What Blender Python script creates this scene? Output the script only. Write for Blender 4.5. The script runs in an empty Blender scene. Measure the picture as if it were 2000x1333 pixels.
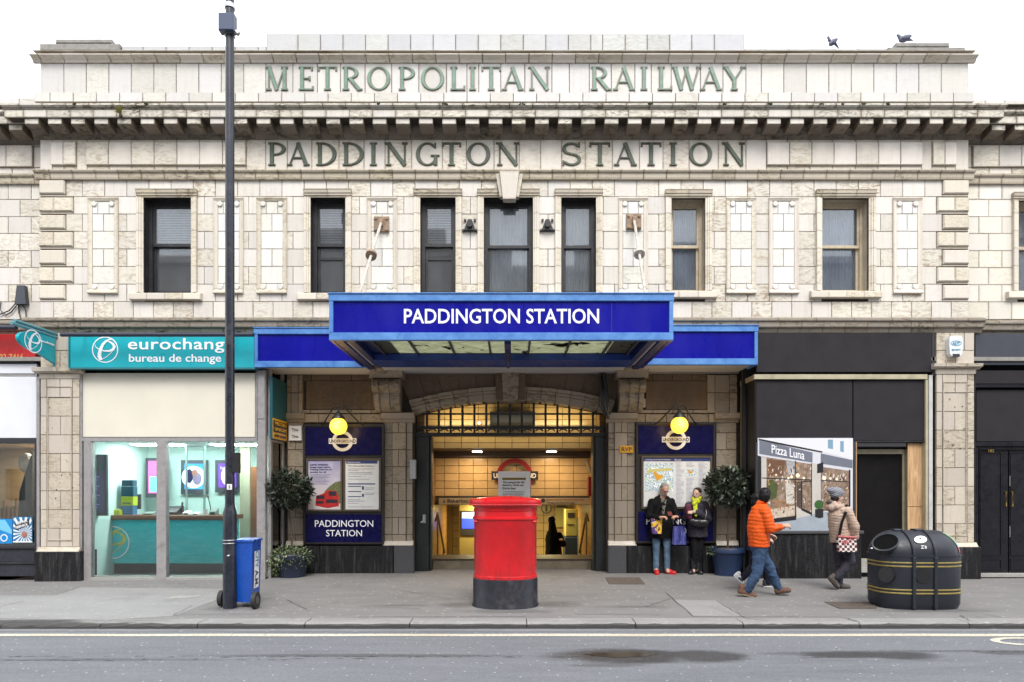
import bpy, bmesh, math, random
from mathutils import Vector, Matrix, noise
random.seed(7)
SC = bpy.context.scene
C = SC.collection
R_ = math.radians

# ---------------------------------------------------------------- camera, world, sun, exposure
F, H, CX, CY, D = 1260.0, 1.65, 1000.0, 957.0, 12.0      # focal length in photo pixels, eye height, horizon, distance to the facade
def X(px, Y=0.0): return (px - CX) * (D + Y) / F
def Z(py, Y=0.0): return H + (CY - py) * (D + Y) / F

cd = bpy.data.cameras.new('camera'); cam = bpy.data.objects.new('camera', cd); C.objects.link(cam)
cam.location = (0, -D, H); cam.rotation_euler = (R_(90), 0, 0)
cd.sensor_width = 36; cd.lens = F / 2000 * 36; cd.shift_y = (CY - 666.5) / 2000; cd.clip_start = 0.05; cd.clip_end = 2000
SC.camera = cam

w = bpy.data.worlds.new('World'); SC.world = w; w.use_nodes = True
nt = w.node_tree; nt.nodes.clear()
sky = nt.nodes.new('ShaderNodeTexSky'); sky.sky_type = 'NISHITA'; sky.sun_disc = False
sky.sun_elevation = R_(52); sky.sun_rotation = R_(170); sky.dust_density = 4.0
hs = nt.nodes.new('ShaderNodeHueSaturation'); hs.inputs['Saturation'].default_value = 0.25
mx = nt.nodes.new('ShaderNodeMix'); mx.data_type = 'RGBA'; mx.inputs[0].default_value = 0.72
mx.inputs[7].default_value = (8.2, 8.5, 9.0, 1)
bg = nt.nodes.new('ShaderNodeBackground'); bg.inputs['Strength'].default_value = 0.15
wo = nt.nodes.new('ShaderNodeOutputWorld')
nt.links.new(sky.outputs[0], hs.inputs['Color']); nt.links.new(hs.outputs[0], mx.inputs[6])
nt.links.new(mx.outputs[2], bg.inputs['Color']); nt.links.new(bg.outputs[0], wo.inputs[0])

sd = bpy.data.lights.new('sun', 'SUN'); sd.energy = 1.5; sd.angle = R_(24); sd.color = (1.0, 0.97, 0.92)
sun = bpy.data.objects.new('sun', sd); C.objects.link(sun); sun.location = (3, -20, 30)
sun.rotation_euler = Vector((math.sin(R_(170)) * 0.6, math.cos(R_(170)) * 0.6, 0.8)).to_track_quat('Z', 'Y').to_euler()

SC.view_settings.view_transform = 'Standard'; SC.view_settings.look = 'None'
SC.view_settings.gamma = 1; SC.view_settings.use_curve_mapping = False
SC.view_settings.exposure = 1.0
SC.render.engine = 'CYCLES'
SC.cycles.max_bounces = 8; SC.cycles.transparent_max_bounces = 12; SC.cycles.use_denoising = True
SC.cycles.sample_clamp_indirect = 8

# ---------------------------------------------------------------- helpers: properties
def tag(o, label=None, cat=None, group=None, kind=None):
    if label: o['label'] = label
    if cat: o['category'] = cat
    if group: o['group'] = group
    if kind: o['kind'] = kind
    return o
def worg(o):
    v = Vector((0, 0, 0))
    while o is not None:
        v = v + o.location; o = o.parent
    return v
def thing(name, label, cat, loc=(0, 0, 0), group=None):
    o = bpy.data.objects.new(name, None); C.objects.link(o); o.location = loc; o.empty_display_size = 0.2
    return tag(o, label, cat, group)
def copy_tree(o, parent=None):
    c = o.copy(); C.objects.link(c); c.parent = parent
    for ch in list(o.children): copy_tree(ch, c)
    return c

# ---------------------------------------------------------------- helpers: materials
def c(r, g, b, k=0.72):
    return tuple((((v / 255) / 12.92) if v / 255 <= 0.04045 else ((v / 255 + 0.055) / 1.055) ** 2.4) * k for v in (r, g, b))
class G:
    def __init__(s, name):
        s.m = bpy.data.materials.new(name); s.m.use_nodes = True; s.t = s.m.node_tree
        s.p = s.t.nodes['Principled BSDF']; s.o = s.t.nodes['Material Output']
    def n(s, typ, ins=None, **kw):
        nd = s.t.nodes.new('ShaderNode' + typ)
        for k, v in kw.items(): setattr(nd, k, v)
        for k, v in (ins or {}).items(): s.put(nd.inputs[k], v)
        return nd
    def put(s, sock, v):
        if isinstance(v, bpy.types.NodeSocket): s.t.links.new(v, sock)
        else:
            if hasattr(sock, 'default_value'):
                try: n = len(sock.default_value)
                except TypeError: n = 0
                if n == 4 and len(v) == 3: v = tuple(v) + (1,)
            sock.default_value = v
    def ma(s, op, a, b=0.0, cl=False):
        return s.n('Math', {0: a, 1: b}, operation=op, use_clamp=cl).outputs[0]
    def mr(s, v, a, b, x=0.0, y=1.0):
        return s.n('MapRange', {0: v, 1: a, 2: b, 3: x, 4: y}, clamp=True).outputs[0]
    def mix(s, f, a, b, mode='MIX'):
        nd = s.n('Mix', {0: f, 6: a, 7: b}, data_type='RGBA', blend_type=mode); return nd.outputs[2]
    def pos(s, sc=(1, 1, 1)):
        g = s.n('NewGeometry').outputs['Position']
        return s.n('Mapping', {'Vector': g, 'Scale': sc}).outputs[0]
    def noi(s, vec, scale, det=4, rough=.55, dist=0.0):
        return s.n('TexNoise', {'Vector': vec, 'Scale': scale, 'Detail': det, 'Roughness': rough, 'Distortion': dist}).outputs['Fac']
    def bump(s, h, st=.3, d=.01):
        s.put(s.p.inputs['Normal'], s.n('Bump', {'Height': h, 'Strength': st, 'Distance': d}).outputs[0])
    def set(s, **kw):
        for k, v in kw.items(): s.put(s.p.inputs[k.replace('_', ' ')], v)
        return s.m
MATS = {}
def M(name, col, rough=.6, metal=0.0, var=.0, sc=6.0, bump=0.0, bs=60.0, emit=None, es=1.0, spec=.5, dirt=0.0, dcol=(.05, .045, .04), rnd=0.0, stretch=(1, 1, 1)):
    if name in MATS: return MATS[name]
    g = G(name); base = tuple(col) + (1,)
    if var or dirt or rnd:
        p = g.pos(stretch); n1 = g.noi(p, sc, 5)
        v = g.mr(n1, .3, .7, 1 - var, 1 + var)
        if rnd:
            r = g.n('ObjectInfo').outputs['Random']
            v = g.ma('MULTIPLY', v, g.mr(r, 0, 1, 1 - rnd, 1 + rnd))
        base = g.mix(1.0, base, g.n('CombineColor', {0: v, 1: v, 2: v}).outputs[0], 'MULTIPLY')
        if dirt:
            n2 = g.noi(p, sc * .6, 8, .65, .6)
            base = g.mix(g.mr(n2, .52, .72, 0, dirt), base, tuple(dcol) + (1,))
        n3 = g.noi(p, sc * 2.3, 3)
        g.put(g.p.inputs['Roughness'], g.mr(n3, .3, .7, max(.02, rough - .1), min(1, rough + .12)))
    else: g.p.inputs['Roughness'].default_value = rough
    g.put(g.p.inputs['Base Color'], base)
    g.p.inputs['Metallic'].default_value = metal; g.p.inputs['Specular IOR Level'].default_value = spec
    if bump: g.bump(g.noi(g.pos(), bs, 5), bump, .004)
    if emit is not None:
        g.put(g.p.inputs['Emission Color'], tuple(emit)); g.p.inputs['Emission Strength'].default_value = es
    MATS[name] = g.m
    return g.m

def faience(name, base, stain, amt=.55, grime=.5, streak=.25, rough=.38, share=.45, dark=(.10, .075, .05), edge=.075, chips=.0):
    g = G(name)
    rnd = g.n('ObjectInfo').outputs['Random']
    r2 = g.ma('FRACT', g.ma('MULTIPLY', rnd, 17.31)); r3 = g.ma('FRACT', g.ma('MULTIPLY', rnd, 91.7))
    off = g.n('CombineXYZ', {0: g.ma('MULTIPLY', rnd, 37.0), 1: 0.0, 2: g.ma('MULTIPLY', r2, 23.0)}).outputs[0]
    gp = g.n('NewGeometry').outputs['Position']
    pv = g.n('VectorMath', {0: gp, 1: off}, operation='ADD').outputs[0]
    pm = g.n('Mapping', {'Vector': pv, 'Rotation': (0, .35, 0), 'Scale': (1, 1, 2.6)}).outputs[0]
    marb = g.noi(pm, 5.5, 7, .62, 1.6)
    sel = g.mr(r2, 1 - share, 1 - share + .12)
    stm = g.ma('MULTIPLY', g.mr(marb, .46, .66), g.ma('ADD', g.ma('MULTIPLY', sel, amt), .10))
    # broad weathering over the whole wall
    broad = g.mr(g.noi(g.pos((.5, .5, .9)), 1.1, 5, .6), .42, .68)
    stm = g.ma('MULTIPLY', stm, g.ma('ADD', g.ma('MULTIPLY', broad, .9), .45), True)
    tone = g.mr(r3, 0, 1, .88, 1.05)
    b = g.mix(1.0, tuple(base) + (1,), g.n('CombineColor', {0: tone, 1: tone, 2: g.ma('MULTIPLY', tone, g.mr(r2, 0, 1, 1.03, .94))}).outputs[0], 'MULTIPLY')
    b = g.mix(stm, b, tuple(stain) + (1,))
    # grime that creeps in from the joints
    ge = g.n('SeparateXYZ', {0: g.n('TexCoord').outputs['Generated']})
    ex = g.ma('MINIMUM', ge.outputs[0], g.ma('SUBTRACT', 1.0, ge.outputs[0]))
    ez = g.ma('MINIMUM', ge.outputs[2], g.ma('SUBTRACT', 1.0, ge.outputs[2]))
    ed = g.ma('MINIMUM', ex, ez)
    fine = g.noi(g.pos(), 22, 6, .7)
    em = g.ma('MULTIPLY', g.mr(g.ma('ADD', ed, g.ma('MULTIPLY', g.ma('SUBTRACT', fine, .5), .12)), 0.0, edge, 1, 0), grime)
    em = g.ma('MULTIPLY', em, g.mr(g.noi(g.pos(), 2.1, 4, .6), .35, .7, .25, 1))
    b = g.mix(em, b, tuple(x * 1.9 for x in dark) + (1,))
    # rain streaks
    st = g.mr(g.noi(g.pos((9, 9, .6)), 1.6, 7, .75), .50, .76, 0, streak)
    b = g.mix(st, b, tuple(x * 2.4 for x in dark) + (1,))
    # pits, chips and hairline crazing
    pit = g.mr(g.noi(g.pos(), 70, 3, .6), .70, .76, 0, .55)
    b = g.mix(g.ma('MULTIPLY', pit, g.mr(broad, 0, 1, .3, 1)), b, tuple(dark) + (1,))
    g.put(g.p.inputs['Base Color'], b)
    g.put(g.p.inputs['Roughness'], g.mr(marb, .3, .75, rough - .08, rough + .3))
    g.p.inputs['Specular IOR Level'].default_value = .35
    hgt = g.ma('ADD', g.ma('MULTIPLY', marb, g.ma('ADD', g.ma('MULTIPLY', sel, 1.0), .25)), g.ma('MULTIPLY', fine, .35))
    g.bump(hgt, .35, .012)
    MATS[name] = g.m
    return g.m
def glass(name, tint=(.9, .95, .96), rough=.02, refl=1.0, film=0.0, fcol=(.5, .5, .5)):
    g = G(name); t = g.t
    fr = g.n('Fresnel', {0: 1.5}).outputs[0]
    tr = g.n('BsdfTransparent', {0: tuple(tint) + (1,)}).outputs[0]
    gl = g.n('BsdfGlossy', {'Color': (1, 1, 1, 1), 'Roughness': rough}).outputs[0]
    ms = g.n('MixShader', {0: g.ma('MULTIPLY', fr, refl, True), 1: tr, 2: gl}).outputs[0]
    if film:
        df = g.n('BsdfDiffuse', {0: tuple(fcol) + (1,)}).outputs[0]
        f = g.mr(g.noi(g.pos((1, 1, .5)), 3.0, 6, .65), .3, .7, film * .5, film)
        ms = g.n('MixShader', {0: f, 1: ms, 2: df}).outputs[0]
    t.links.new(ms, g.o.inputs[0]); MATS[name] = g.m
    return g.m

# ---------------------------------------------------------------- helpers: meshes
class MB:
    def __init__(s): s.v = []; s.f = []; s.mi = []
    def add(s, vs, fs, m=0):
        o = len(s.v); s.v += [tuple(v) for v in vs]; s.f += [tuple(i + o for i in f) for f in fs]; s.mi += [m] * len(fs); return s
    def box(s, x0, x1, y0, y1, z0, z1, m=0):
        if x0 > x1: x0, x1 = x1, x0
        if y0 > y1: y0, y1 = y1, y0
        if z0 > z1: z0, z1 = z1, z0
        v = [(x, y, z) for x in (x0, x1) for y in (y0, y1) for z in (z0, z1)]
        return s.add(v, [(0, 1, 3, 2), (4, 6, 7, 5), (0, 4, 5, 1), (2, 3, 7, 6), (0, 2, 6, 4), (1, 5, 7, 3)], m)
    def cbox(s, x0, x1, y0, y1, z0, z1, ch=.005, m=0):      # front (-Y) edges chamfered
        yb, yf = max(y0, y1), min(y0, y1)
        v = [(x0, yb, z0), (x1, yb, z0), (x1, yb, z1), (x0, yb, z1), (x0, yf + ch, z0), (x1, yf + ch, z0), (x1, yf + ch, z1), (x0, yf + ch, z1),
             (x0 + ch, yf, z0 + ch), (x1 - ch, yf, z0 + ch), (x1 - ch, yf, z1 - ch), (x0 + ch, yf, z1 - ch)]
        return s.add(v, [(8, 9, 10, 11), (4, 5, 9, 8), (5, 6, 10, 9), (6, 7, 11, 10), (7, 4, 8, 11), (0, 1, 5, 4), (1, 2, 6, 5), (2, 3, 7, 6), (3, 0, 4, 7), (3, 2, 1, 0)], m)
    def prism(s, poly, x0, x1, m=0):                        # poly of (y, z), swept along x
        n = len(poly); v = [(x0, y, z) for y, z in poly] + [(x1, y, z) for y, z in poly]
        return s.add(v, [tuple(range(n))] + [tuple(range(2 * n - 1, n - 1, -1))] + [(i, i + n, (i + 1) % n + n, (i + 1) % n) for i in range(n)], m)
    def vprism(s, poly, z0, z1, m=0):                       # poly of (x, y), swept along z
        n = len(poly); v = [(x, y, z0) for x, y in poly] + [(x, y, z1) for x, y in poly]
        return s.add(v, [tuple(range(n - 1, -1, -1)), tuple(range(n, 2 * n))] + [(i, (i + 1) % n, (i + 1) % n + n, i + n) for i in range(n)], m)
    def yprism(s, poly, y0, y1, m=0):                       # poly of (x, z), swept along y; y0 front
        n = len(poly); v = [(x, y0, z) for x, z in poly] + [(x, y1, z) for x, z in poly]
        return s.add(v, [tuple(range(n)), tuple(range(2 * n - 1, n - 1, -1))] + [(i, i + n, (i + 1) % n + n, (i + 1) % n) for i in range(n)], m)
    def ring(s, cx, cz, rx, rz, t, y0, y1, a0=0, a1=360, seg=40, m=0, tz=None):
        tz = t if tz is None else tz
        full = abs(a1 - a0) >= 359.9; n = seg if full else seg + 1; v = []
        for i in range(n):
            a = R_(a0 + (a1 - a0) * i / seg); ca, sa = math.cos(a), math.sin(a)
            for (r1, r2) in ((rx, rz), (rx - t, rz - tz)):
                for y in (y0, y1): v.append((cx + r1 * ca, y, cz + r2 * sa))
        f = []
        for i in range(seg):
            a = 4 * i; b = 4 * ((i + 1) % n)
            f += [(a, b, b + 2, a + 2), (a + 1, a + 3, b + 3, b + 1), (a, a + 1, b + 1, b), (a + 2, b + 2, b + 3, a + 3)]
        if not full: f += [(0, 2, 3, 1), (4 * seg, 4 * seg + 1, 4 * seg + 3, 4 * seg + 2)]
        return s.add(v, f, m)
    def disc(s, cx, cz, r, y0, y1, seg=24, m=0, rz=None):
        return s.yprism([(cx + r * math.cos(2 * math.pi * i / seg), cz + (rz or r) * math.sin(2 * math.pi * i / seg)) for i in range(seg)], y0, y1, m)
    def tube(s, pts, r, seg=10, m=0, caps=True):
        pts = [Vector(p) for p in pts]; n = len(pts); rs = r if isinstance(r, (list, tuple)) else [r] * n
        v = []; up = None
        for i, p in enumerate(pts):
            t = (pts[min(i + 1, n - 1)] - pts[max(i - 1, 0)]).normalized()
            if up is None: up = Vector((0, 0, 1)) if abs(t.z) < .9 else Vector((1, 0, 0))
            a = t.cross(up)
            if a.length < 1e-5: a = t.cross(Vector((0, 1, 0)))
            a.normalize(); b = t.cross(a).normalized(); up = -b if False else up
            for k in range(seg):
                q = 2 * math.pi * k / seg; v.append(p + (a * math.cos(q) + b * math.sin(q)) * rs[i])
        f = [(i * seg + k, i * seg + (k + 1) % seg, (i + 1) * seg + (k + 1) % seg, (i + 1) * seg + k) for i in range(n - 1) for k in range(seg)]
        if caps: f += [tuple(range(seg - 1, -1, -1)), tuple((n - 1) * seg + k for k in range(seg))]
        return s.add(v, f, m)
    def loft(s, rings, m=0, caps=True):                     # rings: lists of equal length of 3D points
        n = len(rings[0]); v = [p for r in rings for p in r]
        f = [(i * n + k, i * n + (k + 1) % n, (i + 1) * n + (k + 1) % n, (i + 1) * n + k) for i in range(len(rings) - 1) for k in range(n)]
        if caps: f += [tuple(range(n - 1, -1, -1)), tuple((len(rings) - 1) * n + k for k in range(n))]
        return s.add(v, f, m)
    def lathe(s, prof, cx=0, cy=0, seg=32, m=0, sy=1.0, ex=2.0):  # prof of (r, z)
        rings = []
        for r, z in prof:
            rg = []
            for k in range(seg):
                a = 2 * math.pi * k / seg; ca, sa = math.cos(a), math.sin(a)
                q = (abs(ca) ** ex + abs(sa) ** ex) ** (-1 / ex)
                rg.append((cx + r * ca * q, cy + r * sa * q * sy, z))
            rings.append(rg)
        return s.loft(rings, m)
    def ell(s, ce, r, seg=14, rg=9, m=0, rot=None):
        ce = Vector(ce); r = (r, r, r) if not isinstance(r, (tuple, list)) else r; v = []; f = []
        for j in range(1, rg):
            t = math.pi * j / rg
            for k in range(seg):
                a = 2 * math.pi * k / seg; p = Vector((r[0] * math.sin(t) * math.cos(a), r[1] * math.sin(t) * math.sin(a), r[2] * math.cos(t)))
                if rot: p = rot @ p
                v.append(ce + p)
        pt = Vector((0, 0, r[2])); pb = Vector((0, 0, -r[2]))
        if rot: pt = rot @ pt; pb = rot @ pb
        v += [ce + pt, ce + pb]; nt_ = len(v) - 2
        for j in range(rg - 2):
            for k in range(seg): f.append((j * seg + k, (j + 1) * seg + k, (j + 1) * seg + (k + 1) % seg, j * seg + (k + 1) % seg))
        for k in range(seg):
            f.append((nt_, k, (k + 1) % seg)); f.append((nt_ + 1, (rg - 2) * seg + (k + 1) % seg, (rg - 2) * seg + k))
        return s.add(v, f, m)
    def mesh(s, name):
        me = bpy.data.meshes.new(name); me.from_pydata(s.v, [], s.f); me.validate(); return me
    def build(s, name, mats, parent=None, smooth=False, at=None):
        """world-space vertices; at = world point that becomes the origin"""
        if not isinstance(mats, (list, tuple)): mats = [mats]
        at = Vector(at) if at is not None else Vector((0, 0, 0))
        if at.length: s.v = [tuple(Vector(q) - at) for q in s.v]
        me = bpy.data.meshes.new(name); me.from_pydata(s.v, [], s.f)
        for m in mats: me.materials.append(m)
        if len(mats) > 1: me.polygons.foreach_set('material_index', s.mi)
        if smooth: me.shade_smooth()
        me.update()
        b_ = bmesh.new(); b_.from_mesh(me); bmesh.ops.recalc_face_normals(b_, faces=b_.faces); b_.to_mesh(me); b_.free()
        if smooth: me.set_sharp_from_angle(angle=R_(38))
        o = bpy.data.objects.new(name, me); C.objects.link(o); o.parent = parent
        o.location = at - worg(parent) if parent is not None else at
        return o
def link(name, me, loc, parent):
    o = bpy.data.objects.new(name, me); C.objects.link(o); o.parent = parent
    o.location = Vector(loc) - (worg(parent) if parent is not None else Vector((0, 0, 0))); return o
_TC = {}
def tile(name, parent, x0, x1, z0, z1, y, mat, d=.03, ch=.004, j=.0042, jit=.002):
    """one glazed block: front face at y, joint half-width j"""
    w_, h_ = round(x1 - x0 - 2 * j, 3), round(z1 - z0 - 2 * j, 3)
    if w_ < .012 or h_ < .012: return None
    k = (w_, h_, d, ch, mat.name)
    if k not in _TC:
        b = MB().cbox(-w_ / 2, w_ / 2, 0, d, -h_ / 2, h_ / 2, ch); me = b.mesh(name); me.materials.append(mat); _TC[k] = me
    return link(name, _TC[k], ((x0 + x1) / 2, y + random.uniform(-jit, jit), (z0 + z1) / 2), parent)
def rowcut(x0, x1, holes):
    segs = [(x0, x1)]
    for a, b in sorted(holes):
        ns = []
        for s0, s1 in segs:
            if b <= s0 or a >= s1: ns.append((s0, s1)); continue
            if a > s0: ns.append((s0, a))
            if b < s1: ns.append((b, s1))
        segs = ns
    return segs
def tile_row(name, parent, x0, x1, z0, z1, y, mat, step, off=0.0, holes=(), **kw):
    for a, b in rowcut(x0, x1, holes):
        n0 = math.floor((a - off) / step) + 1; cuts = [a]
        k = n0
        while off + k * step < b - 1e-4:
            q = off + k * step
            if q - cuts[-1] > .28 * step and b - q > .28 * step: cuts.append(q)
            k += 1
        cuts.append(b)
        for i in range(len(cuts) - 1): tile(name, parent, cuts[i], cuts[i + 1], z0, z1, y, mat, **kw)
_PC = {}
def stones(name, parent, x0, x1, prof, mat, step, off=0.0, gap=.008, ends=None):
    """a moulding run made of separate stones; prof of (projection, z)"""
    poly = [(-p, z) for p, z in prof]; cuts = [x0]; k = math.floor((x0 - off) / step) + 1
    while off + k * step < x1 - .3 * step:
        q = off + k * step
        if q - cuts[-1] > .3 * step: cuts.append(q)
        k += 1
    cuts.append(x1)
    for i in range(len(cuts) - 1):
        L = round(cuts[i + 1] - cuts[i] - gap, 3); key = (name, parent.name, L, tuple(poly), mat.name)
        if key not in _PC:
            b = MB().prism(poly, -L / 2, L / 2); me = b.mesh(name); me.materials.append(mat)
            q_ = bmesh.new(); q_.from_mesh(me); bmesh.ops.recalc_face_normals(q_, faces=q_.faces); q_.to_mesh(me); q_.free(); _PC[key] = me
        link(name, _PC[key], ((cuts[i] + cuts[i + 1]) / 2, random.uniform(-.002, .002), random.uniform(-.001, .001)), parent)
def wall_core(x0, x1, z0, z1, holes, y0, y1, b=None):
    b = b or MB()
    xs = sorted({x0, x1, *[min(max(h[0], x0), x1) for h in holes], *[min(max(h[1], x0), x1) for h in holes]})
    zs = sorted({z0, z1, *[min(max(h[2], z0), z1) for h in holes], *[min(max(h[3], z0), z1) for h in holes]})
    def solid(i, k):
        if not (0 <= i < len(xs) - 1 and 0 <= k < len(zs) - 1): return False
        cx, cz = (xs[i] + xs[i + 1]) / 2, (zs[k] + zs[k + 1]) / 2
        return not any(h[0] < cx < h[1] and h[2] < cz < h[3] for h in holes)
    for i in range(len(xs) - 1):
        for k in range(len(zs) - 1):
            if not solid(i, k): continue
            a, d_, e, g_ = xs[i], xs[i + 1], zs[k], zs[k + 1]
            b.add([(a, y0, e), (d_, y0, e), (d_, y0, g_), (a, y0, g_)], [(0, 1, 2, 3)]); b.add([(a, y1, e), (d_, y1, e), (d_, y1, g_), (a, y1, g_)], [(3, 2, 1, 0)])
            if not solid(i - 1, k): b.add([(a, y0, e), (a, y1, e), (a, y1, g_), (a, y0, g_)], [(3, 2, 1, 0)])
            if not solid(i + 1, k): b.add([(d_, y0, e), (d_, y1, e), (d_, y1, g_), (d_, y0, g_)], [(0, 1, 2, 3)])
            if not solid(i, k - 1): b.add([(a, y0, e), (d_, y0, e), (d_, y1, e), (a, y1, e)], [(3, 2, 1, 0)])
            if not solid(i, k + 1): b.add([(a, y0, g_), (d_, y0, g_), (d_, y1, g_), (a, y1, g_)], [(0, 1, 2, 3)])
    return b
def bx(name, parent, mat, px0, px1, py0, py1, Y, th=.03, smooth=False):
    """a board facing the street: photo extent of its front face at depth Y, thickness th behind it"""
    a, b_, z0, z1 = X(px0, Y), X(px1, Y), Z(py1, Y), Z(py0, Y)
    return MB().cbox(a, b_, Y, Y + th, z0, z1, min(.004, th * .3)).build(name, mat, parent, at=((a + b_) / 2, Y + th, z0))
def lettering(s, x0, x1, z0, z1, y, mat, parent, bold=0.0, d=.004, name='lettering', shear=0.0, spacing=1.0):
    cu = bpy.data.curves.new('t', 'FONT'); cu.body = s; cu.size = 1; cu.offset = bold; cu.extrude = 0.02; cu.resolution_u = 3; cu.space_character = spacing; cu.shear = shear
    ob = bpy.data.objects.new('t', cu); me = bpy.data.meshes.new_from_object(ob)
    bpy.data.objects.remove(ob); bpy.data.curves.remove(cu)
    xs = [v.co.x for v in me.vertices]; ys = [v.co.y for v in me.vertices]
    ax, bx_, ay, by = min(xs), max(xs), min(ys), max(ys)
    if x1 is None: x1 = x0 + (bx_ - ax) / (by - ay) * (z1 - z0)
    org = Vector(((x0 + x1) / 2, y, z0))
    for v in me.vertices:
        u = (v.co.x - ax) / (bx_ - ax); t = (v.co.y - ay) / (by - ay); e = v.co.z
        v.co = Vector((x0 + u * (x1 - x0), y - (d if e > 0 else 0), z0 + t * (z1 - z0))) - org
    me.name = name; me.materials.clear(); me.materials.append(mat)
    o = bpy.data.objects.new(name, me); C.objects.link(o); o.parent = parent
    o.location = org - (worg(parent) if parent is not None else Vector((0, 0, 0))); return o
def PL(s, px0, px1, py0, py1, Y, mat, parent, **kw):
    """lettering given by its photo extent on the plane at depth Y"""
    return lettering(s, X(px0, Y), None if px1 is None else X(px1, Y), Z(py1, Y), Z(py0, Y), Y, mat, parent, **kw)

# ---------------------------------------------------------------- materials
CREAM = c(232, 226, 217, .75); STAIN = c(168, 140, 108, .62)
m_tile = faience('glazed_tile_cream', CREAM, STAIN, .75, .75, .30, share=.45, edge=.032)
m_clean = faience('glazed_tile_white', c(232, 228, 223, .66), c(170, 156, 138, .55), .35, .6, .22, share=.3, edge=.04)
m_cope = faience('coping_tile_grey', c(212, 212, 213, .66), c(170, 162, 152, .6), .3, .5, .15, share=.2)
m_pan = faience('panel_tile_white', c(240, 237, 232, .76), c(190, 176, 156, .65), .35, .7, .2, share=.3, edge=.04)
m_quoin = faience('quoin_faience', c(232, 223, 208, .76), STAIN, .6, .5, .15)
m_cor = faience('cornice_faience', c(226, 220, 208, .72), c(112, 98, 82, .5), .9, .85, .45, share=.65, rough=.5, edge=.11)
m_mod = faience('modillion_faience', c(150, 138, 124, .58), c(70, 60, 50, .4), .9, .7, .4, share=.8, rough=.55)  # base darkened to paint in cornice shade, with soot stains over it
m_fri = faience('frieze_faience', c(230, 222, 211, .74), c(166, 140, 108, .62), .6, .6, .2, share=.5, edge=.05)
m_str = faience('string_faience', c(210, 198, 178, .70), c(122, 102, 80, .55), .8, .7, .35, share=.6)
m_low = faience('ledge_faience', c(176, 166, 152, .6), c(84, 76, 70, .45), .95, .7, .8, share=.8, rough=.6)
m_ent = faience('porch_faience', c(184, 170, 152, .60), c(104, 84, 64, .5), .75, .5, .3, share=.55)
m_pil = faience('pillar_faience', c(216, 205, 190, .70), c(140, 122, 102, .6), .7, .35, .35, share=.5, edge=.04)
m_mort = M('joint_mortar', (.045, .034, .025), .95, var=.3, sc=8)
m_conc = M('weathered_concrete', c(168, 164, 158, .6), .9, var=.18, sc=9, bump=.6, bs=50, dirt=.4)
m_black = M('black_sash_paint', c(44, 43, 48, .55), .42, var=.2, sc=10, bump=.2, bs=40, dirt=.25, dcol=(.12, .11, .10))
m_crfr = M('cream_sash_paint', c(216, 200, 172, .68), .55, var=.12, sc=8, dirt=.5, dcol=c(130, 106, 76, .6))
m_gran = G('black_granite')
_v = m_gran.n('TexVoronoi', {'Vector': m_gran.pos(), 'Scale': 90}).outputs['Color']
_n = m_gran.noi(m_gran.pos(), 130, 3)
_b = m_gran.mix(m_gran.mr(_n, .54, .66), (.006, .006, .007, 1), (.05, .05, .054, 1))
_s = m_gran.mr(m_gran.noi(m_gran.pos((7, 7, .8)), 2.2, 6, .7), .50, .72, 0, .5)
m_gran.put(m_gran.p.inputs['Base Color'], m_gran.mix(_s, _b, (.10, .10, .10, 1))); m_gran.p.inputs['Roughness'].default_value = .35; m_gran.p.inputs['Specular IOR Level'].default_value = .25
m_gran = m_gran.m
m_gran2 = M('grey_granite', c(92, 92, 96, .5), .45, var=.25, sc=60, bump=.2, bs=90, dirt=.3)
m_glass = glass('window_glass', (.88, .92, .95), .03, 1.6, .16, (.34, .36, .40))
m_shopglass = glass('shop_glass', (.93, .97, .97), .01, 1.2)
m_dark = M('dark_interior', (.018, .018, .022), .9)
m_white = M('white_print', c(238, 238, 238, .8), .5)
m_iron = M('black_iron', (.012, .012, .014), .45, var=.3, sc=12, bump=.3, bs=50)
m_steel = M('brushed_steel', (.45, .45, .46), .35, 1.0)
# ================================================================= STATION BUILDING
S1 = 1 / 105.0
RY = 0.86                                    # depth of the recessed entrance wall behind the facade
bld = thing('station_building', 'long cream faience-tiled station frontage with green raised lettering and a bracketed cornice', 'building', (0, 0.5, 0))
XL, XR = X(78), X(1892)
WL, WR = -11.2, 11.2                         # how far the wings are built
PITCH = 43.3 * S1

windows = [  # opening x0, x1, top, bottom, frame colour, style
    (281, 374, 387, 573, 'k', 'half'), (607, 675, 387, 573, 'k', 'half'), (821, 890, 387, 573, 'k', 'half'), (945, 1041, 387, 573, 'k', 'blind'),
    (1096, 1164, 387, 573, 'k', 'blind'), (1311, 1377, 388, 569, 'w', 'blind'), (1605, 1696, 388, 569, 'w', 'blind')]
panels = [(173, 232), (418, 476), (502, 561), (717, 776), (1208, 1265), (1418, 1476), (1501, 1559), (1743, 1800)]
ROWS = [350, 384.5, 418.5, 452.5, 486.8, 521, 555.5, 589.5, 622]

# core walls (the dark joint colour shows between the blocks)
holes = [(X(a), X(b), Z(bo), Z(to)) for a, b, to, bo, *_ in windows]
wall_core(XL, XR, 4.06, Z(66), [(h[0] - .013, h[1] + .013, h[2] - .03, h[3] + .013) for h in holes] + [(XL - 1, X(520), Z(92), 20), (X(1455), XR + 1, Z(97), 20)], .022, .40).build('wall', m_mort, bld)

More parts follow.
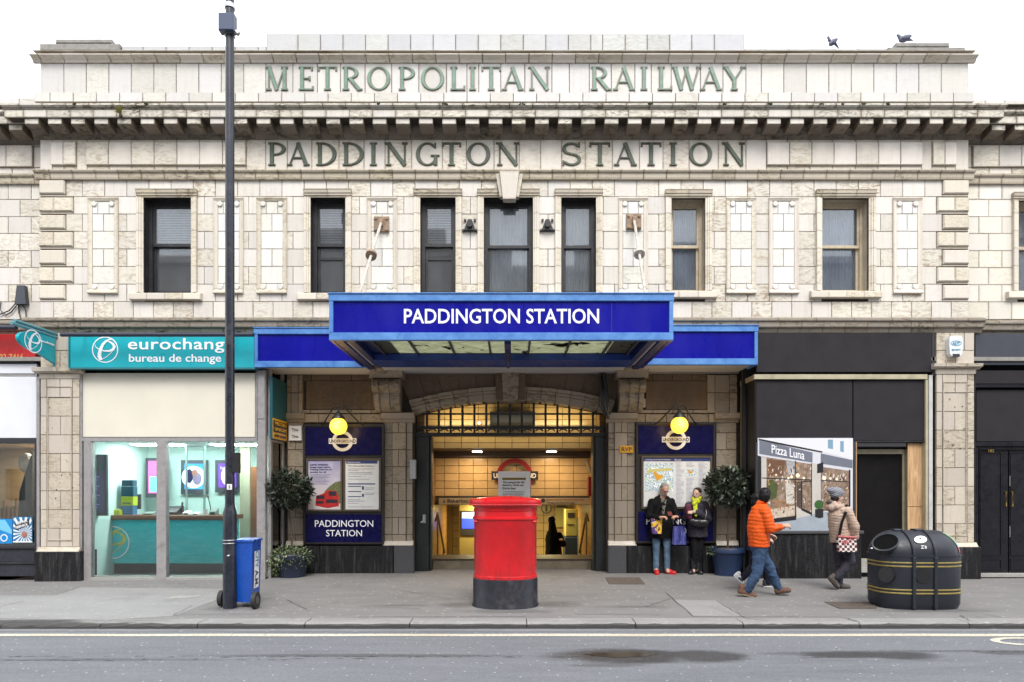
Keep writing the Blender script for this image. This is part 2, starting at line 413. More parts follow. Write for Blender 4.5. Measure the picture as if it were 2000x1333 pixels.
# attic: coping blocks, coping moulding, lettered blocks, base course
AT = [520, 582, 626, 670, 714, 758, 802, 846, 890, 934, 978, 1022, 1066, 1110, 1154, 1177, 1221, 1264, 1308, 1351, 1395, 1455]
for i in range(len(AT) - 1): tile('coping_block', bld, X(AT[i]), X(AT[i + 1]), Z(104), Z(66 + .002 * i), -.005, m_cope, .05, .006, .004)
tile_row('coping_block', bld, X(238), X(520), Z(104), Z(90.5), -.005, m_cope, PITCH * 1.04)
tile_row('coping_block', bld, X(1455), X(1733), Z(106), Z(95), -.005, m_cope, PITCH * 1.04)
MB().cbox(XL - .08, XR + .08, -.08, .42, Z(105), Z(104) + .004).build('coping_bed', m_cor, bld)
z1, z0 = Z(104.5, -.13), Z(124)
stones('coping_stone', bld, XL - .12, XR + .12, [(-.02, z0), (.02, z0), (.045, z0 + .05), (.10, z0 + .075), (.13, z0 + .08), (.135, z1 - .02), (.12, z1), (-.02, z1)], m_fri, PITCH * 1.045, X(128), gap=.012)
LET1 = [519, 572, 620, 665, 713, 765, 818, 872, 912, 935, 978, 1025, 1078, 1112, 1151, 1194, 1240, 1272, 1311, 1368, 1412, 1457]
hh = [(X(519), X(1457))]
tile_row('attic_block', bld, XL, XR, Z(184.5), Z(124), 0, m_clean, PITCH * 1.015, X(124.5), hh)
for i in range(len(LET1) - 1): tile('attic_block', bld, X(LET1[i]), X(LET1[i + 1]), Z(184.5), Z(124), 0, m_fri if False else m_clean)
tile_row('base_block', bld, XL - .06, XR + .06, Z(203), Z(184.5), -.06, m_clean, PITCH * 1.04, X(102), d=.08)
for (nm, a, b_, t, bo) in (('cap_slab', 80, 236, 88, 102), ('cap_slab', 111, 220, 79, 88), ('cap_slab', 1733, 1883, 95, 106), ('cap_slab', 1748, 1852, 86, 95)):
    MB().cbox(X(a), X(b_), -.04, .42, Z(bo) + .003, Z(t), .015).build(nm, m_conc, bld)

# main cornice with modillions, and the same on the two wings, a step further back
m_soff = M('soffit_shade', c(88, 78, 68, .5), .9, var=.4, sc=5)  # dark brown that paints in the shade under the corona
wl = thing('building_wing', 'left wing of the tiled frontage set slightly back, above the red shop sign', 'building', (-10.2, .6, 0))
wr = thing('building_wing', 'right wing of the tiled frontage set slightly back, above the black double doors', 'building', (10.2, .6, 0))
tag(wl, group='side wings of the tiled frontage'); tag(wr, group='side wings of the tiled frontage')
def cornice(par, x0, x1, yo, e0, e1):
    zc = [Z(202, -.42), Z(213, -.37), Z(215, -.37), Z(229, -.37)]; dz = 0 if yo == 0 else -.015
    off = X(38, -.4)
    cy_ = [(-.02, zc[1]), (.355, zc[1]), (.36, zc[1] + .03), (.39, zc[0] - .05), (.42, zc[0] - .03), (.42, zc[0]), (-.02, zc[0] + .02)]
    co_ = [(.05, zc[3]), (.365, zc[3]), (.37, zc[3] + .012), (.37, zc[2]), (.05, zc[2])]
    zb, zt = Z(273), zc[3]
    be_ = [(-.02, zb), (.0, zb), (.02, zb + .03), (.07, zb + .10), (.11, zb + .16), (.115, zt), (-.02, zt)]
    sh = lambda pr: [(p - yo, z + dz) for p, z in pr]
    stones('cornice_stone', par, x0 - e0 * .42, x1 + e1 * .42, sh(cy_), m_cor, .4195, off, .012)
    stones('corona_stone', par, x0 - e0 * .38, x1 + e1 * .38, sh(co_), m_cor, .4195, off + .05, .009)
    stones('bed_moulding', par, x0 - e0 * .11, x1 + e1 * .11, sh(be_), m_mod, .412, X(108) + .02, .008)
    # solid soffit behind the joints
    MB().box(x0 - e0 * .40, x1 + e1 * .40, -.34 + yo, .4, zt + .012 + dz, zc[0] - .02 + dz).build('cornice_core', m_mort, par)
    MB().box(x0 - e0 * .34, x1 + e1 * .34, -.345 + yo, -.06 + yo, zc[3] - .004 + dz, zc[3] - .002 + dz).build('soffit_shade', m_soff, par)  # thin dark sheet standing in for shade between the modillions
    zt2 = zt - .004 + dz; zf = Z(244.5, -.33) + dz
    n = 0; k = -60
    while True:
        xa = X(48, -.33) + .4195 * n if yo == 0 else None
        break
    xs = []
    q = X(48.5, -.33)
    while q > WL: q -= .4195
    while q < WR: xs.append(q); q += .4195
    for q in xs:
        lo, hi = (x0 - e0 * .36, x1 + e1 * .36)
        if q < lo or q + .25 > hi: continue
        key = ('mod', yo)
        if key not in _PC:
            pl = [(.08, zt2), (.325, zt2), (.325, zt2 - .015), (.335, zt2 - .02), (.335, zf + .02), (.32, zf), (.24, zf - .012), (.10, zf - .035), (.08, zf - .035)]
            b = MB().prism([(-(p - yo), z) for p, z in pl], 0, .25); b.box(.004, .246, -(.3365 - yo), -(.334 - yo), zf + .022, zt2 - .004); me = b.mesh('modillion'); me.materials.append(m_mod); me.materials.append(m_cor); me.polygons.foreach_set('material_index', [0] * (len(me.polygons) - 6) + [1] * 6)  # pale front on a darkened body puts the shade contrast into colour
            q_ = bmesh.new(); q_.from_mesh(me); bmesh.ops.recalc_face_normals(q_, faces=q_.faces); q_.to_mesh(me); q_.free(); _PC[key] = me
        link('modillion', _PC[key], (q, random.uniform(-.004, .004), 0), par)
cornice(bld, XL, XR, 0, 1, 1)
WY = .175

# frieze with the second line of lettering
LET2 = [519, 561, 609, 662, 711, 752, 804, 864, 911, 965, 1014, 1056, 1097, 1143, 1196, 1249, 1295, 1346, 1403, 1457]
F0, F1 = Z(333), Z(273)
pan2 = [(102, 150), (170, 481), (1497, 1800), (1820, 1866)]
tile_row('frieze_block', bld, XL, XR, F0, F1, 0, m_fri, PITCH * 1.02, X(169), [(X(519), X(1457))] + [(X(a), X(b_)) for a, b_ in pan2])
for a, b_ in pan2:
    tile_row('frieze_block', bld, X(a), X(b_), F0, Z(324.5), 0, m_fri, PITCH * 1.02, X(169)); tile_row('frieze_block', bld, X(a), X(b_), Z(279.5), F1, 0, m_fri, PITCH * 1.02, X(169))
    n = max(2, round((b_ - a) / 44.4)); p = (b_ - a) / n
    for i in range(n): tile('frieze_panel', bld, X(a + p * i), X(a + p * (i + 1)), Z(324.5), Z(279.5), -.045, m_fri, .07, .008, .003)
for i in range(len(LET2) - 1): tile('frieze_block', bld, X(LET2[i]), X(LET2[i + 1]), F0, F1, 0, m_fri, j=.003)

# string course over the first floor
def string_course(par, x0, x1, yo, dpy):
    z = lambda py, p: Z(py + dpy, yo - p)
    pr = [(-.02, z(351, .03)), (.045, z(350.5, .05)), (.055, z(346, .06)), (.06, z(338, .06)), (.085, z(336, .09)), (.10, z(333, .1)), (.10, z(331.5, .1)), (-.02, z(330, 0))]
    stones('string_course_stone', par, x0, x1, [(p - yo, q) for p, q in pr], m_str, PITCH * 1.025, X(102), .009)
string_course(bld, XL - .07, XR + .07, 0, 0)

# tiles of the first floor
wh = [(X(a), X(b_)) for a, b_, *_ in windows]; ph = [(X(a + 3), X(b_ - 3)) for a, b_ in panels]
KEY = (X(972), X(1018))
for r in range(8):
    za, zb = Z(ROWS[r + 1]), Z(ROWS[r])
    hs_ = list(wh) if 1 <= r <= 6 else []
    if 1 <= r <= 5: hs_ += ph
    if r == 0: hs_ = [KEY]
    ql = 129 if r % 2 == 0 else 144; qr = 1840 if r % 2 == 0 else 1829
    if r == 7: ql, qr = 78, 1892
    tile_row('wall_tile', bld, X(ql), X(qr), za, zb, 0, m_tile, PITCH if r != 7 else PITCH * .9, X(161 if r % 2 == 0 else 182.5), hs_, j=.0034)
    if r < 7:
        for (a, b_) in ((78, ql), (qr, 1891)):
            if ql == 144:
                mid = (a + b_) / 2 + (-4 if a < 500 else 3); cuts = [(a, mid), (mid, b_)]
            else: cuts = [(a, b_)]
            za2 = Z(ROWS[r + 1] - 4); zb2 = Z(ROWS[r] + 2.5)
            for s0, s1 in cuts:
                q = tile('quoin', bld, X(s0), X(s1), za2, zb2, -.042, m_quoin, .08, .020, .001 if ql == 144 else .003)
            tile('quoin_bed', bld, X(a), X(b_), za, za2, -.004, m_quoin, .03)
# granite-coloured lip: lower string course
def lower_string(par, x0, x1, yo, dpy):
    z = lambda py, p: Z(py + dpy, yo - p)
    stones('ledge_stone', par, x0, x1, [(p - yo, q) for p, q in [(-.02, z(628, .1)), (.10, z(628, .1)), (.115, z(626, .115)), (.115, z(622, .115)), (.02, z(620, .02)), (-.02, z(620, .02))]], m_low, PITCH * 1.7, 0, .006)
    stones('ledge_fascia', par, x0, x1, [(p - yo, q) for p, q in [(-.02, z(640, .07)), (.06, z(640, .07)), (.075, z(638, .08)), (.085, z(628.5, .08)), (-.02, z(628.5, .08))]], m_low, PITCH * .98, X(120), .005)
    stones('soffit_block', par, x0, x1, [(p - yo, q) for p, q in [(-.02, z(650, 0)), (.0, z(650, 0)), (.03, z(641, .05)), (-.02, z(641, .05))]], m_low, PITCH, X(90), .006)
lower_string(bld, X(50), X(1918), 0, 0)

# windows: surround stones, sashes, panes, blinds, sills
def window(par, a, b_, to, bo, col, style, yo=0.0, sill=True, lintel_tiles=True):
    XX = lambda p: X(p, yo); ZZ = lambda p: Z(p, yo)
    m = m_black if col == 'k' else m_crfr; e = .165 if col == 'k' else .20
    x0, x1, zt, zb = XX(a), XX(b_), ZZ(to), ZZ(bo)
    f = MB(); t = .065 if col == 'k' else .05; yf = yo + e
    f.box(x0, x0 + t, yf, yf + .12, zb, zt); f.box(x1 - t, x1, yf, yf + .12, zb, zt)
    f.box(x0 + t, x1 - t, yf, yf + .12, zt - t * 1.1, zt); f.box(x0 + t, x1 - t, yf + .0, yf + .12, zb, zb + .05)
    win = f.build('window', m, par, at=((x0 + x1) / 2, yf, zb))
    # reveals
    rv = MB(); rm = m_black if col == 'k' else m_crfr
    tile_m = m_tile
    for k in range(6):
        pass
    rvb = MB(); rvb.box(x0 - .012, x0, yo + .002, yf + .1, zb, zt + .012); rvb.box(x1, x1 + .012, yo + .002, yf + .1, zb, zt + .012); rvb.box(x0, x1, yo + .002, yf + .1, zt, zt + .012)
    rvb.build('reveal', m_str if col == 'w' else m_black, win)
    zm = (zt + zb) / 2 - (.0 if style != 'half' else -.03) + .05
    ss = .042
    def sash(z0, z1, y, lift=0):
        s = MB(); xa, xb = x0 + t - .002, x1 - t + .002
        s.box(xa, xa + ss, y, y + .04, z0, z1); s.box(xb - ss, xb, y, y + .04, z0, z1); s.box(xa + ss, xb - ss, y, y + .04, z1 - ss, z1); s.box(xa + ss, xb - ss, y, y + .04, z0, z0 + ss * 1.3)
        so = s.build('sash', m, win)
        MB().box(xa + ss, xb - ss, y + .018, y + .024, z0 + ss * 1.3, z1 - ss).build('pane', m_glass, win)
        return so
    sash(zm - .03, zt - t * 1.1 + .003, yf + .025)
    zl = zb + .048
    if style == 'half': sash(zl + .0, zm + .015, yf + .07)
    else: sash(zl, zm + .015, yf + .07)
    if style == 'half' and a > 300:      # lower sash pushed up a little: an extra bar seen through the pane
        MB().box(x0 + t, x1 - t, yf + .068, yf + .11, zm - .27, zm - .22).build('sash_bar', m, win)
    # blind and a dark room
    bl = MB(); z = zt - .06; zend = zb + .06 if style == 'blind' else zm - .02
    if style == 'blind':
        n = 40; pts = [(x0 + t + (x1 - x0 - 2 * t) * i / n, yf + .17 + .012 * math.sin(i * 1.9 + a) + .006 * math.sin(i * .7)) for i in range(n + 1)]
        bl.add([(p, q, zz) for p, q in pts for zz in (zend, z)], [(2 * i, 2 * i + 2, 2 * i + 3, 2 * i + 1) for i in range(n)])
    else:
        while z > zend: bl.add([(x0 + t + .03, yf + .165, z), (x1 - t - .03, yf + .165, z), (x1 - t - .03, yf + .145, z - .026), (x0 + t + .03, yf + .145, z - .026)], [(0, 1, 2, 3)]); z -= .032
    bl.build('blind', m_blind if (col, style) != ('w', 'blind') else m_blind2, win)
    MB().box(x0 - .2, x1 + .2, yf + .5, yf + .52, zb - .3, zt + .2).build('room_wall', m_dark, win)
    # surround
    js = [to - 0] + [r for r in ROWS if to + 6 < r < bo - 3] + [bo]
    for (s0, sgn) in ((x0, -1), (x1, 1)):
        for i in range(len(js) - 1):
            zz0, zz1 = ZZ(js[i + 1]) + .002, ZZ(js[i]) - .002; k = ('jamb', round(zz1 - zz0, 3), sgn, yo)
            if k not in _PC:
                pl = [(0, yo + .05), (0, yo - .022), (.03, yo - .026), (.034, yo - .045), (.066, yo - .045), (.07, yo - .06), (.112, yo - .06), (.118, yo + .01)]
                b = MB().vprism([(p * sgn, q) for p, q in pl], 0, zz1 - zz0); me = b.mesh('jamb_stone'); me.materials.append(m_quoin)
                q_ = bmesh.new(); q_.from_mesh(me); bmesh.ops.recalc_face_normals(q_, faces=q_.faces); q_.to_mesh(me); q_.free(); _PC[k] = me
            link('jamb_stone', _PC[k], (s0, 0, zz0), win)
    hp = [(0.05, 0), (-.022, 0), (-.026, .03), (-.045, .034), (-.045, .07), (-.06, .074), (-.065, .12), (-.075, .14), (.01, .142)]
    n = 3 if b_ - a > 80 else 2; xa, xb = x0 - .125, x1 + .125
    for i in range(n):
        q0, q1 = xa + (xb - xa) * i / n + .002, xa + (xb - xa) * (i + 1) / n - .002
        MB().prism([(yo + y, zt + z) for y, z in hp], q0, q1).build('head_stone', m_str, win)
    if sill:
        s0, s1 = x0 - .27 if (a < 1000 or True) else x0, x1 + .22
        s0, s1 = x0 - .235, x1 + .21
        n = 4 if b_ - a > 80 else 3
        for i in range(n):
            q0, q1 = s0 + (s1 - s0) * i / n + .002, s0 + (s1 - s0) * (i + 1) / n - .002
            MB().prism([(yo + .05, zb - .003), (yo - .075, zb - .018), (yo - .085, zb - .03), (yo - .085, zb - .13), (yo - .07, zb - .14), (yo + .0, zb - .145), (yo + .05, zb - .145)], q0, q1).build('sill_stone', m_quoin, win)
        MB().box(x0, x1, yo + .045, yf + .1, zb - .14, zb - .002).build('sill_bed', m_quoin, win)
    return win
m_blind = M('grey_blind', c(214, 214, 216, .8), .8, var=.3, sc=3, stretch=(1, 1, .5))
m_blind2 = M('blue_grey_blind', c(184, 200, 222, .8), .8, var=.3, sc=3, stretch=(1, 1, .5))
for w_ in windows: window(bld, *w_, sill=True)

# framed vertical panels with small bosses
for a, b_ in panels:
    x0, x1 = X(a), X(b_); pz1, pz0 = Z(386.5), Z(575)
    f = MB(); t = .075; pf = [(0, .02), (0, -.03), (.02, -.035), (.05, -.02), (.075, -.012), (.075, .02)]
    f.vprism([(x0 + p, y) for p, y in pf], pz0 + .09, pz1 - .07); f.vprism([(x1 - p, y) for p, y in pf], pz0 + .09, pz1 - .07)
    f.prism([(.02, pz1), (-.035, pz1), (-.04, pz1 - .02), (-.018, pz1 - .07), (.02, pz1 - .07)], x0, x1)
    f.prism([(.02, pz0), (-.03, pz0), (-.055, pz0 + .012), (-.05, pz0 + .035), (-.018, pz0 + .09), (.02, pz0 + .09)], x0, x1)
    pn = f.build('pilaster_panel', m_quoin, bld)
    xa, xb = x0 + .075, x1 - .075; xm = (xa + xb) / 2; rows = [Z(394), Z(418.5), Z(452.5), Z(486.8), Z(521), Z(554.5), Z(566.5)]
    cut = [[xa, xa + .10, xb - .10, xb], [xa, xm, xb], [xa, xb], [xa, xm, xb], [xa, xb], [xa, xa + .10, xb - .10, xb]]
    for i, cs in enumerate(cut):
        for k in range(len(cs) - 1): tile('panel_tile', pn, cs[k], cs[k + 1], rows[i + 1], rows[i], -.008, m_pan, .03, .004, .0035)
    MB().box(x0 + .05, x1 - .05, .012, .03, pz0 + .06, pz1 - .04).build('panel_bed', m_mort, pn)
    for bx_ in (xa + .045, xb - .045):
        for bz in (rows[0] - .05, rows[6] + .05):
            MB().disc(bx_, bz, .045, -.034, .0, 14).build('boss', m_pan, pn)

# keystone of the centre window
zt, zb = Z(338, -.12), Z(390, -.12)
k = MB(); kx = X(995)
k.loft([[(kx - .115, .02, zb), (kx + .115, .02, zb), (kx + .115, -.15, zb), (kx - .115, -.15, zb)], [(kx - .18, .02, zt), (kx + .18, .02, zt), (kx + .18, -.20, zt), (kx - .18, -.20, zt)]])
ks = k.build('keystone', m_quoin, bld)
for sg in (-1, 1):
    k = MB(); k.loft([[(kx + sg * .12, .02, zb + .06), (kx + sg * .175, .02, zb + .06), (kx + sg * .175, -.10, zb + .06), (kx + sg * .12, -.10, zb + .06)], [(kx + sg * .185, .02, zt - .02), (kx + sg * .25, .02, zt - .02), (kx + sg * .25, -.13, zt - .02), (kx + sg * .185, -.13, zt - .02)]]).build('keystone_wing', m_quoin, ks)

# ----------------------------------------------------------------- raised serif letters
def stroke(b, p, q, t, y0, y1):
    (x0, z0), (x1, z1) = p, q; dx, dz = x1 - x0, z1 - z0; L = math.hypot(dx, dz); nx, nz = -dz / L * t / 2, dx / L * t / 2
    b.yprism([(x0 + nx, z0 + nz), (x0 - nx, z0 - nz), (x1 - nx, z1 - nz), (x1 + nx, z1 + nz)], y0, y1)
def serif_letter(ch, w, h, T, tn, sf, y0, y1, g):
    """letter of width w, height h; T thick stem, tn thin stroke, sf serif height; g outline growth"""
    b = MB(); e = [0]
    def yy(): e[0] += 1; return (y0 - .0006 * e[0], y1)
    def S(ax, az, bx_, bz, t): stroke(b, (ax * w, az * h), (bx_ * w, bz * h), t + 2 * g, *yy())
    def V(x, t, z0=0.0, z1=1.0): a, q = yy(); b.box(x * w - t / 2 - g, x * w + t / 2 + g, a, q, z0 * h - g, z1 * h + g)
    def Hh(x0, x1, z, t=tn): a, q = yy(); b.box(x0 * w - g, x1 * w + g, a, q, z * h - t / 2 - g, z * h + t / 2 + g)
    def SF(x, top=True, hw=None):
        hw = hw or T * .95; a, q = yy(); z = h - sf if top else 0
        b.box(x * w - hw - g, x * w + hw + g, a, q, z - g, z + sf + g)
    def A(cx, cz, rx, rz, a0, a1, tx=T, tz=tn): a, q = yy(); b.ring(cx * w, cz * h, rx * w + g, rz * h + g, tx + 2 * g, a, q, a0, a1, 24, tz=tz + 2 * g)
    t2 = T / 2 / w
    if ch == 'I': V(.5, T); SF(.5); SF(.5, 0)
    elif ch == 'L': V(.28, T); SF(.28); SF(.28, 0); Hh(.2, 1, sf / 2 / h, sf); V(1 - .03, tn, .0, .17)
    elif ch == 'T': V(.5, T); SF(.5, 0); Hh(.0, 1, 1 - sf / 2 / h, sf); V(.03, tn, .84, 1); V(.97, tn, .84, 1)
    elif ch == 'E': V(.28, T); SF(.28); SF(.28, 0); Hh(.2, .93, 1 - sf / 2 / h, sf); Hh(.2, 1, sf / 2 / h, sf); Hh(.3, .78, .5); V(.92, tn, .86, 1); V(.98, tn, 0, .15); V(.77, tn, .42, .58)
    elif ch == 'A': S(.5, 1, .1, 0, tn); S(.47, 1, .88, 0, T); SF(.1, 0, T * .7); SF(.88, 0, T * .8); Hh(.24, .72, .33)
    elif ch == 'N': V(.14, tn); S(.12, 1, .88, 0, T); V(.88, tn); SF(.1, 1, T * .8); SF(.14, 0, T * .7); SF(.88, 1, T * .7)
    elif ch == 'M': V(.13, tn); S(.14, 1, .5, 0, T); S(.86, 1, .5, 0, tn); V(.86, T); SF(.12, 1, T * .7); SF(.13, 0, T * .7); SF(.86); SF(.86, 0)
    elif ch == 'W': S(.05, 1, .30, 0, T); S(.30, 0, .50, 1, tn); S(.45, 1, .70, 0, T); S(.70, 0, .95, 1, tn); SF(.05, 1, T * .7); SF(.47, 1, T * .7); SF(.95, 1, T * .7)
    elif ch == 'Y': S(.1, 1, .5, .42, T); S(.9, 1, .5, .42, tn); V(.5, T, 0, .45); SF(.1, 1, T * .8); SF(.9, 1, T * .7); SF(.5, 0)
    elif ch == 'O': A(.5, .5, .5, .5, 0, 360)
    elif ch == 'D': V(.2, T); SF(.2); SF(.2, 0); A(.3, .5, .7, .5, -90, 90); Hh(.15, .32, 1 - tn / 2 / h); Hh(.15, .32, tn / 2 / h)
    elif ch == 'P': V(.28, T); SF(.28); SF(.28, 0); A(.42, .73, .58, .27, -90, 90); Hh(.2, .44, 1 - tn / 2 / h); Hh(.2, .44, .46 + tn / 2 / h)
    elif ch == 'R': V(.22, T); SF(.22); SF(.22, 0); A(.34, .74, .48, .26, -90, 90); Hh(.2, .36, 1 - tn / 2 / h); Hh(.2, .36, .48 + tn / 2 / h); S(.42, .5, .88, .0, T * .95); SF(.9, 0, T * .7)
    elif ch == 'G': A(.5, .5, .5, .5, 42, 322); V(.86, T * .9, .02, .42); SF(.86, 0, .001); Hh(.66, 1.02, .43, sf); V(.84, tn, .78, .98)
    elif ch == 'S':
        A(.48, .74, .46, .26, 25, 270, T * .8, T * .45); A(.5, .26, .48, .26, -155, 90, T * .8, T * .45); V(.88, tn, .80, 1); V(.06, tn, 0, .2)
    return b
def letters(s, spans, py0, py1, mg, mr_, T, group=None):
    z0, z1 = Z(py1), Z(py0); h = z1 - z0
    for ch, (a, b_) in zip(s, spans):
        x0, x1 = X(a), X(b_); w_ = x1 - x0
        base = serif_letter(ch, w_, h, T, .020, .020, -.013, .01, .008); o = base.build('letter', mr_, bld, at=None)
        o.location = Vector((x0, 0, z0)) - worg(bld)
        fc = serif_letter(ch, w_, h, T - .010, .012, .012, -.022, -.011, -.001); f = fc.build('letter_face', mg, o); f.location = (0, 0, 0)
m_g1 = M('green_glaze_light', c(112, 150, 130, .68), .45, var=.25, sc=9, dirt=.35, dcol=c(90, 96, 84, .5))
m_g2 = M('green_glaze_dark', c(74, 92, 72, .62), .5, var=.3, sc=9, dirt=.5, dcol=c(70, 60, 48, .5))
m_rim = M('letter_rim_glaze', c(138, 128, 110, .62), .5, var=.2, sc=12, dirt=.4)
m_rim2 = M('letter_rim_stained', c(98, 88, 68, .55), .5, var=.2, sc=12, dirt=.4)
letters('METROPOLITANRAILWAY', [(520, 562), (582, 612), (622, 658), (667, 707), (718, 762), (776, 810), (823, 867), (878, 908), (916, 930), (941, 978), (981, 1022), (1033, 1074),
        (1152, 1192), (1198, 1239), (1251, 1264), (1283, 1312), (1315, 1367), (1368, 1409), (1413, 1455)], 132, 177, m_g1, m_rim, .060)
letters('PADDINGTONSTATION', [(521, 558), (562, 604), (617, 657), (668, 710), (722, 737), (753, 796), (813, 857), (864, 900), (912, 957), (970, 1014),
        (1098, 1135), (1152, 1191), (1200, 1243), (1252, 1291), (1307, 1322), (1346, 1390), (1412, 1454)], 280, 324, m_g2, m_rim2, .062)

# ----------------------------------------------------------------- wings
MB().box(WL, WR, 8.9, 9.1, -.4, 7.6).build('rear_wall', m_mort, bld); MB().box(WL, WR, .42, 9.1, 7.6, 7.8).build('roof', m_conc, bld)
for q in (WL, WR - .2): MB().box(q, q + .2, .42, 8.88, -.4, 7.59).build('end_wall', m_mort, bld)
def wing(par, x0, x1, win=None, ent=True):
    Y = WY; f = lambda p: Z(p, Y); left = x0 < 0
    hol = [(X(win[0], Y), X(win[1], Y), f(win[3]), f(win[2]))] if win else []
    wall_core(x0, x1, 4.06, f(193 if left else 197), [(h[0] - .013, h[1] + .013, h[2] - .03, h[3] + .013) for h in hol], Y + .022, .4, ).build('wall', m_mort, par)
    cornice(par, x0, x1, Y, 0, 0)
    tile_row('coping_block', par, x0, x1, f(206), f(193 if left else 197), Y - .03, m_clean, PITCH * .9, 0)
    stp = PITCH * 1.04
    tile_row('frieze_block', par, x0, x1, f(286), f(273), Y, m_fri, stp, 0); tile_row('frieze_block', par, x0, x1, f(340), f(328), Y, m_fri, stp, 0)
    (pa, pb) = (x0, X(66, Y)) if left else (X(1898, Y), x1)
    tile_row('frieze_panel', par, pa, pb, f(328), f(286), Y - .045, m_fri, .425, X(15, Y) if left else X(1948, Y), d=.07)
    tile_row('frieze_block', par, *((pb, x1) if left else (x0, pa)), f(328), f(286), Y, m_fri, stp, 0)
    string_course(par, x0, x1, Y, 8.5)
    rr = [357, 390, 423.5, 456.5, 490, 523, 556.5, 590, 624.5]
    mm = m_tile if left else m_clean2
    for r in range(8):
        hs_ = [(X(win[0], Y), X(win[1], Y))] if win and 1 <= r <= 6 else []
        tile_row('wall_tile', par, x0, x1, f(rr[r + 1]), f(rr[r]), Y, mm, .435, (X(16, Y) if r % 2 == 0 else X(39, Y)) if left else (X(1912, Y) if r % 2 == 0 else X(1931, Y)), hs_, j=.0034)
    lower_string(par, x0, x1, Y, 6)
m_clean2 = faience('glazed_tile_pale', c(236, 230, 218, .8), c(190, 168, 138, .65), .4, .5, .14, share=.3)
wing(wl, WL, XL, None)
wing(wr, XR, WR, (1988, 2080, 393, 570))
window(wr, 1988, 2080, 393, 570, 'w', 'blind', yo=WY)

# ----------------------------------------------------------------- ground-floor pillars between the shops
def pillar(par, px0, px1, cap, base_px, gb, Y=-.02):
    x0, x1 = X(px0, Y), X(px1, Y); z = lambda p: Z(p, Y)
    MB().box(x0 + .02, x1 - .02, Y + .022, .5, 0, 4.1).build('pillar_core', m_mort, par)
    rows = [650, 685, cap[0] - 1]
    for i in range(2):
        for a, b_ in ((0, .36), (.36, .74), (.74, 1)) if i == 0 else ((0, .5), (.5, 1)):
            tile('pillar_block', par, x0 + (x1 - x0) * a, x0 + (x1 - x0) * b_, z(rows[i + 1]), z(rows[i]), Y, m_pil, .04)
    stones('capital_stone', par, x0 - .10, x1 + .10, [(-.02 - Y, z(cap[1])), (.0 - Y, z(cap[1])), (.05 - Y, z(cap[1]) + .03), (.09 - Y, z(cap[1]) + .04), (.10 - Y, z(cap[0])), (-.02 - Y, z(cap[0]) + .012)], m_pil, .4, 0, .006)
    stones('necking_stone', par, x0 - .02, x1 + .02, [(-.02 - Y, z(cap[1] + 9)), (.01 - Y, z(cap[1] + 9)), (.025 - Y, z(cap[1] + .5)), (-.02 - Y, z(cap[1] + .5))], m_pil, .5, 0, .006)
    zz = cap[1] + 9; r = 0; n = 9; hgt = (base_px - zz) / n
    ww = x1 - x0
    for r in range(n):
        q = [(0, .16), (.16, .82), (.82, 1)] if r % 2 else [(0, .16), (.16, .5), (.5, .82), (.82, 1)]
        for a, b_ in q:
            inner = a >= .15 and b_ <= .83
            tile('pillar_block', par, x0 + ww * a, x0 + ww * b_, z(zz + hgt * (r + 1)), z(zz + hgt * r), Y + (.014 if inner and 0 < r < n - 1 else 0), m_pil, .05)
    fr = MB(); fa, fb, f0, f1 = x0 + ww * .17, x0 + ww * .81, z(base_px - 12), z(cap[1] + 24)
    for (a, b_, c_, d_) in ((fa, fa + .018, f0, f1), (fb - .018, fb, f0, f1), (fa + .018, fb - .018, f1 - .02, f1), (fa + .018, fb - .018, f0, f0 + .03)): fr.cbox(a, b_, Y - .012, Y + .02, c_, d_, .006)
    fr.build('panel_moulding', m_pil, par)
    b = MB(); random.seed(int(px0))
    for k in range(18):
        q, zq = random.uniform(x0 + .08, x1 - .08), random.uniform(z(base_px - 40), z(cap[1] + 20)); b.disc(q, zq, random.uniform(.004, .010), Y - .004, Y + .01, 6)
    tag(b.build('fixing_hole', m_mort, par), kind='stuff')
    MB().prism([(Y + .1, z(base_px)), (Y - .015, z(base_px)), (Y - .07, z(base_px + 8)), (Y + .1, z(base_px + 8))], x0 - .03, x1 + .03).build('plinth_moulding', m_pil, par)
    MB().cbox(x0 - .06, x1 + .07, Y - .085, Y + .4, -.12, z(base_px + 8), .012).build('granite_base', m_gran, par)
pillar(bld, 79, 155, (719, 731), 1069, -.04)
pillar(bld, 1829, 1903, (712, 722), 1060, 0)
MB().box(WL, WR, .0, 1.2, 4.05, 4.12).build('soffit_slab', m_conc, bld)
# ================================================================= STREET
KY = -4.0                                   # kerb edge
def gz(x): return -0.05 * max(0.0, min(1.0, (-3 - x) / 6.5))
# road
g = G('worn_asphalt'); p = g.pos((1, 2.2, 1)); P1 = g.pos()
fine = g.noi(P1, 95, 5, .75); mid = g.noi(g.pos((.35, 2.2, 1)), 3.2, 7, .65); big = g.noi(g.pos((.12, .9, 1)), 1.0, 4)
base = g.mix(g.mr(mid, .3, .7), (.105, .112, .126, 1), (.165, .174, .190, 1))
base = g.mix(g.mr(big, .35, .65, 0, .5), base, (.185, .195, .21, 1))
base = g.mix(g.mr(fine, .40, .66, 0, .65), base, (.055, .058, .064, 1))
base = g.mix(g.mr(g.noi(P1, 60, 4, .8), .60, .70, 0, .5), base, (.32, .32, .33, 1))
sp = g.n('TexVoronoi', {'Vector': P1, 'Scale': 3.4, 'Randomness': 1.0}, voronoi_dimensions='2D').outputs['Distance']
base = g.mix(g.mr(sp, .026, .04, .7, 0), base, (.5, .5, .48, 1))
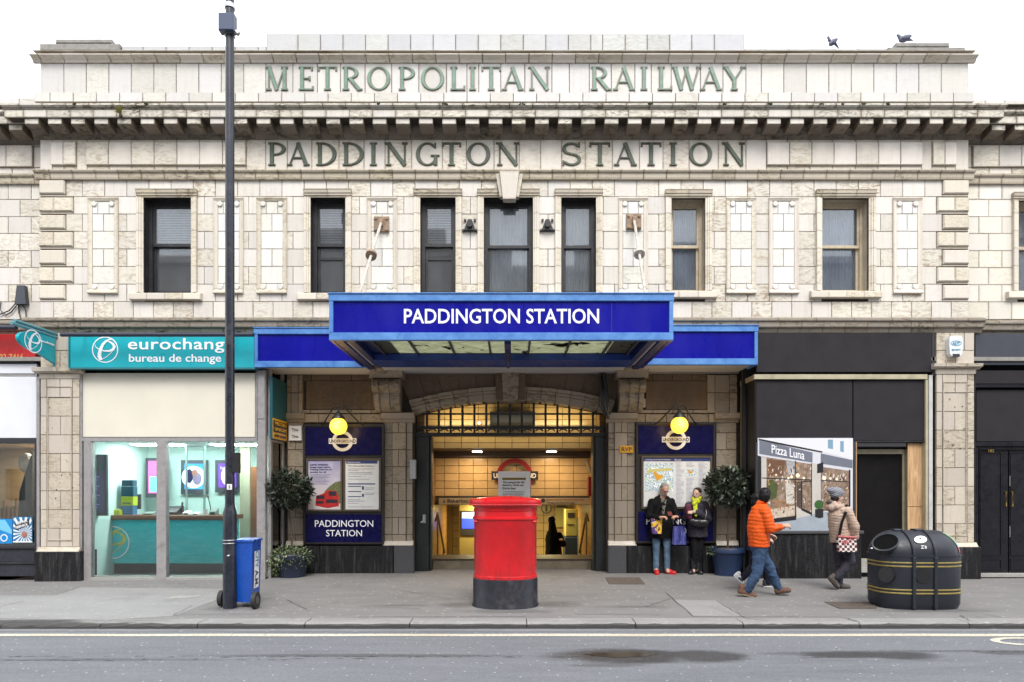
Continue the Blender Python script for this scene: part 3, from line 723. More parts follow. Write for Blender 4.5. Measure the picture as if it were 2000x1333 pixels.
# damp dark smears along the old trench line (a strip at a fixed distance from the kerb)
sx = g.n('SeparateXYZ', {0: P1}); xx, yy = sx.outputs[0], sx.outputs[1]
wob = g.noi(g.pos((.8, 2.5, 1)), 1.5, 6, .7)
def blob(cx, cy, rx, ry, lo=.25, hi=1.0):
    a = g.ma('DIVIDE', g.ma('SUBTRACT', xx, cx), rx); b = g.ma('DIVIDE', g.ma('SUBTRACT', yy, cy), ry)
    d = g.ma('ADD', g.ma('MULTIPLY', a, a), g.ma('MULTIPLY', b, b)); d = g.ma('ADD', d, g.ma('MULTIPLY', g.ma('SUBTRACT', wob, .5), 2.2))
    return g.mr(d, lo, hi, 1, 0)
ry_ = lambda py: 1.73 * F / (py - CY) - D
def rx_(px, py): return (px - CX) * (ry_(py) + D) / F
dmg = 0.0
for (px, py, wpx, hpx, s_) in ((1215, 1281, 120, 10, .95), (1375, 1282, 70, 8, .6), (1660, 1279, 80, 5, .65), (1760, 1280, 60, 6, .6), (1970, 1275, 45, 3, .5), (1180, 1300, 60, 2, .3), (700, 1281, 260, 2.2, .38), (200, 1289, 210, 1.8, .34), (1560, 1277, 60, 2, .3), (1840, 1272, 150, 1.4, .35)):
    q = blob(rx_(px, py), ry_(py), wpx * 1.25 * (ry_(py) + D) / F, hpx * 1.5 * 1.73 * F / (py - CY) ** 2, .45, 1.35)
    dmg = g.ma('MAXIMUM', dmg, g.ma('MULTIPLY', q, min(1, s_ * 1.5)))
base = g.mix(g.ma('MULTIPLY', dmg, g.mr(fine, .3, .6, .6, 1)), base, (.016, .015, .016, 1))
gr_ = g.noi(g.pos((1, 1.6, 1)), 24, 6, .8); base = g.mix(g.mr(gr_, .52, .66, 0, .32), base, (.05, .052, .058, 1)); base = g.mix(g.mr(gr_, .34, .46, .25, 0), base, (.30, .31, .33, 1))
cr = g.n('TexVoronoi', {'Vector': g.pos((.5, 4, 1)), 'Scale': 1.0}, feature='DISTANCE_TO_EDGE').outputs['Distance']
g.put(g.p.inputs['Base Color'], base); g.put(g.p.inputs['Roughness'], g.mr(dmg, .1, .9, .82, .5))
g.bump(g.ma('ADD', fine, g.ma('MULTIPLY', mid, .4)), .55, .012); m_road = g.m
rd = MB(); rd.box(-400, 400, -400, KY - .01, -.30, -.08); rd.build('road', m_road); tag(bpy.data.objects['road'], kind='structure')
gr = MB().box(-400, 400, 1.0, 400, -.6, -.35).build('ground', M('ground_earth', (.12, .11, .10), .9)); tag(gr, kind='structure')
# pavement
def pave(name, c1, c2, warm, face=False):
    g = G(name); P1 = g.pos(); fine = g.noi(P1, 110, 4, .7); mid = g.noi(g.pos((.5, 1.4, 1)), 2.4, 7, .65); big = g.noi(P1, .45, 3)
    b = g.mix(g.mr(mid, .32, .68), c1 + (1,), c2 + (1,)); b = g.mix(g.mr(big, .4, .62, 0, .35), b, warm + (1,))
    gr_ = g.noi(P1, 20, 6, .8); b = g.mix(g.mr(gr_, .52, .68, 0, .25), b, tuple(x * .4 for x in c1) + (1,))
    b = g.mix(g.mr(g.noi(P1, 55, 4, .8), .60, .70, 0, .4), b, (.4, .39, .38, 1)); b = g.mix(g.mr(fine, .42, .68, 0, .55), b, tuple(x * .35 for x in c1) + (1,))
    v = g.n('TexVoronoi', {'Vector': P1, 'Scale': 4.5, 'Randomness': 1.0}, voronoi_dimensions='2D'); rr = g.n('SeparateColor', {0: v.outputs['Color']}).outputs[0]
    b = g.mix(g.ma('MULTIPLY', g.mr(v.outputs['Distance'], .08, .12, 1, 0), g.mr(rr, .6, .75, 0, .55)), b, (.36, .35, .34, 1))
    v2 = g.n('TexVoronoi', {'Vector': P1, 'Scale': 8.0, 'Randomness': 1.0}, voronoi_dimensions='2D'); r2 = g.n('SeparateColor', {0: v2.outputs['Color']}).outputs[1]
    b = g.mix(g.ma('MULTIPLY', g.mr(v2.outputs['Distance'], .05, .1, 1, 0), g.mr(r2, .7, .8, 0, .6)), b, (.06, .055, .05, 1))
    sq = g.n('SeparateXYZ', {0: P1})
    for (sx_, sy_, rx2_, ry2_) in ((-.75, -2.75, .35, .22), (.62, -2.7, .40, .25), (-4.05, -3.0, .28, .2), (-.1, -3.25, .7, .16), (5.8, -3.2, .9, .14), (1.7, -2.9, .5, .1), (-1.6, -2.8, .5, .09)):  # dark blobs at furniture bases: real stains plus painted contact shade
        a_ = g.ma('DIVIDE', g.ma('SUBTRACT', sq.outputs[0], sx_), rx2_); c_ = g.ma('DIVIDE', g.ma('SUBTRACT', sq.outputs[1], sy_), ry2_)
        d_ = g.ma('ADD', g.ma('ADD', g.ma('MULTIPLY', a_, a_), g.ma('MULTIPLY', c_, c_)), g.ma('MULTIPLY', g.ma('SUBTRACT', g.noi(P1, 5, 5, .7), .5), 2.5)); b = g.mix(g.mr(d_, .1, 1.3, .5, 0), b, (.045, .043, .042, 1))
    st = g.mr(g.noi(g.pos((1.2, .8, 1)), 1.6, 8, .7, .5), .56, .74, 0, .5); b = g.mix(st, b, tuple(x * .45 for x in c1) + (1,))
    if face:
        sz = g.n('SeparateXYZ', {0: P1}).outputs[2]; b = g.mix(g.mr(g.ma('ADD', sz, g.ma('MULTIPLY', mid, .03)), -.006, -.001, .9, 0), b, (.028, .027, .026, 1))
    g.put(g.p.inputs['Base Color'], b); g.p.inputs['Roughness'].default_value = .82
    g.bump(g.ma('ADD', fine, g.ma('MULTIPLY', mid, .5)), .35, .008); MATS[name] = g.m; return g.m
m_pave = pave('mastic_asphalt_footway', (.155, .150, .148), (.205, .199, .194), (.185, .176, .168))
m_pave2 = pave('pale_footway_patch', (.225, .222, .222), (.27, .266, .262), (.245, .24, .235))
m_kerb = pave('granite_kerb', (.20, .195, .19), (.29, .285, .28), (.25, .24, .23), True)
KT = .30                                    # kerb width
pv = MB(); xs = [-400, -20, -9.5, -8, -6, -4.5, -3, 0, 20, 400]
def sheet(b, xs, y0, y1, dz=0.0, bottom=-.5):
    v = []
    for x in xs: v += [(x, y0, gz(x) + dz), (x, y1, gz(x) + dz), (x, y0, bottom), (x, y1, bottom)]
    f = []
    for i in range(len(xs) - 1):
        a = 4 * i; c_ = a + 4; f += [(a, c_, c_ + 1, a + 1), (a + 2, a, a + 0, a + 2)][:1] + [(a, a + 2, c_ + 2, c_), (a + 1, c_ + 1, c_ + 3, a + 3)]
    b.add(v, f)
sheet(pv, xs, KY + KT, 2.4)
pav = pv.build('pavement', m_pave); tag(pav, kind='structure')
# differently laid patches of the footway, each a thin sheet a few millimetres proud
def gy(py): return H * F / (py - CY) - D
def gp(px, py): y = gy(py); return ((px - CX) * (y + D) / F, y)
def patch(name, pts, mat, dz=.004, kind=None, par=None):
    q = [gp(*p) for p in pts]; n = len(q); v = [(x, y, gz(x) + dz) for x, y in q] + [(x, y, gz(x) - .01) for x, y in q]
    b = MB().add(v, [tuple(range(n)), tuple(range(2 * n - 1, n - 1, -1))] + [(i, (i + 1) % n, (i + 1) % n + n, i + n) for i in range(n)])
    o = b.build(name, mat, par); return o
patch('paving_patch', [(1352, 1204), (1315, 1172), (1402, 1174), (1453, 1204)], m_pave2, .004, par=pav)
patch('paving_patch', [(0, 1204), (0, 1158), (110, 1159), (160, 1144), (480, 1150), (340, 1202), (210, 1209)], m_pave2, .003, par=pav)
# joints and cracks, thin dark strips
m_crack = M('joint_dirt', (.055, .052, .05), .95)
ck = MB()
def crack(pts, wdt=.010, n=8):
    q = [Vector((*gp(*p), 0)) for p in pts]
    for a, b_ in zip(q, q[1:]):
        pr = None
        for i in range(n + 1):
            u = a.lerp(b_, i / n); d = (b_ - a).normalized(); nn = Vector((-d.y, d.x, 0))
            u = u + nn * random.uniform(-.012, .012) * (0 < i < n); hw = wdt * random.uniform(.3, .7)
            cur = (u + nn * hw, u - nn * hw)
            if pr: ck.add([(pr[0].x, pr[0].y, gz(pr[0].x) + .009), (pr[1].x, pr[1].y, gz(pr[1].x) + .009), (cur[1].x, cur[1].y, gz(cur[1].x) + .009), (cur[0].x, cur[0].y, gz(cur[0].x) + .009)], [(0, 1, 2, 3)])
            pr = cur
for pts in ([(0, 1160), (108, 1160), (158, 1143)], [(0, 1182), (50, 1170)], [(250, 1159), (305, 1159)], [(338, 1202), (375, 1182)], [(340, 1201), (520, 1200)], [(700, 1206), (1028, 1205)],
            [(1262, 1186), (1310, 1170)], [(1300, 1158), (1354, 1205)], [(1354, 1205), (1640, 1206)], [(1400, 1175), (1455, 1208)], [(1455, 1208), (1500, 1214)], [(1640, 1206), (1680, 1216)], [(1875, 1203), (1895, 1214)],
            [(1860, 1190), (1955, 1206)], [(600, 1192), (560, 1172)], [(420, 1158), (445, 1158)], [(700, 1186), (820, 1190)], [(1120, 1200), (1290, 1202)], [(0, 1213), (330, 1211)], [(880, 1172), (760, 1150)]): crack(pts)
tag(ck.build('joint_line', m_crack, pav), kind='stuff')
# kerb stones of unequal length
kb = thing('kerb', None, None, (0, KY, 0)); tag(kb, kind='structure')
xs_ = [-200, -24, -14, -11.5]; x = -9.2
for px in (0, 195, 385, 595, 800, 1029, 1242, 1452, 1680, 1894, 2105): xs_.append((px - CX) * 8.0 / F)
xs_ += [9.6, 12, 14.5, 24, 200]
xs_ = sorted(set(xs_))
for a, b_ in zip(xs_, xs_[1:]):
    n = max(1, min(16, int((b_ - a) / .12))); mb = MB(); rings = []
    random.seed(int(a * 100) + 9999)
    for i in range(n + 1):
        x = a + .006 + (b_ - a - .012) * i / n; z = gz(x); j = random.uniform(-.010, .010) if b_ - a < 4 else 0
        bite = random.choice([0, 0, 0, .018, .03]) if 0 < i < n and b_ - a < 4 else 0
        rings.append([(x, KY + KT - .01, z - .3), (x, KY + .012 + j * .5, z - .3), (x, KY + .004 + j * .6, z - .035 + j * .5), (x, KY + .012 + bite, z - .012 - bite * .5), (x, KY + .035 + bite * 1.4, z - .001), (x, KY + KT - .01, z + .001)])
    mb.loft(rings); mb.build('kerb_stone', m_kerb, kb)
random.seed(11)
MB().box(-200, 200, KY + .02, KY + KT + .02, -.5, -.06).build('kerb_bed', m_crack, kb)
# gutter strip and yellow line
m_gut = pave('gutter_asphalt', (.15, .15, .162), (.22, .22, .235), (.2, .2, .2))
gt = MB().box(-60, 60, KY - .12, KY + .01, -.2, -.076).build('gutter', m_gut); tag(gt, kind='structure')
g = G('worn_yellow_paint'); f_ = g.noi(g.pos(), 26, 8, .75); n2 = g.noi(g.pos((.6, 1, 1)), 2.0, 4)
b_ = g.mix(g.mr(n2, .35, .65), c(232, 228, 212, .62) + (1,), c(222, 214, 190, .60) + (1,)); b_ = g.mix(g.mr(f_, .50, .64, 0, .8), b_, (.13, .13, .13, 1))
g.put(g.p.inputs['Base Color'], b_); g.p.inputs['Roughness'].default_value = .75; g.bump(f_, .3, .004); m_yel = g.m
yl = MB(); n = 120
for i in range(n):
    a, b2 = -30 + 60 * i / n, -30 + 60 * (i + 1) / n
    e = lambda x: .006 * math.sin(x * 3.1) + .004 * math.sin(x * 11)
    yl.add([(a, -4.40 + e(a), -.0755), (a, -4.27 + e(a + 2), -.0755), (b2, -4.27 + e(b2 + 2), -.0755), (b2, -4.40 + e(b2), -.0755)], [(3, 2, 1, 0)])
tag(yl.build('road_line', m_yel), kind='structure')
mk = MB()      # curved painted mark at the right edge
cx_, cy_ = rx_(2002, 1253), (ry_(1246) + ry_(1262)) / 2; hw_, hh_ = rx_(2002, 1253) - rx_(1936, 1253), abs(ry_(1246) - ry_(1263)) / 2
vv = []; ns = 22
for i in range(ns + 1):
    a = R_(55 + 215 * i / ns)
    for q in (1.0, .62): vv.append((cx_ + hw_ * 1.0 * math.cos(a) * (q if q == 1 else .74), cy_ + hh_ * math.sin(a) * q, -.0755))
mk.add(vv, [(2 * i, 2 * i + 1, 2 * i + 3, 2 * i + 2) for i in range(ns)]); tag(mk.build('road_marking', m_yel), kind='structure')
ck = MB(); random.seed(31)
for (p0, p1, py_) in ((0, 1120, 1283), (0, 700, 1291), (1560, 1720, 1284), (1850, 2010, 1273)):
    px = p0
    while px < p1:
        L = random.uniform(6, 34); pq = py_ + random.uniform(-1.2, 1.2) - (px / 180 if py_ == 1291 else 0); w2 = random.uniform(.008, .022)
        if random.random() < .62:
            y_ = ry_(pq); x0, x1 = rx_(px, pq), rx_(px + L, pq); ck.add([(x0, y_, -.0785), ((x0 + x1) / 2, y_ - w2, -.0785), (x1, y_ + random.uniform(-.01, .01), -.0785), ((x0 + x1) / 2, y_ + w2, -.0785)], [(0, 1, 2, 3)])
        px += L
tag(ck.build('surface_crack', M('crack_tar', (.035, .035, .037), .8), bpy.data.objects['road']), kind='stuff')
# puddle
pm = M('puddle_water', (.040, .032, .024), .16, spec=.25)
pu = MB(); q = []; random.seed(5)
for i in range(30):
    a = 2 * math.pi * i / 30; r = 1 + .16 * math.sin(3 * a + 1) + .10 * math.sin(7 * a) + random.uniform(-.04, .04)
    q.append((rx_(1205, 1280) + .36 * r * math.cos(a), ry_(1279.5) + .10 * r * math.sin(a) + .03 * math.sin(a * 2), -.0768))
pu.add(q, [tuple(range(30))]); o = pu.build('puddle', pm); tag(o, kind='stuff')
# service covers
def cover(pts, mat, label, slots=True):
    t = thing('service_cover', label, 'manhole cover', (*gp(*pts[0]), 0)); q = [gp(*p) for p in pts]
    patch('cover_plate', pts, mat, .010, par=t)
    if slots:
        b = MB(); (x0, y1), (x1, _), (x2, y0), (x3, _) = q
        for i in range(9):
            for k in range(4):
                u = (i + .5) / 9; v = (k + .5) / 4; xx_ = (x0 * (1 - u) + x1 * u) * (1 - v) + (x3 * (1 - u) + x2 * u) * v; y_ = y1 * (1 - v) + y0 * v
                b.box(xx_ - .018, xx_ + .018, y_ - .008, y_ + .008, gz(xx_) + .008, gz(xx_) + .014)
        b.build('tread_stud', M('rusty_cover_stud', (.09, .07, .06), .7), t)
m_rust = M('rusted_iron_cover', (.085, .066, .055), .8, var=.35, sc=14, bump=.5, bs=60, dirt=.4)
cover([(1182, 1129), (1249, 1129), (1260, 1142), (1190, 1142)], m_rust, 'brown rusted iron cover set in the pavement before the porch right pier')
cover([(1610, 1177), (1712, 1177), (1712, 1190), (1640, 1190)], m_rust, 'brown ribbed iron cover partly behind the black litter bin')
cover([(340, 1163), (396, 1162), (380, 1167), (322, 1169)], M('pale_cover', c(176, 174, 170, .6), .7, var=.2, sc=10), 'small pale grey cover plate set in the pavement left of the lamp post', False)

# terrace across the road: it shades the street and shows in the panes
opp = thing('opposite_terrace', 'plain pale stucco terrace across the road, mirrored faintly in the window panes', 'building', (0, -27, 0))
random.seed(2); st_ = M('terrace_stucco', (.42, .39, .34), .9, var=.15, sc=1); q = -46.0; k = 0
while q < 46:
    w_ = 9.2; ht = (15.2, 16.6, 15.8, 17.4, 16.2)[k % 5]; oh = [(q + 1.1 + i * 2.6, q + 2.3 + i * 2.6, zz, zz + 1.9) for i in range(3) for zz in (1.0, 4.8, 8.3, 11.6)]
    wall_core(q, q + w_ - .02, -.1, ht, oh, -26.6, -27).build('wall', st_, opp); MB().box(q, q + w_ - .03, -26.6, -26.2, ht - .5, ht - .1).build('cornice', st_, opp); MB().box(q + 3.9, q + 5.1, -28, -27.01, ht - .2, ht + 1.4).build('chimney', st_, opp); q += w_; k += 1
MB().box(-46, 46, -27.3, -27.2, 0, 15).build('window_glazing', M('terrace_glass', (.03, .035, .04), .1), opp)

# ================================================================= ENTRANCE PORCH (recessed wall, arch, grille)
porch = thing('entrance_porch', 'recessed shaded stone porch with a segmental arch, keystone and scroll brackets', 'porch', (0, RY, 0))
z = lambda p: Z(p, RY); x = lambda p: X(p, RY)
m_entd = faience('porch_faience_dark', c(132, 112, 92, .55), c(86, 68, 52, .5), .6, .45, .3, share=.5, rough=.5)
OX0, OX1 = x(808), x(1186)
# arch circle (intrados)
ch = (x(1188) - x(812)) / 2; rise = z(783) - z(808); Rr = (ch * ch + rise * rise) / (2 * rise); ax, az = (x(1188) + x(812)) / 2, z(783) - Rr
A0 = math.asin(ch / Rr); zs = z(808)
b = MB(); ztop = 4.05
wall_core(x(540), x(1450), 0, ztop, [(OX0, OX1, -1, 4.04)], RY + .03, RY + .42, b)
n = 24
arc = [(ax + Rr * math.sin(-A0 + 2 * A0 * i / n), az + Rr * math.cos(-A0 + 2 * A0 * i / n)) for i in range(n + 1)]
for (p, q) in zip(arc, arc[1:]): b.yprism([p, (p[0], ztop - .012), (q[0], ztop - .012), q], RY + .031, RY + .42)
b.build('wall', m_mort, porch)
# arch stones
n = 14; Ro = Rr + .27
for i in range(n):
    a0 = -A0 * 1.03 + 2 * A0 * 1.03 * i / n + .0006; a1 = -A0 * 1.03 + 2 * A0 * 1.03 * (i + 1) / n - .0006
    if abs((a0 + a1) / 2) < A0 / n * .9: continue
    mb = MB(); P = lambda r, a: (ax + r * math.sin(a), az + r * math.cos(a))
    mb.yprism([P(Rr, a0), P(Rr + .14, a0), P(Rr + .14, a1), P(Rr, a1)], RY - .02, RY + .30)
    mb.yprism([P(Rr + .145, a0), P(Rr + .20, a0), P(Rr + .20, a1), P(Rr + .145, a1)], RY - .05, RY + .2)
    mb.yprism([P(Rr + .205, a0), P(Ro, a0), P(Ro, a1), P(Rr + .205, a1)], RY - .085, RY + .2)
    mb.build('arch_stone', m_ent, porch)
for i in range(12):   # spandrel stones, fanning joints
    a0 = -A0 * 1.03 + 2 * A0 * 1.03 * i / 12; a1 = -A0 * 1.03 + 2 * A0 * 1.03 * (i + 1) / 12
    P = lambda r, a: (ax + r * math.sin(a), az + r * math.cos(a))
    p0, p1 = P(Ro, a0), P(Ro, a1); sl = lambda a, p: (p[0] + (ztop - .01 - p[1]) * math.tan(a) * 1.6, ztop - .01)
    q0, q1 = sl(a0, p0), sl(a1, p1); gq = .004
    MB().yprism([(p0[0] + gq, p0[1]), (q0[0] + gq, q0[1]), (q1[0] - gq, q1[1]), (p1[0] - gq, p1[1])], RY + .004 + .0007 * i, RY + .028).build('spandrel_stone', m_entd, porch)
kx0, kx1, kt, kb_ = x(983), x(1011), z(722), z(786)
MB().loft([[(kx0, RY + .3, kb_), (kx1, RY + .3, kb_), (kx1, RY - .13, kb_), (kx0, RY - .13, kb_)], [(kx0 - .03, RY + .3, kt), (kx1 + .03, RY + .3, kt), (kx1 + .03, RY - .2, kt), (kx0 - .03, RY - .2, kt)]]).build('keystone', m_ent, porch)
for s in (-1, 1):
    k0 = kx0 - .005 if s < 0 else kx1 + .005
    MB().loft([[(k0, RY + .2, kb_ + .04), (k0 + s * .14, RY + .2, kb_ + .04), (k0 + s * .14, RY - .09, kb_ + .04), (k0, RY - .09, kb_ + .04)], [(k0 + s * .03 - s * .06, RY + .2, kt), (k0 + s * .15, RY + .2, kt), (k0 + s * .15, RY - .12, kt), (k0 - s * .03, RY - .12, kt)]]).build('keystone_wing', m_entd, porch)
MB().box(x(556), x(1440), RY - .10, RY + .02, z(731), ztop - .004).build('lintel_board', M('pale_lintel_paint', c(176, 176, 178, .55), .6, var=.12, dirt=.3), porch)

def porch_pier(px0, px1, inner, nm='pier_block'):
    """stone pier of separate blocks; inner = side facing the doorway (+1 right, -1 left, 0 none)"""
    rws = [826, 846, 879, 912, 945, 978, 1011, 1044, 1058]
    for i in range(len(rws) - 1):
        w_ = px1 - px0; cuts = [0, .3, .78, 1] if i % 2 else [0, .3, .52, .78, 1]
        if w_ < 45: cuts = [0, .5, 1] if i % 2 else [0, 1]
        if inner < 0: cuts = [1 - q for q in reversed(cuts)]
        for a, b2 in zip(cuts, cuts[1:]):
            tile('pier_block', porch, x(px0 + w_ * a), x(px0 + w_ * b2), z(rws[i + 1]), z(rws[i]), RY - (.05 if w_ > 45 and .25 < (a + b2) / 2 < .8 else .02), m_ent, .09)
    MB().prism([(RY + .02, z(1056)), (RY - .055, z(1057)), (RY - .10, z(1065)), (RY + .02, z(1065))], x(px0) - .01, x(px1) + .02).build('plinth_moulding', m_pil, porch)
    MB().prism([(RY + .02, z(826)), (RY - .03, z(826)), (RY - .05, z(822)), (RY - .10, z(818)), (RY - .12, z(808)), (RY + .02, z(806))], x(px0) - .04, x(px1) + .04).build('capital_stone', m_ent, porch)
porch_pier(750, 806, 1); porch_pier(1188, 1240, -1); porch_pier(562, 593, 0); porch_pier(1398, 1438, 0)
for (a, b2, mt) in ((556, 770, m_gran), (771, 810, m_gran2), (1186, 1222, m_gran2), (1223, 1442, m_gran)):
    n = max(1, round((b2 - a) / 75)); w_ = (b2 - a) / n
    for i in range(n): MB().cbox(x(a + w_ * i) + .002, x(a + w_ * (i + 1)) - .002, RY - .12, RY + .03, -.03, z(1066), .008).build('granite_slab', mt, porch)
# band above the boards, upper panels
for (a, b2, up0, up1) in ((562, 750, 592, 735), (1240, 1438, 1256, 1380)):
    tile_row('band_block', porch, x(a), x(b2), z(826), z(809), RY - .03, m_ent, .42, x(a + 20), d=.06)
    tile_row('frame_block', porch, x(up0 if a < 1000 else a), x(up1 + 10 if a < 1000 else b2 - 40), z(808), z(801), RY - .04, m_ent, .40, 0, d=.07)
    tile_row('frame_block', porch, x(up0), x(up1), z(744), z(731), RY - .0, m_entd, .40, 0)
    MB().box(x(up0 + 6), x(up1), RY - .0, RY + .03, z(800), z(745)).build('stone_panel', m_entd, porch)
    e0, e1 = (562, up0) if a < 1000 else (up1, 1438)
    rws = [733, 768, 808]
    for i in range(2):
        tile('frame_block', porch, x(e0), x(e0 + (e1 - e0) * .25), z(rws[i + 1]), z(rws[i]), RY - .06, m_ent, .09); tile('frame_block', porch, x(e0 + (e1 - e0) * .25), x(e0 + (e1 - e0) * .75), z(rws[i + 1]), z(rws[i]), RY - .035, m_ent, .07); tile('frame_block', porch, x(e0 + (e1 - e0) * .75), x(e1), z(rws[i + 1]), z(rws[i]), RY - .06, m_ent, .09)
# scroll brackets
for (px0, px1) in ((731, 790), (1201, 1257)):
    x0, x1 = x(px0), x(px1); pr = []
    for t in range(15):
        u = t / 14; zz = z(745) + (z(772) - z(745)) * u; pr.append((RY - .30 - .13 * math.sin(math.pi * u), zz))
    for t in range(1, 15):
        u = t / 14; zz = z(772) + (z(806) - z(772)) * u; pr.append((RY - .30 + .17 * u - .07 * math.sin(math.pi * u), zz))
    pr = [(RY + .02, z(745))] + pr + [(RY + .02, z(806))]
    mb = MB(); w_ = (x1 - x0 - .10) / 5
    for i in range(5):
        dd = .035 if i in (1, 3) else (0.0 if i != 2 else .015)
        mb.prism([(y + (dd if y < RY - .05 else 0), q) for y, q in pr], x0 + .05 + w_ * i + .002 * (i % 2), x0 + .05 + w_ * (i + 1) - .002 * (i % 2))
    br = mb.build('scroll_bracket', m_ent, porch)
    MB().prism([(RY + .02, z(724)), (RY - .45, z(722)), (RY - .45, z(728)), (RY - .40, z(733)), (RY - .38, z(738)), (RY - .36, z(744)), (RY + .02, z(744))], x0 - .02, x1 + .02).build('bracket_cap', m_ent, br)
    for s, xx_ in ((-1, x0 + .045), (1, x1 - .045)):
        mb = MB(); mb.tube([(xx_ - .015 * 1, RY - .27, z(758)), (xx_ + .015, RY - .27, z(758))], .14, 18); mb.build('scroll_end', m_ent, br)

# iron grille in the arch
gri = thing('entrance_grille', 'black iron grille of upright bars filling the arch over the doorway', 'grille', (0, RY + .25, z(840)))
gy_ = RY + .25; X2 = lambda p: X(p, gy_); Z2 = lambda p: Z(p, gy_)
def arcz(xx_): return az + math.sqrt(max(.01, (Rr + .03) ** 2 - (xx_ - ax) ** 2))
px = 834
while px < 1172:
    xx_ = X2(px); MB().box(xx_ - .022, xx_ + .022, gy_ - .02, gy_ + .02, Z2(846), arcz(xx_)).build('bar', m_iron, gri); px += 23.15
MB().box(X2(822), X2(1180), gy_ - .03, gy_ - .021, Z2(811), Z2(807.5)).build('cross_bar', m_iron, gri)
MB().box(X2(812), X2(1182), gy_ - .05, gy_ - .021, Z2(839), Z2(833)).build('cross_bar', m_iron, gri)
MB().box(X2(808), X2(1186), gy_ - .09, gy_ - .022, Z2(853), Z2(846)).build('cross_bar', m_iron, gri)
px = 845; arcs = MB()
while px < 1170: arcs.ring(X2(px), Z2(846), .10, .09, .03, gy_ - .045, gy_ - .025, 20, 160, 8); px += 23.15
arcs.build('scallop', m_iron, gri)
# folded-back gates either side
m_gate = M('gate_black_green', (.012, .016, .015), .4, var=.3, sc=6, bump=.1)
for s, (a, b2, lab) in ((-1, (812, 838, 'black folded metal gate against the left jamb of the station doorway, with a silver handle')), (1, (1163, 1186, 'black folded metal gate against the right jamb of the station doorway'))):
    gt_ = thing('folding_gate', lab, 'gate', ((X2(a) + X2(b2)) / 2, gy_, 0))
    MB().cbox(X2(a), X2(b2), gy_ - .04, gy_ + .30, 0, Z2(852), .01).build('gate_leaf', m_gate, gt_)
    MB().cbox(X2(b2) + .004 if s < 0 else X2(a) - .05, X2(b2) + .05 if s < 0 else X2(a) - .004, gy_ + .02, gy_ + .30, 0, Z2(852), .01).build('gate_leaf', m_gate, gt_)
    for py in (895, 960, 1040): MB().cbox(X2(a) + .03, X2(b2) - .03, gy_ - .048, gy_ - .04, Z2(py + 40), Z2(py - 20), .003).build('gate_panel', m_gate, gt_)
    if s < 0:
        h = MB(); h.cbox(X2(826), X2(832), gy_ - .065, gy_ - .049, Z2(1022), Z2(1005), .004); h.tube([(X2(829), gy_ - .09, Z2(1016)), (X2(823), gy_ - .10, Z2(1021))], .011, 8); h.build('handle', m_steel, gt_)
iv = thing('intercom_unit', 'slim grey metal unit fixed on the left doorway jamb at head height', 'intercom', (x(808), RY, 2))
MB().cbox(x(803), x(814), RY - .16, RY - .06, z(936), z(899), .008).build('casing', M('pale_grey_metal', c(190, 192, 196, .6), .4), iv)
MB().tube([(x(809), RY - .1, z(936)), (x(808), RY - .1, z(945)), (x(811), RY - .09, z(952))], .012, 8).build('cable', m_iron, iv)

# ================================================================= TICKET HALL seen through the doorway
hall = thing('ticket_hall', 'yellow-lit tiled ticket hall down steps beyond the station doorway', 'hall', (0, 3, 0))
def tmat(name, base, grout, sc=(1, 1, 1)):
    g = G(name); r = g.n('ObjectInfo').outputs['Random']; n = g.noi(g.pos(), 6, 4); v = g.ma('MULTIPLY', g.mr(r, 0, 1, .88, 1.08), g.mr(n, .3, .7, .93, 1.05))
    g.put(g.p.inputs['Base Color'], g.mix(1.0, tuple(base) + (1,), g.n('CombineColor', {0: v, 1: v, 2: v}).outputs[0], 'MULTIPLY')); g.p.inputs['Roughness'].default_value = .22; MATS[name] = g.m; return g.m
m_ht = tmat('hall_cream_tile', c(226, 196, 142, .62), None)
m_gro = M('hall_grout', (.07, .05, .03), .9)
HX0, HX1 = -1.80, 1.80
Y1, Y2 = 1.8, 3.07
MB().box(HX0, HX1, Y1 + .02, Y1 + .18, 2.53, 4.0).build('upper_wall', m_gro, hall)
zz = 2.53; 
while zz < 3.75:
    tile_row('hall_tile', hall, HX0, HX1, zz, zz + .125, Y1, m_ht, .36, 0, j=.005, ch=.003, d=.02); zz += .125
MB().box(HX0, HX1, Y1 + .18, Y2 + .2, 2.54, 2.62).build('ceiling', M('hall_ceiling', c(150, 132, 100, .5), .8), hall)
MB().box(HX0, HX1, Y2 - .14, Y2, 2.40, 2.535).build('cornice', M('hall_cornice', c(96, 76, 52, .5), .5), hall)
MB().box(HX0, HX1, Y2 + .02, Y2 + .15, 1.30, 2.55).build('back_wall', m_gro, hall)
zz = 1.50
while zz < 2.40: tile_row('hall_tile', hall, HX0, HX1, zz, min(2.40, zz + .178), Y2, m_ht, .335, .1, j=.005, ch=.003, d=.02); zz += .178
g = G('side_wall_tile'); gp_ = g.n('NewGeometry').outputs['Position']; sw = g.n('SeparateXYZ', {0: gp_}); cb = g.n('CombineXYZ', {0: sw.outputs[1], 1: sw.outputs[2], 2: 0.0}).outputs[0]
bt = g.n('TexBrick', {'Vector': cb, 'Color1': c(196, 150, 88, .6) + (1,), 'Color2': c(176, 132, 76, .6) + (1,), 'Mortar': (.05, .035, .02, 1), 'Scale': 1.0, 'Mortar Size': .006, 'Brick Width': .33, 'Row Height': .178}, offset=0.0).outputs[0]
g.put(g.p.inputs['Base Color'], bt); g.p.inputs['Roughness'].default_value = .3; m_side = g.m
for s, xx_ in ((-1, HX0), (1, HX1)):
    MB().box(xx_, xx_ + s * .15, RY + .40, 8.2, -1.0, 4.0).build('side_wall', m_side, hall)
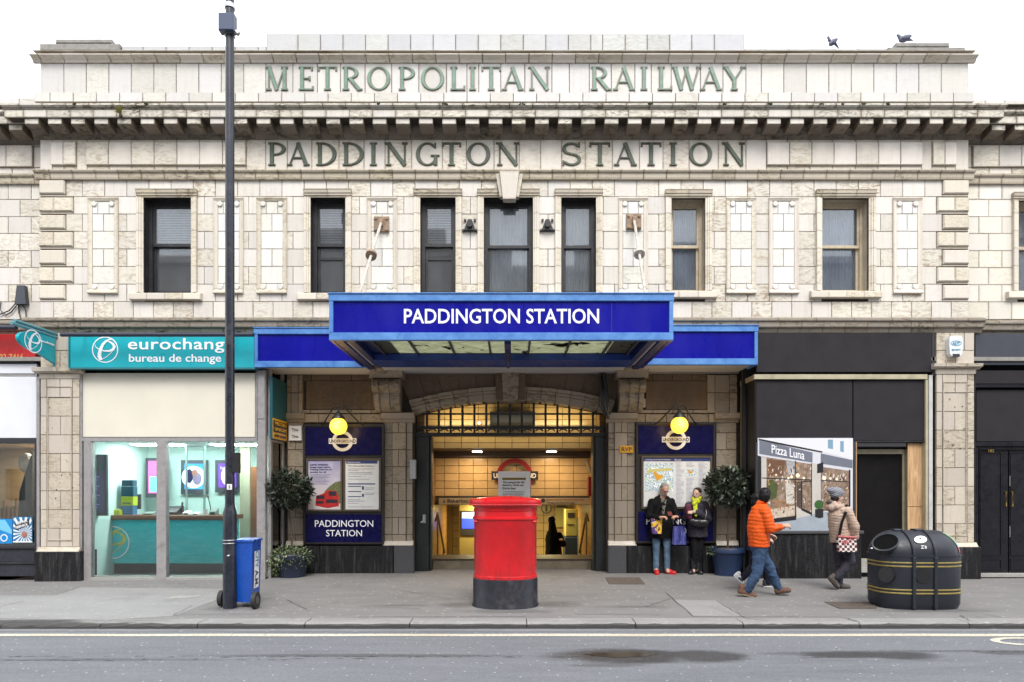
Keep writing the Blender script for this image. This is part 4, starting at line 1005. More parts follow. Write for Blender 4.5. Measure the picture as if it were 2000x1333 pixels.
# raised threshold step and stairs down
m_step = M('step_stone', c(150, 136, 112, .55), .6, var=.2, sc=5, dirt=.3); m_stepd = M('step_nosing', c(74, 60, 46, .6), .6, var=.2)
MB().box(HX0, HX1, 1.42, 2.25, -.1, .185).build('step', m_step, hall); MB().box(HX0, HX1, 1.40, 2.27, .186, .215).build('step_nosing', m_stepd, hall)
zf = -.80
for i in range(5):
    MB().box(HX0, HX1, 2.28 + .3 * i, 2.58 + .3 * i, -1, .1 - .17 * i).build('step', m_step, hall)
MB().box(HX0, HX1, 3.7, 8.3, -1, zf).build('floor', M('hall_floor', c(120, 104, 80, .5), .4, var=.2, sc=4), hall)
MB().box(HX0, HX1, Y2 + .15, 8.3, 1.36, 1.42).build('lower_ceiling', M('hall_ceiling2', c(190, 176, 140, .5), .7), hall)
# far wall of the lower hall
YB = 7.6; xb = lambda p: X(p, YB); zb = lambda p: Z(p, YB)
MB().box(HX0, HX1, YB + .02, YB + .15, -1, 1.4).build('far_wall', m_gro, hall)
tile_row
zz = zf
while zz < 1.3: tile_row('hall_tile', hall, HX0, HX1, zz, min(1.36, zz + .24), YB, m_ht, .32, 0, j=.006, ch=.003, d=.02); zz += .24
# wall-mounted things in the hall
m_sgn = M('sign_cream', c(200, 184, 150, .5), .5)
m_ink = M('sign_ink', (.02, .02, .025), .5); m_navy = M('navy_enamel', c(18, 22, 74, .8), .3, spec=.2, var=.15, sc=4); m_red = M('sign_red', c(150, 24, 30, .7), .4)
ls = thing('line_sign', 'long cream direction sign reading Bakerloo line across the hall stair head', 'sign', (0, Y2 - .1, 1.4))
YS = Y2 - .12
bx('sign_board', ls, m_sgn, 857, 1161, 973, 986, YS, .05); bx('sign_trim', ls, m_ink, 857, 1161, 969, 972.4, YS - .004, .06)
PL('Bakerloo line', 874, 934, 975, 982, YS - .002, m_ink, ls, bold=.01)
PL('\u2193', 865, 870, 975, 983, YS - .002, m_ink, ls, bold=.02)
PL('Hammersmith & City line', 1068, 1140, 974.5, 978.5, YS - .002, m_red, ls); PL('Circle and District lines', 1068, 1122, 980, 984, YS - .002, m_ink, ls)
MB().disc(X(1061, YS), Z(977.5, YS), .045, YS - .01, YS - .002, 16).build('arrow_disc', m_ink, ls)
# red ring roundel with its bar, on the upper back wall
ro = thing('roundel_sign', 'red ring roundel with a dark bar on the tiled wall above the stairs', 'sign', (X(1005, Y2), Y2, 2))
YQ = Y2 - .09
MB().ring(X(1005, YQ), Z(932, YQ), .43, .43, .10, YQ, YQ + .06, 0, 360, 48).build('ring', m_red, ro)
MB().ring(X(1005, YQ), Z(932, YQ), .33, .33, .02, YQ - .004, YQ + .05, 0, 360, 48).build('ring_edge', M('gilt', c(140, 110, 60, .6), .4), ro)
bx('bar', ro, M('bar_blue', c(40, 40, 52, .7), .4), 960, 1051, 921, 938, YQ - .02, .016)
PL('UNDERGROUND', 964, 1047, 925, 934, YQ - .022, m_white, ro, bold=.02)
# notice in the stairs
nb = thing('notice_board', 'white standing notice behind the red pillar box naming the entrance for the tube lines', 'notice', (X(1005, 1.9), 1.9, .2))
YN = 1.7
bx('board', nb, M('notice_white', c(234, 234, 238, .85), .5), 973, 1036, 921, 1075, YN, .03)
bx('stripe', nb, M('notice_gold', c(150, 128, 50, .6), .5), 981, 1027, 933.5, 938, YN - .003, .003)
PL('This entrance for the', 982, 1024, 940, 944.5, YN - .002, m_ink, nb, bold=.01); PL('Bakerloo, Circle and', 982, 1022, 946, 950.5, YN - .002, m_ink, nb, bold=.01); PL('District lines', 982, 1007, 952, 956.5, YN - .002, m_ink, nb, bold=.01)
for k, l_ in enumerate(('For the Hammersmith & City line please use', 'the other entrance off Praed Street', 'Way out and lifts')): PL(l_, 982, 1026 - 3 * k, 960 + 4 * k, 962.5 + 4 * k, YN - .002, m_ink, nb)
MB().cbox(X(973, YN) + .05, X(1036, YN) - .05, YN - .1, YN + .2, .215, .25, .01).build('base', m_iron, nb)
# train describer box hanging behind the grille, alarm bell, lamps
m_soot_ = M('display_black', (.008, .008, .01), .8, spec=.1)
db = thing('display_box', 'dark display box mounted high on the tiles behind the arch grille', 'display', (X(1001, 1.6), 1.7, 3))
bx('casing', db, m_soot_, 957, 1045, 804, 833, 1.5, .25); bx('screen', db, M('off_screen', (.006, .008, .015), .6, spec=.1), 961, 1041, 808, 826, 1.494, .005); bx('bracket', db, m_soot_, 959, 1043, 829, 832, 1.488, .004)
for i, px in enumerate((932, 1077)):
    l = thing('ceiling_light', ('left' if i == 0 else 'right') + ' one of the two small lit ceiling lights under the tiled beam in the hall', 'light', (X(px, 2.0), 2.1, 2.5), group='ceiling lights under the hall beam')
    MB().cbox(X(px, 2.1) - .12, X(px, 2.1) + .12, 2.04, 2.2, 2.49, 2.535, .01).build('fitting', m_steel, l)
    MB().box(X(px, 2.1) - .10, X(px, 2.1) + .10, 2.05, 2.19, 2.475, 2.489).build('diffuser', M('lit_diffuser', (1, .9, .7), .5, emit=(1, .85, .6), es=14), l)
def lamp(nm, loc, en, col=(1, .72, .36), size=.3):
    d = bpy.data.lights.new(nm, 'AREA'); d.energy = en; d.color = col; d.size = size; d.shape = 'DISK'
    o = bpy.data.objects.new(nm, d); C.objects.link(o); o.location = loc; return o
lamp('hall_lamp', (-.9, 2.45, 2.45), 12, (1, .68, .36)); lamp('hall_lamp', (.9, 2.45, 2.45), 12, (1, .68, .36))
o = lamp('porch_lamp', (0, 1.0 + .32, 3.1), 11, (1, .78, .38), 3.2); o.data.shape = 'RECTANGLE'; o.data.size_y = .12; o.rotation_euler = (R_(100), 0, 0)
lamp('lower_hall_lamp', (-.8, 5.2, 1.33), 40, (1, .80, .36)); lamp('lower_hall_lamp', (.9, 5.6, 1.33), 40, (1, .80, .36))
# lower hall furniture
it = thing('blue_screen_kiosk', 'lit blue information screen on a cream kiosk in the hall, left of the pillar box', 'kiosk', (X(905, 6), 6, zf))
YK = 5.6
MB().cbox(X(896, YK), X(942, YK), YK + .02, YK + .5, zf, Z(985, YK), .02).build('cabinet', M('kiosk_cream', c(196, 176, 110, .5), .5), it)
bx('bezel', it, m_ink, 900, 930, 998, 1046, YK - .01, .03); bx('screen', it, M('blue_screen', (.02, .04, .35), .3, emit=(.05, .10, .9), es=.55), 902, 928, 1001, 1033, YK - .016, .005); bx('screen_panel', it, M('screen_band', (.2, .3, .7), .3, emit=(.3, .4, .9), es=.5), 902, 928, 1001, 1013, YK - .022, .005)
tm = thing('ticket_machine', 'cream and blue ticket machine standing in the lower hall at the right', 'ticket machine', (X(1117, 6), 6, zf)); YK = 5.7
MB().cbox(X(1104, YK), X(1128, YK), YK, YK + .6, Z(1048, YK), Z(995, YK), .02).build('cabinet', M('machine_cream', c(206, 196, 120, .5), .4), tm); MB().cbox(X(1103, YK), X(1129, YK), YK - .01, YK + .6, zf, Z(1049, YK), .02).build('lower_cabinet', M('machine_blue', c(40, 60, 90, .6), .4), tm)
bx('screen', tm, m_ink, 1109, 1122, 1002, 1012, YK - .01, .012); bx('slot', tm, m_ink, 1108, 1120, 1024, 1026, YK - .01, .012)
gtb = thing('ticket_gate', 'grey ticket gate barrier beside the ticket machine in the lower hall', 'ticket gate', (X(1140, 5.5), 5.5, zf)); YK = 5.3
for a in (1131, 1139): MB().cbox(X(a, YK), X(a + 5, YK), YK, YK + 1.2, zf, Z(1012, YK), .03).build('gate_post', M('gate_grey', c(120, 116, 110, .5), .4), gtb)
isg = thing('information_sign', 'round white information sign with letter i on the hall wall right of the pillar box', 'sign', (X(1067, 5), 5, 1)); YK = 7.45
MB().disc(X(1067, YK), Z(993, YK), .145, YK, YK + .03, 28).build('disc', M('info_disc', c(200, 184, 140, .55), .5), isg); MB().ring(X(1067, YK), Z(993, YK), .15, .15, .02, YK - .004, YK + .02, 0, 360, 28).build('rim', m_ink, isg); PL('i', 1065, 1069.5, 987, 1000, YK - .003, m_ink, isg, bold=.03)
pn_ = thing('wall_poster', 'pale yellow poster on the lower hall wall between the i sign and ticket machine', 'poster', (X(1095, 7.4), 7.4, 0)); bx('sheet', pn_, M('poster_yellow', c(206, 196, 120, .55), .5), 1086, 1106, 991, 1030, 7.45, .02); bx('title', pn_, m_ink, 1087, 1105, 988, 992, 7.44, .01)
ex = thing('red_cabinet', 'red cabinet high at the right edge of the station doorway', 'cabinet', (X(1158, 2), 2, 1.8)); MB().cbox(X(1149, 2.0), HX1 - .01, 2.0, 2.2, Z(970, 2), Z(932, 2), .01).build('casing', m_red, ex); MB().tube([(X(1147, 2), 2.05, Z(900, 2)), (X(1156, 2), 2.05, Z(925, 2))], .035, 10).build('pipe', m_sgn, ex)
for s in (-1, 1):
    hr = thing('handrail', ('left' if s < 0 else 'right') + ' bronze handrail running down the station stairs', 'handrail', (s * 1.66, 2.3, .2))
    MB().tube([(s * 1.70, 2.3, .95), (s * 1.66, 2.3, 1.08), (s * 1.66, 2.4, 1.12), (s * 1.66, 3.7, .22), (s * 1.66, 3.9, .1)], .024, 10).build('rail', M('bronze', (.16, .10, .05), .35, .8), hr)
    for yy_ in (2.4, 3.6): MB().tube([(s * 1.66, yy_, 1.12 - (yy_ - 2.4) * .69), (s * 1.66, yy_, .05 - (yy_ - 2.4) * .58)], .016, 8).build('baluster', M('bronze', (0, 0, 0)), hr)

# ================================================================= CANOPIES
m_lb = G('light_blue_paint'); g = m_lb; n1 = g.noi(g.pos((1, 1, 1)), 4, 8, .7, .5); n2 = g.noi(g.pos((1, 1, 1)), 30, 5, .7)
b_ = g.mix(g.mr(n1, .35, .7), c(96, 152, 214, .78) + (1,), c(56, 112, 190, .74) + (1,)); b_ = g.mix(g.mr(n2, .66, .74, 0, .8), b_, c(24, 40, 84, .7) + (1,)); b_ = g.mix(g.mr(g.noi(g.pos((4, 4, .6)), 2.5, 6, .7), .62, .78, 0, .5), b_, c(30, 44, 80, .7) + (1,))
g.put(g.p.inputs['Base Color'], b_); g.p.inputs['Roughness'].default_value = .45; g.bump(n2, .35, .004); m_lb = g.m
m_db = M('deep_blue_enamel', c(14, 16, 146, .78), .30, spec=.18, var=.10, sc=1.4, dirt=.12, dcol=c(60, 60, 160, .6), stretch=(1, 1, .4))
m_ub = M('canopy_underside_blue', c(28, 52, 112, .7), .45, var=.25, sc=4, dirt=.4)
m_wh = M('sign_white', c(248, 248, 252, .86), .4)
m_soot = M('sooty_black_paint', (.02, .02, .024), .6)
def canopy_box(t, px0, px1, py0, py1, Y, ydeep, frame=True):
    Zt, Zb, a, b2 = Z(py0, Y), Z(py1, Y), X(px0, Y), X(px1, Y)
    MB().cbox(a + .05, b2 - .05, Y + .02, Y + .05, Zb + .1, Zt - .08, .003).build('fascia_panel', m_db, t)
    MB().cbox(a - .01, b2 + .01, Y - .015, Y + .06, Zt - .105, Zt, .006).build('top_rail', m_lb, t); MB().cbox(a - .02, b2 + .02, Y - .03, Y + .08, Zt + .001, Zt + .018, .003).build('top_flashing', m_lb, t)
    MB().cbox(a, b2, Y - .012, Y + .06, Zb, Zb + .115, .006).build('bottom_rail', m_lb, t); MB().cbox(a, a + .06, Y - .01, Y + .06, Zb + .116, Zt - .106, .005).build('end_rail', m_lb, t); MB().cbox(b2 - .06, b2, Y - .01, Y + .06, Zb + .116, Zt - .106, .005).build('end_rail', m_lb, t)
    return a, b2, Zb, Zt
CYF = -2.27; CYB = -.15
can = thing('entrance_canopy', 'large projecting blue canopy lettered PADDINGTON STATION over the entrance', 'canopy', (X(980, CYF), -.2, 3.9))
a, b2, Zb, Zt = canopy_box(can, 643, 1315, 575, 665, CYF, CYB)
MB().box(X(1195, CYF) - .004, X(1195, CYF) + .004, CYF + .017, CYF + .03, Zb + .12, Zt - .11).build('panel_seam', m_ub, can)
PL('PADDINGTON STATION', 789, 1170, 603.5, 632.5, CYF + .018, m_wh, can, bold=.012, name='lettering')
for s, xx_ in ((-1, a), (1, b2)):
    MB().box(xx_ - (0 if s < 0 else .05), xx_ + (.05 if s < 0 else 0), CYF + .061, CYB + .1, Zb, Zt - .01).build('side_panel', m_db, can)
    MB().box(xx_ - s * .06 - .12 * (s > 0), xx_ - s * .06 + .12 * (s < 0), CYF + .08, CYB + .25, Zb + .004, Zb + .10).build('edge_beam', m_ub, can)
    xi = xx_ - s * .30
    MB().box(xi - .05, xi + .05, CYF + .12, -.1, Zb + .012, Zb + .09).build('edge_beam', m_ub, can)
    MB().box(xx_ - s * .235 - .025, xx_ - s * .235 + .025, CYF + .2, -.25, Zb + .014, Zb + .045).build('light_batten', M('batten_grey', c(180, 178, 176, .6), .5), can)
    MB().box(min(xi, xi - s * .50), max(xi, xi - s * .50), CYF + .10, -.3, Zb + .13, Zb + .16).build('soffit_board', m_ub, can)
MB().box(a + .05, b2 - .05, CYF + .061, CYF + .10, Zb + .01, Zb + .06).build('front_beam', M('beam_grey', c(110, 106, 108, .6), .5), can)
MB().box(a + .3, b2 - .3, -.75, -.10, Zb + .004, 4.02).build('back_beam', M('beam_blue', c(30, 66, 150, .7), .45, var=.25, sc=4, dirt=.3), can)
MB().box(a + .3, b2 - .3, -.095, RY - .12, 3.955, 3.985).build('soffit_board', M('soffit_white', c(212, 212, 214, .72), .6), can)
MB().box(a + .05, b2 - .05, -.75, CYB + .3, Zt - .09, Zt - .02).build('roof_deck', m_soot, can); MB().box(a + .05, b2 - .05, CYF + .101, -.76, Zt - .06, Zt - .04).build('roof_glazing', glass('roof_glass', (.98, 1, .98), .2, .5), can)
# underside glazing (obscured glass, dirty)
g = G('dirty_soffit_glass'); n1 = g.noi(g.pos((1, 1, 1)), 2.4, 5, .6, .8); n2 = g.noi(g.pos((1, 2.5, 1)), 5, 6, .7)
b_ = g.mix(g.mr(n2, .35, .7), c(226, 226, 210, .85) + (1,), c(176, 180, 146, .75) + (1,)); b_ = g.mix(g.mr(n1, .60, .63), b_, (.012, .014, .02, 1))
g.put(g.p.inputs['Base Color'], b_); tl = g.n('BsdfTranslucent', {0: b_}).outputs[0]; g.t.links.new(g.n('MixShader', {0: .85, 1: g.p.outputs[0], 2: tl}).outputs[0], g.o.inputs[0]); m_sg = g.m
gx = [X(p, -1.4) for p in (752, 812, 885, 957, 1030, 1104, 1180, 1222)]
xs_ = [X(p, -1.2) for p in (743, 810, 884, 957, 1033, 1108, 1183, 1232)]
for q0, q1 in zip(xs_, xs_[1:]): MB().box(q0 + .015, q1 - .015, CYF + .12, -.76, 4.03, 4.045).build('soffit_pane', m_sg, can)
for q in xs_: MB().box(q - .014, q + .014, CYF + .11, -.755, 3.985, 4.06).build('glazing_bar', M('bar_grey_blue', c(62, 66, 78, .6), .5), can)
br = MB(); xx_ = X(992, -1.6)
br.box(xx_ - .05, xx_ + .05, CYF + .10, -.75, 3.87, 3.98); br.tube([(xx_, -1.9, 3.93), (xx_, -1.3, 3.80), (xx_, -.8, 3.78)], .03, 8); br.build('middle_bracket', m_ub, can)
# side canopies
for nm, (p0, p1, t0, t1, lab) in enumerate(((497, 716, 642, 718, 'blue fascia box running left from the entrance canopy to the turquoise shop sign'), (1262, 1480, 637, 713, 'blue fascia box running right from the entrance canopy to the black boarded shop'))):
    t = thing('canopy_fascia', lab, 'canopy', (X((p0 + p1) / 2, CYB), 0, 3.9)); a2, b3, zb2, zt2 = canopy_box(t, p0, p1, t0, t1, CYB, .1)
    e = a2 if nm == 0 else b3
    MB().box(e if nm == 0 else e - .05, e + .05 if nm == 0 else e, CYB + .061, .3, zb2, zt2 - .01).build('side_panel', m_lb, t)
    MB().box(a2 + .05, b3 - .05, CYB + .062, RY - .12, zb2 + .03, zb2 + .06).build('soffit_board', M('soffit_white', c(212, 212, 214, .72), .6), t)
    MB().box(a2 + .05, b3 - .05, CYB + .062, .3, zt2 - .06, zt2 - .02).build('roof_deck', m_soot, t)
# tie rods with wall plates
m_rod = M('flaking_white_rod', c(214, 206, 196, .7), .6, var=.25, sc=14, dirt=.6, dcol=(.16, .08, .04)); m_plate = M('rust_stained_plate', c(176, 150, 124, .6), .7, var=.3, sc=10, dirt=.7, dcol=(.16, .09, .05), bump=.3)
for i, (px, py, qx, qy, yd, rx2, ry2) in enumerate(((746, 440, 700, 581, -1.84, 725, 502), (1237, 435, 1261, 579, -1.5, 1249, 493))):
    t = thing('tie_rod', ('flaking white tie rod with rusty disc and plate, above the left of the blue canopy', 'white tie rod with grey disc and rusty plate, above the right of the canopy')[i], 'tie rod', (X(px), 0, Z(py)))
    x0, z0, x1, z1 = X(px), Z(py), X(qx, yd), Z(qy, yd)
    MB().cbox(x0 - .14, x0 + .14, -.06, -.01, z0 - .14, z0 + .14, .01).build('wall_plate', m_plate, t)
    b = MB()
    for dx in (-.10, .10):
        for dz in (-.10, .10): b.disc(x0 + dx, z0 + dz, .028, -.085, -.055, 8)
    tag(b.build('bolt', m_plate, t), kind='stuff')
    MB().cbox(x0 - .035, x0 + .035, -.12, -.055, z0 - .05, z0 + .07, .01).build('eye', m_plate, t)
    p0, p1 = Vector((x0, -.09, z0)), Vector((x1, yd, z1)); MB().tube([p0, p1], .024, 10).build('rod', m_rod, t)
    pm_ = p0.lerp(p1, .47); dr = (p1 - p0).normalized(); MB().tube([pm_ - dr * .03, pm_ + dr * .03], .095, 20).build('turnbuckle_disc', m_plate if i == 0 else m_rod, t)
    MB().cbox(x1 - .05, x1 + .05, yd - .05, yd + .05, Zt - .02, z1 + .03, .01).build('shoe', m_rod, t)
for i, px in enumerate((918, 1069)):
    t = thing('wall_lug', ('black triangular iron lug with two bolts, on the left side of the centre window', 'black triangular iron lug with two bolts, on the right side of the centre window')[i], 'iron lug', (X(px), 0, Z(441)))
    x0, z0 = X(px), Z(441); b = MB(); b.yprism([(x0 - .11, z0 - .11), (x0 + .11, z0 - .11), (x0 + .035, z0 + .09), (x0 - .035, z0 + .09)], -.07, .0); b.disc(x0, z0 - .02, .05, -.12, -.07, 10); b.build('lug', m_iron, t)
    b = MB()
    for dx, dz in ((-.09, .09), (.09, .09), (-.12, -.1), (.12, -.1)): b.disc(x0 + dx, z0 + dz, .024, -.035, .0, 8)
    tag(b.build('bolt', m_iron, t), kind='stuff')
# ================================================================= CURRENCY EXCHANGE SHOP (left of the entrance)
m_teal = M('turquoise_sign', c(20, 172, 186, .80), .35, var=.05, sc=2)
m_tealp = M('turquoise_panel', c(40, 196, 204, .9), .25, var=.08, sc=2, stretch=(1, 1, 3))
m_alu = M('grey_aluminium_frame', c(168, 164, 164, .66), .45, var=.12, sc=10, dirt=.45, dcol=c(84, 80, 78, .5))
m_crb = M('cream_blind_board', c(228, 222, 206, .78), .6, var=.05, sc=1.2)
ss_ = thing('shop_sign', 'turquoise shop fascia sign lettered eurochange bureau de change with a white ring emblem', 'shop sign', (X(316), 0, 3.9))
SY = -.16
bx('sign_face', ss_, m_teal, 137, 496, 655, 718, SY, .12)
b = MB(); a_, b__, z0, z1 = X(135, SY), X(498, SY), Z(719.5, SY), Z(652, SY)
b.box(a_, b__, SY - .012, SY + .14, z1 - .012, z1 + .012); b.box(a_, b__, SY - .012, SY + .14, z0 - .012, z0 + .012); b.box(a_ - .012, a_ + .012, SY - .0121, SY + .14, z0, z1); b.build('sign_frame', M('teal_frame', c(60, 140, 150, .7), .4), ss_)
MB().tube([(X(121, -.4), -.42, Z(654, -.42)), (X(496, -.4), -.42, Z(654, -.42))], .040, 12).build('trough_light', M('dark_blue_grey_tube', c(52, 58, 78, .6), .35), ss_)
for px in (165, 310, 462): MB().tube([(X(px, -.2), -.02, Z(646, -.1)), (X(px, -.2), -.42, Z(651, -.42))], .012, 6).build('light_bracket', m_iron, ss_)
PL('eurochange', 250, 459, 661, 690, SY - .002, m_wh, ss_, bold=.01, spacing=1.05)
PL('bureau de change', 252, 432, 692, 712, SY - .002, m_wh, ss_, bold=.01)
BR1 = ([(.60, .78), (.34, .78), (.10, .66), (-.14, .42), (-.30, .10), (-.40, -.22), (-.42, -.50), (-.34, -.72), (-.18, -.74)], [.02, .09, .15, .20, .24, .28, .30, .26, .10])
BR2 = ([(-.78, .42), (-.70, .20), (-.42, .0), (-.05, -.10), (.35, -.10), (.62, .02), (.72, .22), (.62, .42), (.40, .58), (.16, .66)], [.03, .05, .08, .10, .14, .20, .22, .17, .10, .03])
BR3 = ([(-.18, -.70), (.10, -.56), (.40, -.30), (.62, -.04)], [.03, .05, .05, .03])
def brush(b, pw, r, fn, k):
    pts, ws = pw; n = len(pts); v = []
    for i, (x_, z_) in enumerate(pts):
        a, q = pts[max(i - 1, 0)], pts[min(i + 1, n - 1)]; dx, dz = q[0] - a[0], q[1] - a[1]; L = math.hypot(dx, dz)
        for s in (.5, -.5): v.append(fn((x_ - dz / L * ws[i] * s) * r, (z_ + dx / L * ws[i] * s) * r, k))
    b.add(v, [(2 * i, 2 * i + 2, 2 * i + 3, 2 * i + 1) for i in range(n - 1)])
def emblem(par, cx, cz, r, y, mring, me_, y2=None):
    b = MB(); b.ring(cx, cz, r, r, r * .07, y - .004, y, 0, 360, 40); b.build('emblem_ring', mring, par)
    b = MB(); fn = lambda x_, z_, k: (cx + x_, y - .005 - k, cz + z_)
    brush(b, BR3, r, fn, 0); brush(b, BR2, r, fn, .0015); brush(b, BR1, r, fn, .003); b.build('emblem_swoosh', me_, par)
emblem(ss_, X(205.5, SY), Z(683.5, SY), .24, SY - .001, m_wh, m_wh)
shop = thing('exchange_shopfront', 'grey-framed glass front of the currency exchange shop under a cream board', 'shopfront', (X(335), 0, 0))
bx('blind_board', shop, m_crb, 160, 498, 729, 854, .03, .06)
b = MB()
b.box(X(156), X(160), -.0, .1, 0, Z(727)); b.box(X(499), X(503), 0, .1, Z(862), Z(727)); b.box(X(160), X(499), .001, .1, Z(862), Z(855))
b.build('board_frame', m_alu, shop)
for (p0, p1, top) in ((163, 177, 861), (305, 324, 861), (501, 518, 724)):
    a_, b__ = X(p0), X(p1); zb_ = -.06
    MB().cbox(a_, b__, .0, .12, zb_, Z(top), .008).build('mullion', m_alu, shop)
MB().cbox(X(503), X(517), -.012, .02, Z(724) - .9, Z(724), .004).build('mullion_cap', m_alu, shop)
MB().box(X(163), X(518), .005, .35, -.06, Z(1128.5)).build('door_sill', M('sill_stone', c(180, 178, 172, .6), .7, var=.1), shop)
for (p0, p1) in ((177, 305), (324, 501)): MB().box(X(p0), X(p1), .05, .056, Z(1128), Z(862)).build('pane', m_shopglass, shop)
# glazed return wall facing the porch
rx_0 = X(518) + .01
MB().box(rx_0, rx_0 + .05, .12, .20, -.05, 4.0).build('return_post', m_alu, shop); MB().box(rx_0, rx_0 + .05, .76, .84, -.05, 4.0).build('return_post', m_alu, shop); MB().box(rx_0 + .001, rx_0 + .049, .20, .76, Z(862), Z(857)).build('return_rail', m_alu, shop)
MB().box(rx_0 + .02, rx_0 + .026, .20, .76, .02, Z(862)).build('return_pane', m_shopglass, shop); MB().box(rx_0 + .002, rx_0 + .06, .20, .76, -.05, .12).build('return_plinth', m_gran, shop)
wus = thing('side_sign', 'dark teal and yellow vertical sign on the side of the exchange shop facing the porch', 'shop sign', (rx_0 + .06, .5, 3))
YA, YBb = .04, .80; xs0 = rx_0 + .06
MB().box(xs0, xs0 + .05, YA, YBb, Z(857), Z(735)).build('sign_face', M('side_teal', c(20, 88, 100, .7), .35), wus); MB().box(xs0 + .001, xs0 + .056, YA + .01, YBb - .01, Z(856), Z(816)).build('yellow_panel', M('side_yellow', c(222, 168, 20, .75), .4), wus); MB().box(xs0 + .002, xs0 + .060, YA + .03, YBb - .04, Z(843), Z(820)).build('black_panel', m_ink, wus)
for i, (s_, zz0, zz1, mt) in enumerate((('WESTERN', 829, 822, 'y'), ('UNION', 840, 833, 'y'), ('MONEY TRANSFER', 852, 847, 'k'))):
    o = lettering(s_, -.30, .30, 0, Z(zz1) - Z(zz0), 0, MATS['side_yellow'] if mt == 'y' else m_ink, None, bold=.02); o.parent = wus; o.rotation_euler = (0, 0, R_(90)); o.location = Vector((xs0 + .064, (YA + YBb) / 2, Z(zz0))) - wus.location
sst = thing('notice_plate', 'small white plate printed with black words on the porch wall beside the exchange shop', 'notice', (X(577, RY), RY, 2.8))
bx('plate', sst, m_white, 564, 589, 832, 861, RY - .07, .02); PL('Trio', 570, 583, 837, 843, RY - .072, m_ink, sst, bold=.02); PL('Trio', 570, 583, 850, 856, RY - .072, m_ink, sst, bold=.02)
# shop interior
room = thing('exchange_shop_interior', 'pale mint lit room of the currency exchange behind its glass front', 'shop interior', (X(335), 1.5, 0))
m_mint = M('mint_wall', c(206, 232, 224, .82), .7); RYB = 2.2
MB().box(X(150), X(520), RYB, RYB + .1, -.06, 2.9).build('back_wall', m_mint, room)
MB().box(X(150), X(158), .14, RYB, -.06, 2.9).build('side_wall', m_mint, room); MB().box(X(519), X(519) + .02, .20, RYB, 0.12, 2.9).build('side_wall', m_mint, room)
MB().box(X(158), X(519), .13, RYB, 2.58, 2.66).build('ceiling', M('shop_ceiling', c(220, 236, 230, .8), .8), room); MB().box(X(158), X(519), .13, RYB, -.2, -.045).build('floor', M('shop_floor', c(150, 150, 152, .5), .5, var=.15), room)
q = bpy.data.objects
for k, (xx_, yy_) in enumerate(((X(240), 1.2), (X(410), 1.2))):
    l = thing('ceiling_panel_light', ('left' if k == 0 else 'right') + ' one of the two flat lit ceiling panels inside the exchange shop', 'light', (xx_, yy_, 2.57))
    MB().box(xx_ - .5, xx_ + .5, yy_ - .12, yy_ + .12, 2.56, 2.578).build('diffuser', M('cool_lit_panel', (1, 1, 1), .5, emit=(.9, 1, .97), es=42), l)
cy0 = .95
ct = thing('service_counter', 'turquoise exchange counter with wooden top and a yellow and white ring emblem', 'counter', (X(300), cy0, 0))
xl, xr = X(192, cy0), X(446, cy0)
zc1 = Z(1011, cy0)
wd = M('oak_top', c(140, 88, 52, .6), .4, var=.25, sc=5, stretch=(1, 8, 8))
MB().cbox(xl - .06, xr + .05, cy0 - .06, cy0 + .6, zc1 - .045, zc1 + .045, .008).build('worktop', wd, ct)
MB().cbox(xl, X(306, cy0), cy0, cy0 + .5, .17, zc1 - .046, .004).build('front_panel', m_tealp, ct); MB().cbox(X(306, cy0) + .006, xr, cy0 + .0, cy0 + .5, .17, zc1 - .046, .004).build('front_panel', m_tealp, ct)
MB().box(xl + .03, xr - .03, cy0 + .06, cy0 + .5, -.04, .169).build('kick_plinth', m_ink, ct)
MB().cbox(X(178, .6), X(191, .6), .55, cy0 + .5, .05, zc1 - .05, .01).build('end_panel', m_white, ct)
ec = (X(221, cy0), Z(1060, cy0))
emblem(ct, ec[0], ec[1], .33, cy0 - .002, m_wh, M('emblem_yellow', c(226, 212, 60, .8), .4))
# screens, back room things
def screen(nm, lab, px0, px1, py0, py1, Y, col, es=1.2, fr=.03, extra=None):
    t = thing('wall_screen', lab, 'screen', (X((px0 + px1) / 2, Y), Y, Z(py1, Y)))
    a_, b__, z0, z1 = X(px0, Y), X(px1, Y), Z(py1, Y), Z(py0, Y)
    MB().cbox(a_, b__, Y, Y + .06, z0, z1, .006).build('bezel', M('screen_bezel', c(62, 70, 84, .6), .4), t)
    w_ = b__ - a_
    MB().box(a_ + w_ * .14, b__ - w_ * .14, Y - .004, Y - .001, z0 + w_ * .2, z1 - w_ * .14).build('display', M('display_' + nm, tuple(q * .2 for q in col), .3, emit=col, es=es), t); return t, a_, b__, z0, z1
t, a_, b__, z0, z1 = screen('cyan', 'bright blue advertising screen with a round picture of two people in the exchange shop', 353, 404, 899, 966, RYB - .08, (.03, .36, .85), 1.0)
yy_ = RYB - .088; MB().disc((a_ + b__) / 2, z0 + .42 * .9, .26, yy_ - .002, yy_, 24, rz=.24).build('picture', M('display_white', (.7, .85, 1), .4, emit=(.7, .85, 1), es=.8), t)
MB().ell(((a_ + b__) / 2 - .09, yy_ - .004, z0 + .40), (.08, .004, .16), 10, 6).build('figure', m_navy, t); MB().ell(((a_ + b__) / 2 + .08, yy_ - .006, z0 + .34), (.10, .004, .14), 10, 6).build('figure', M('figure_lilac', c(150, 130, 170, .7), .5), t); MB().ell(((a_ + b__) / 2 + .03, yy_ - .008, z0 + .47), (.07, .004, .07), 10, 6).build('figure', M('figure_skin', c(180, 120, 100, .7), .5), t)
lettering('Travel Money', a_ + .12, b__ - .14, z1 - .20, z1 - .14, yy_, m_wh, t, bold=.02)
t, a_, b__, z0, z1 = screen('violet', 'violet advertising screen on the exchange shop wall, partly behind the lamp post', 420, 468, 899, 962, RYB - .08, (.20, .04, .62), 1.0)
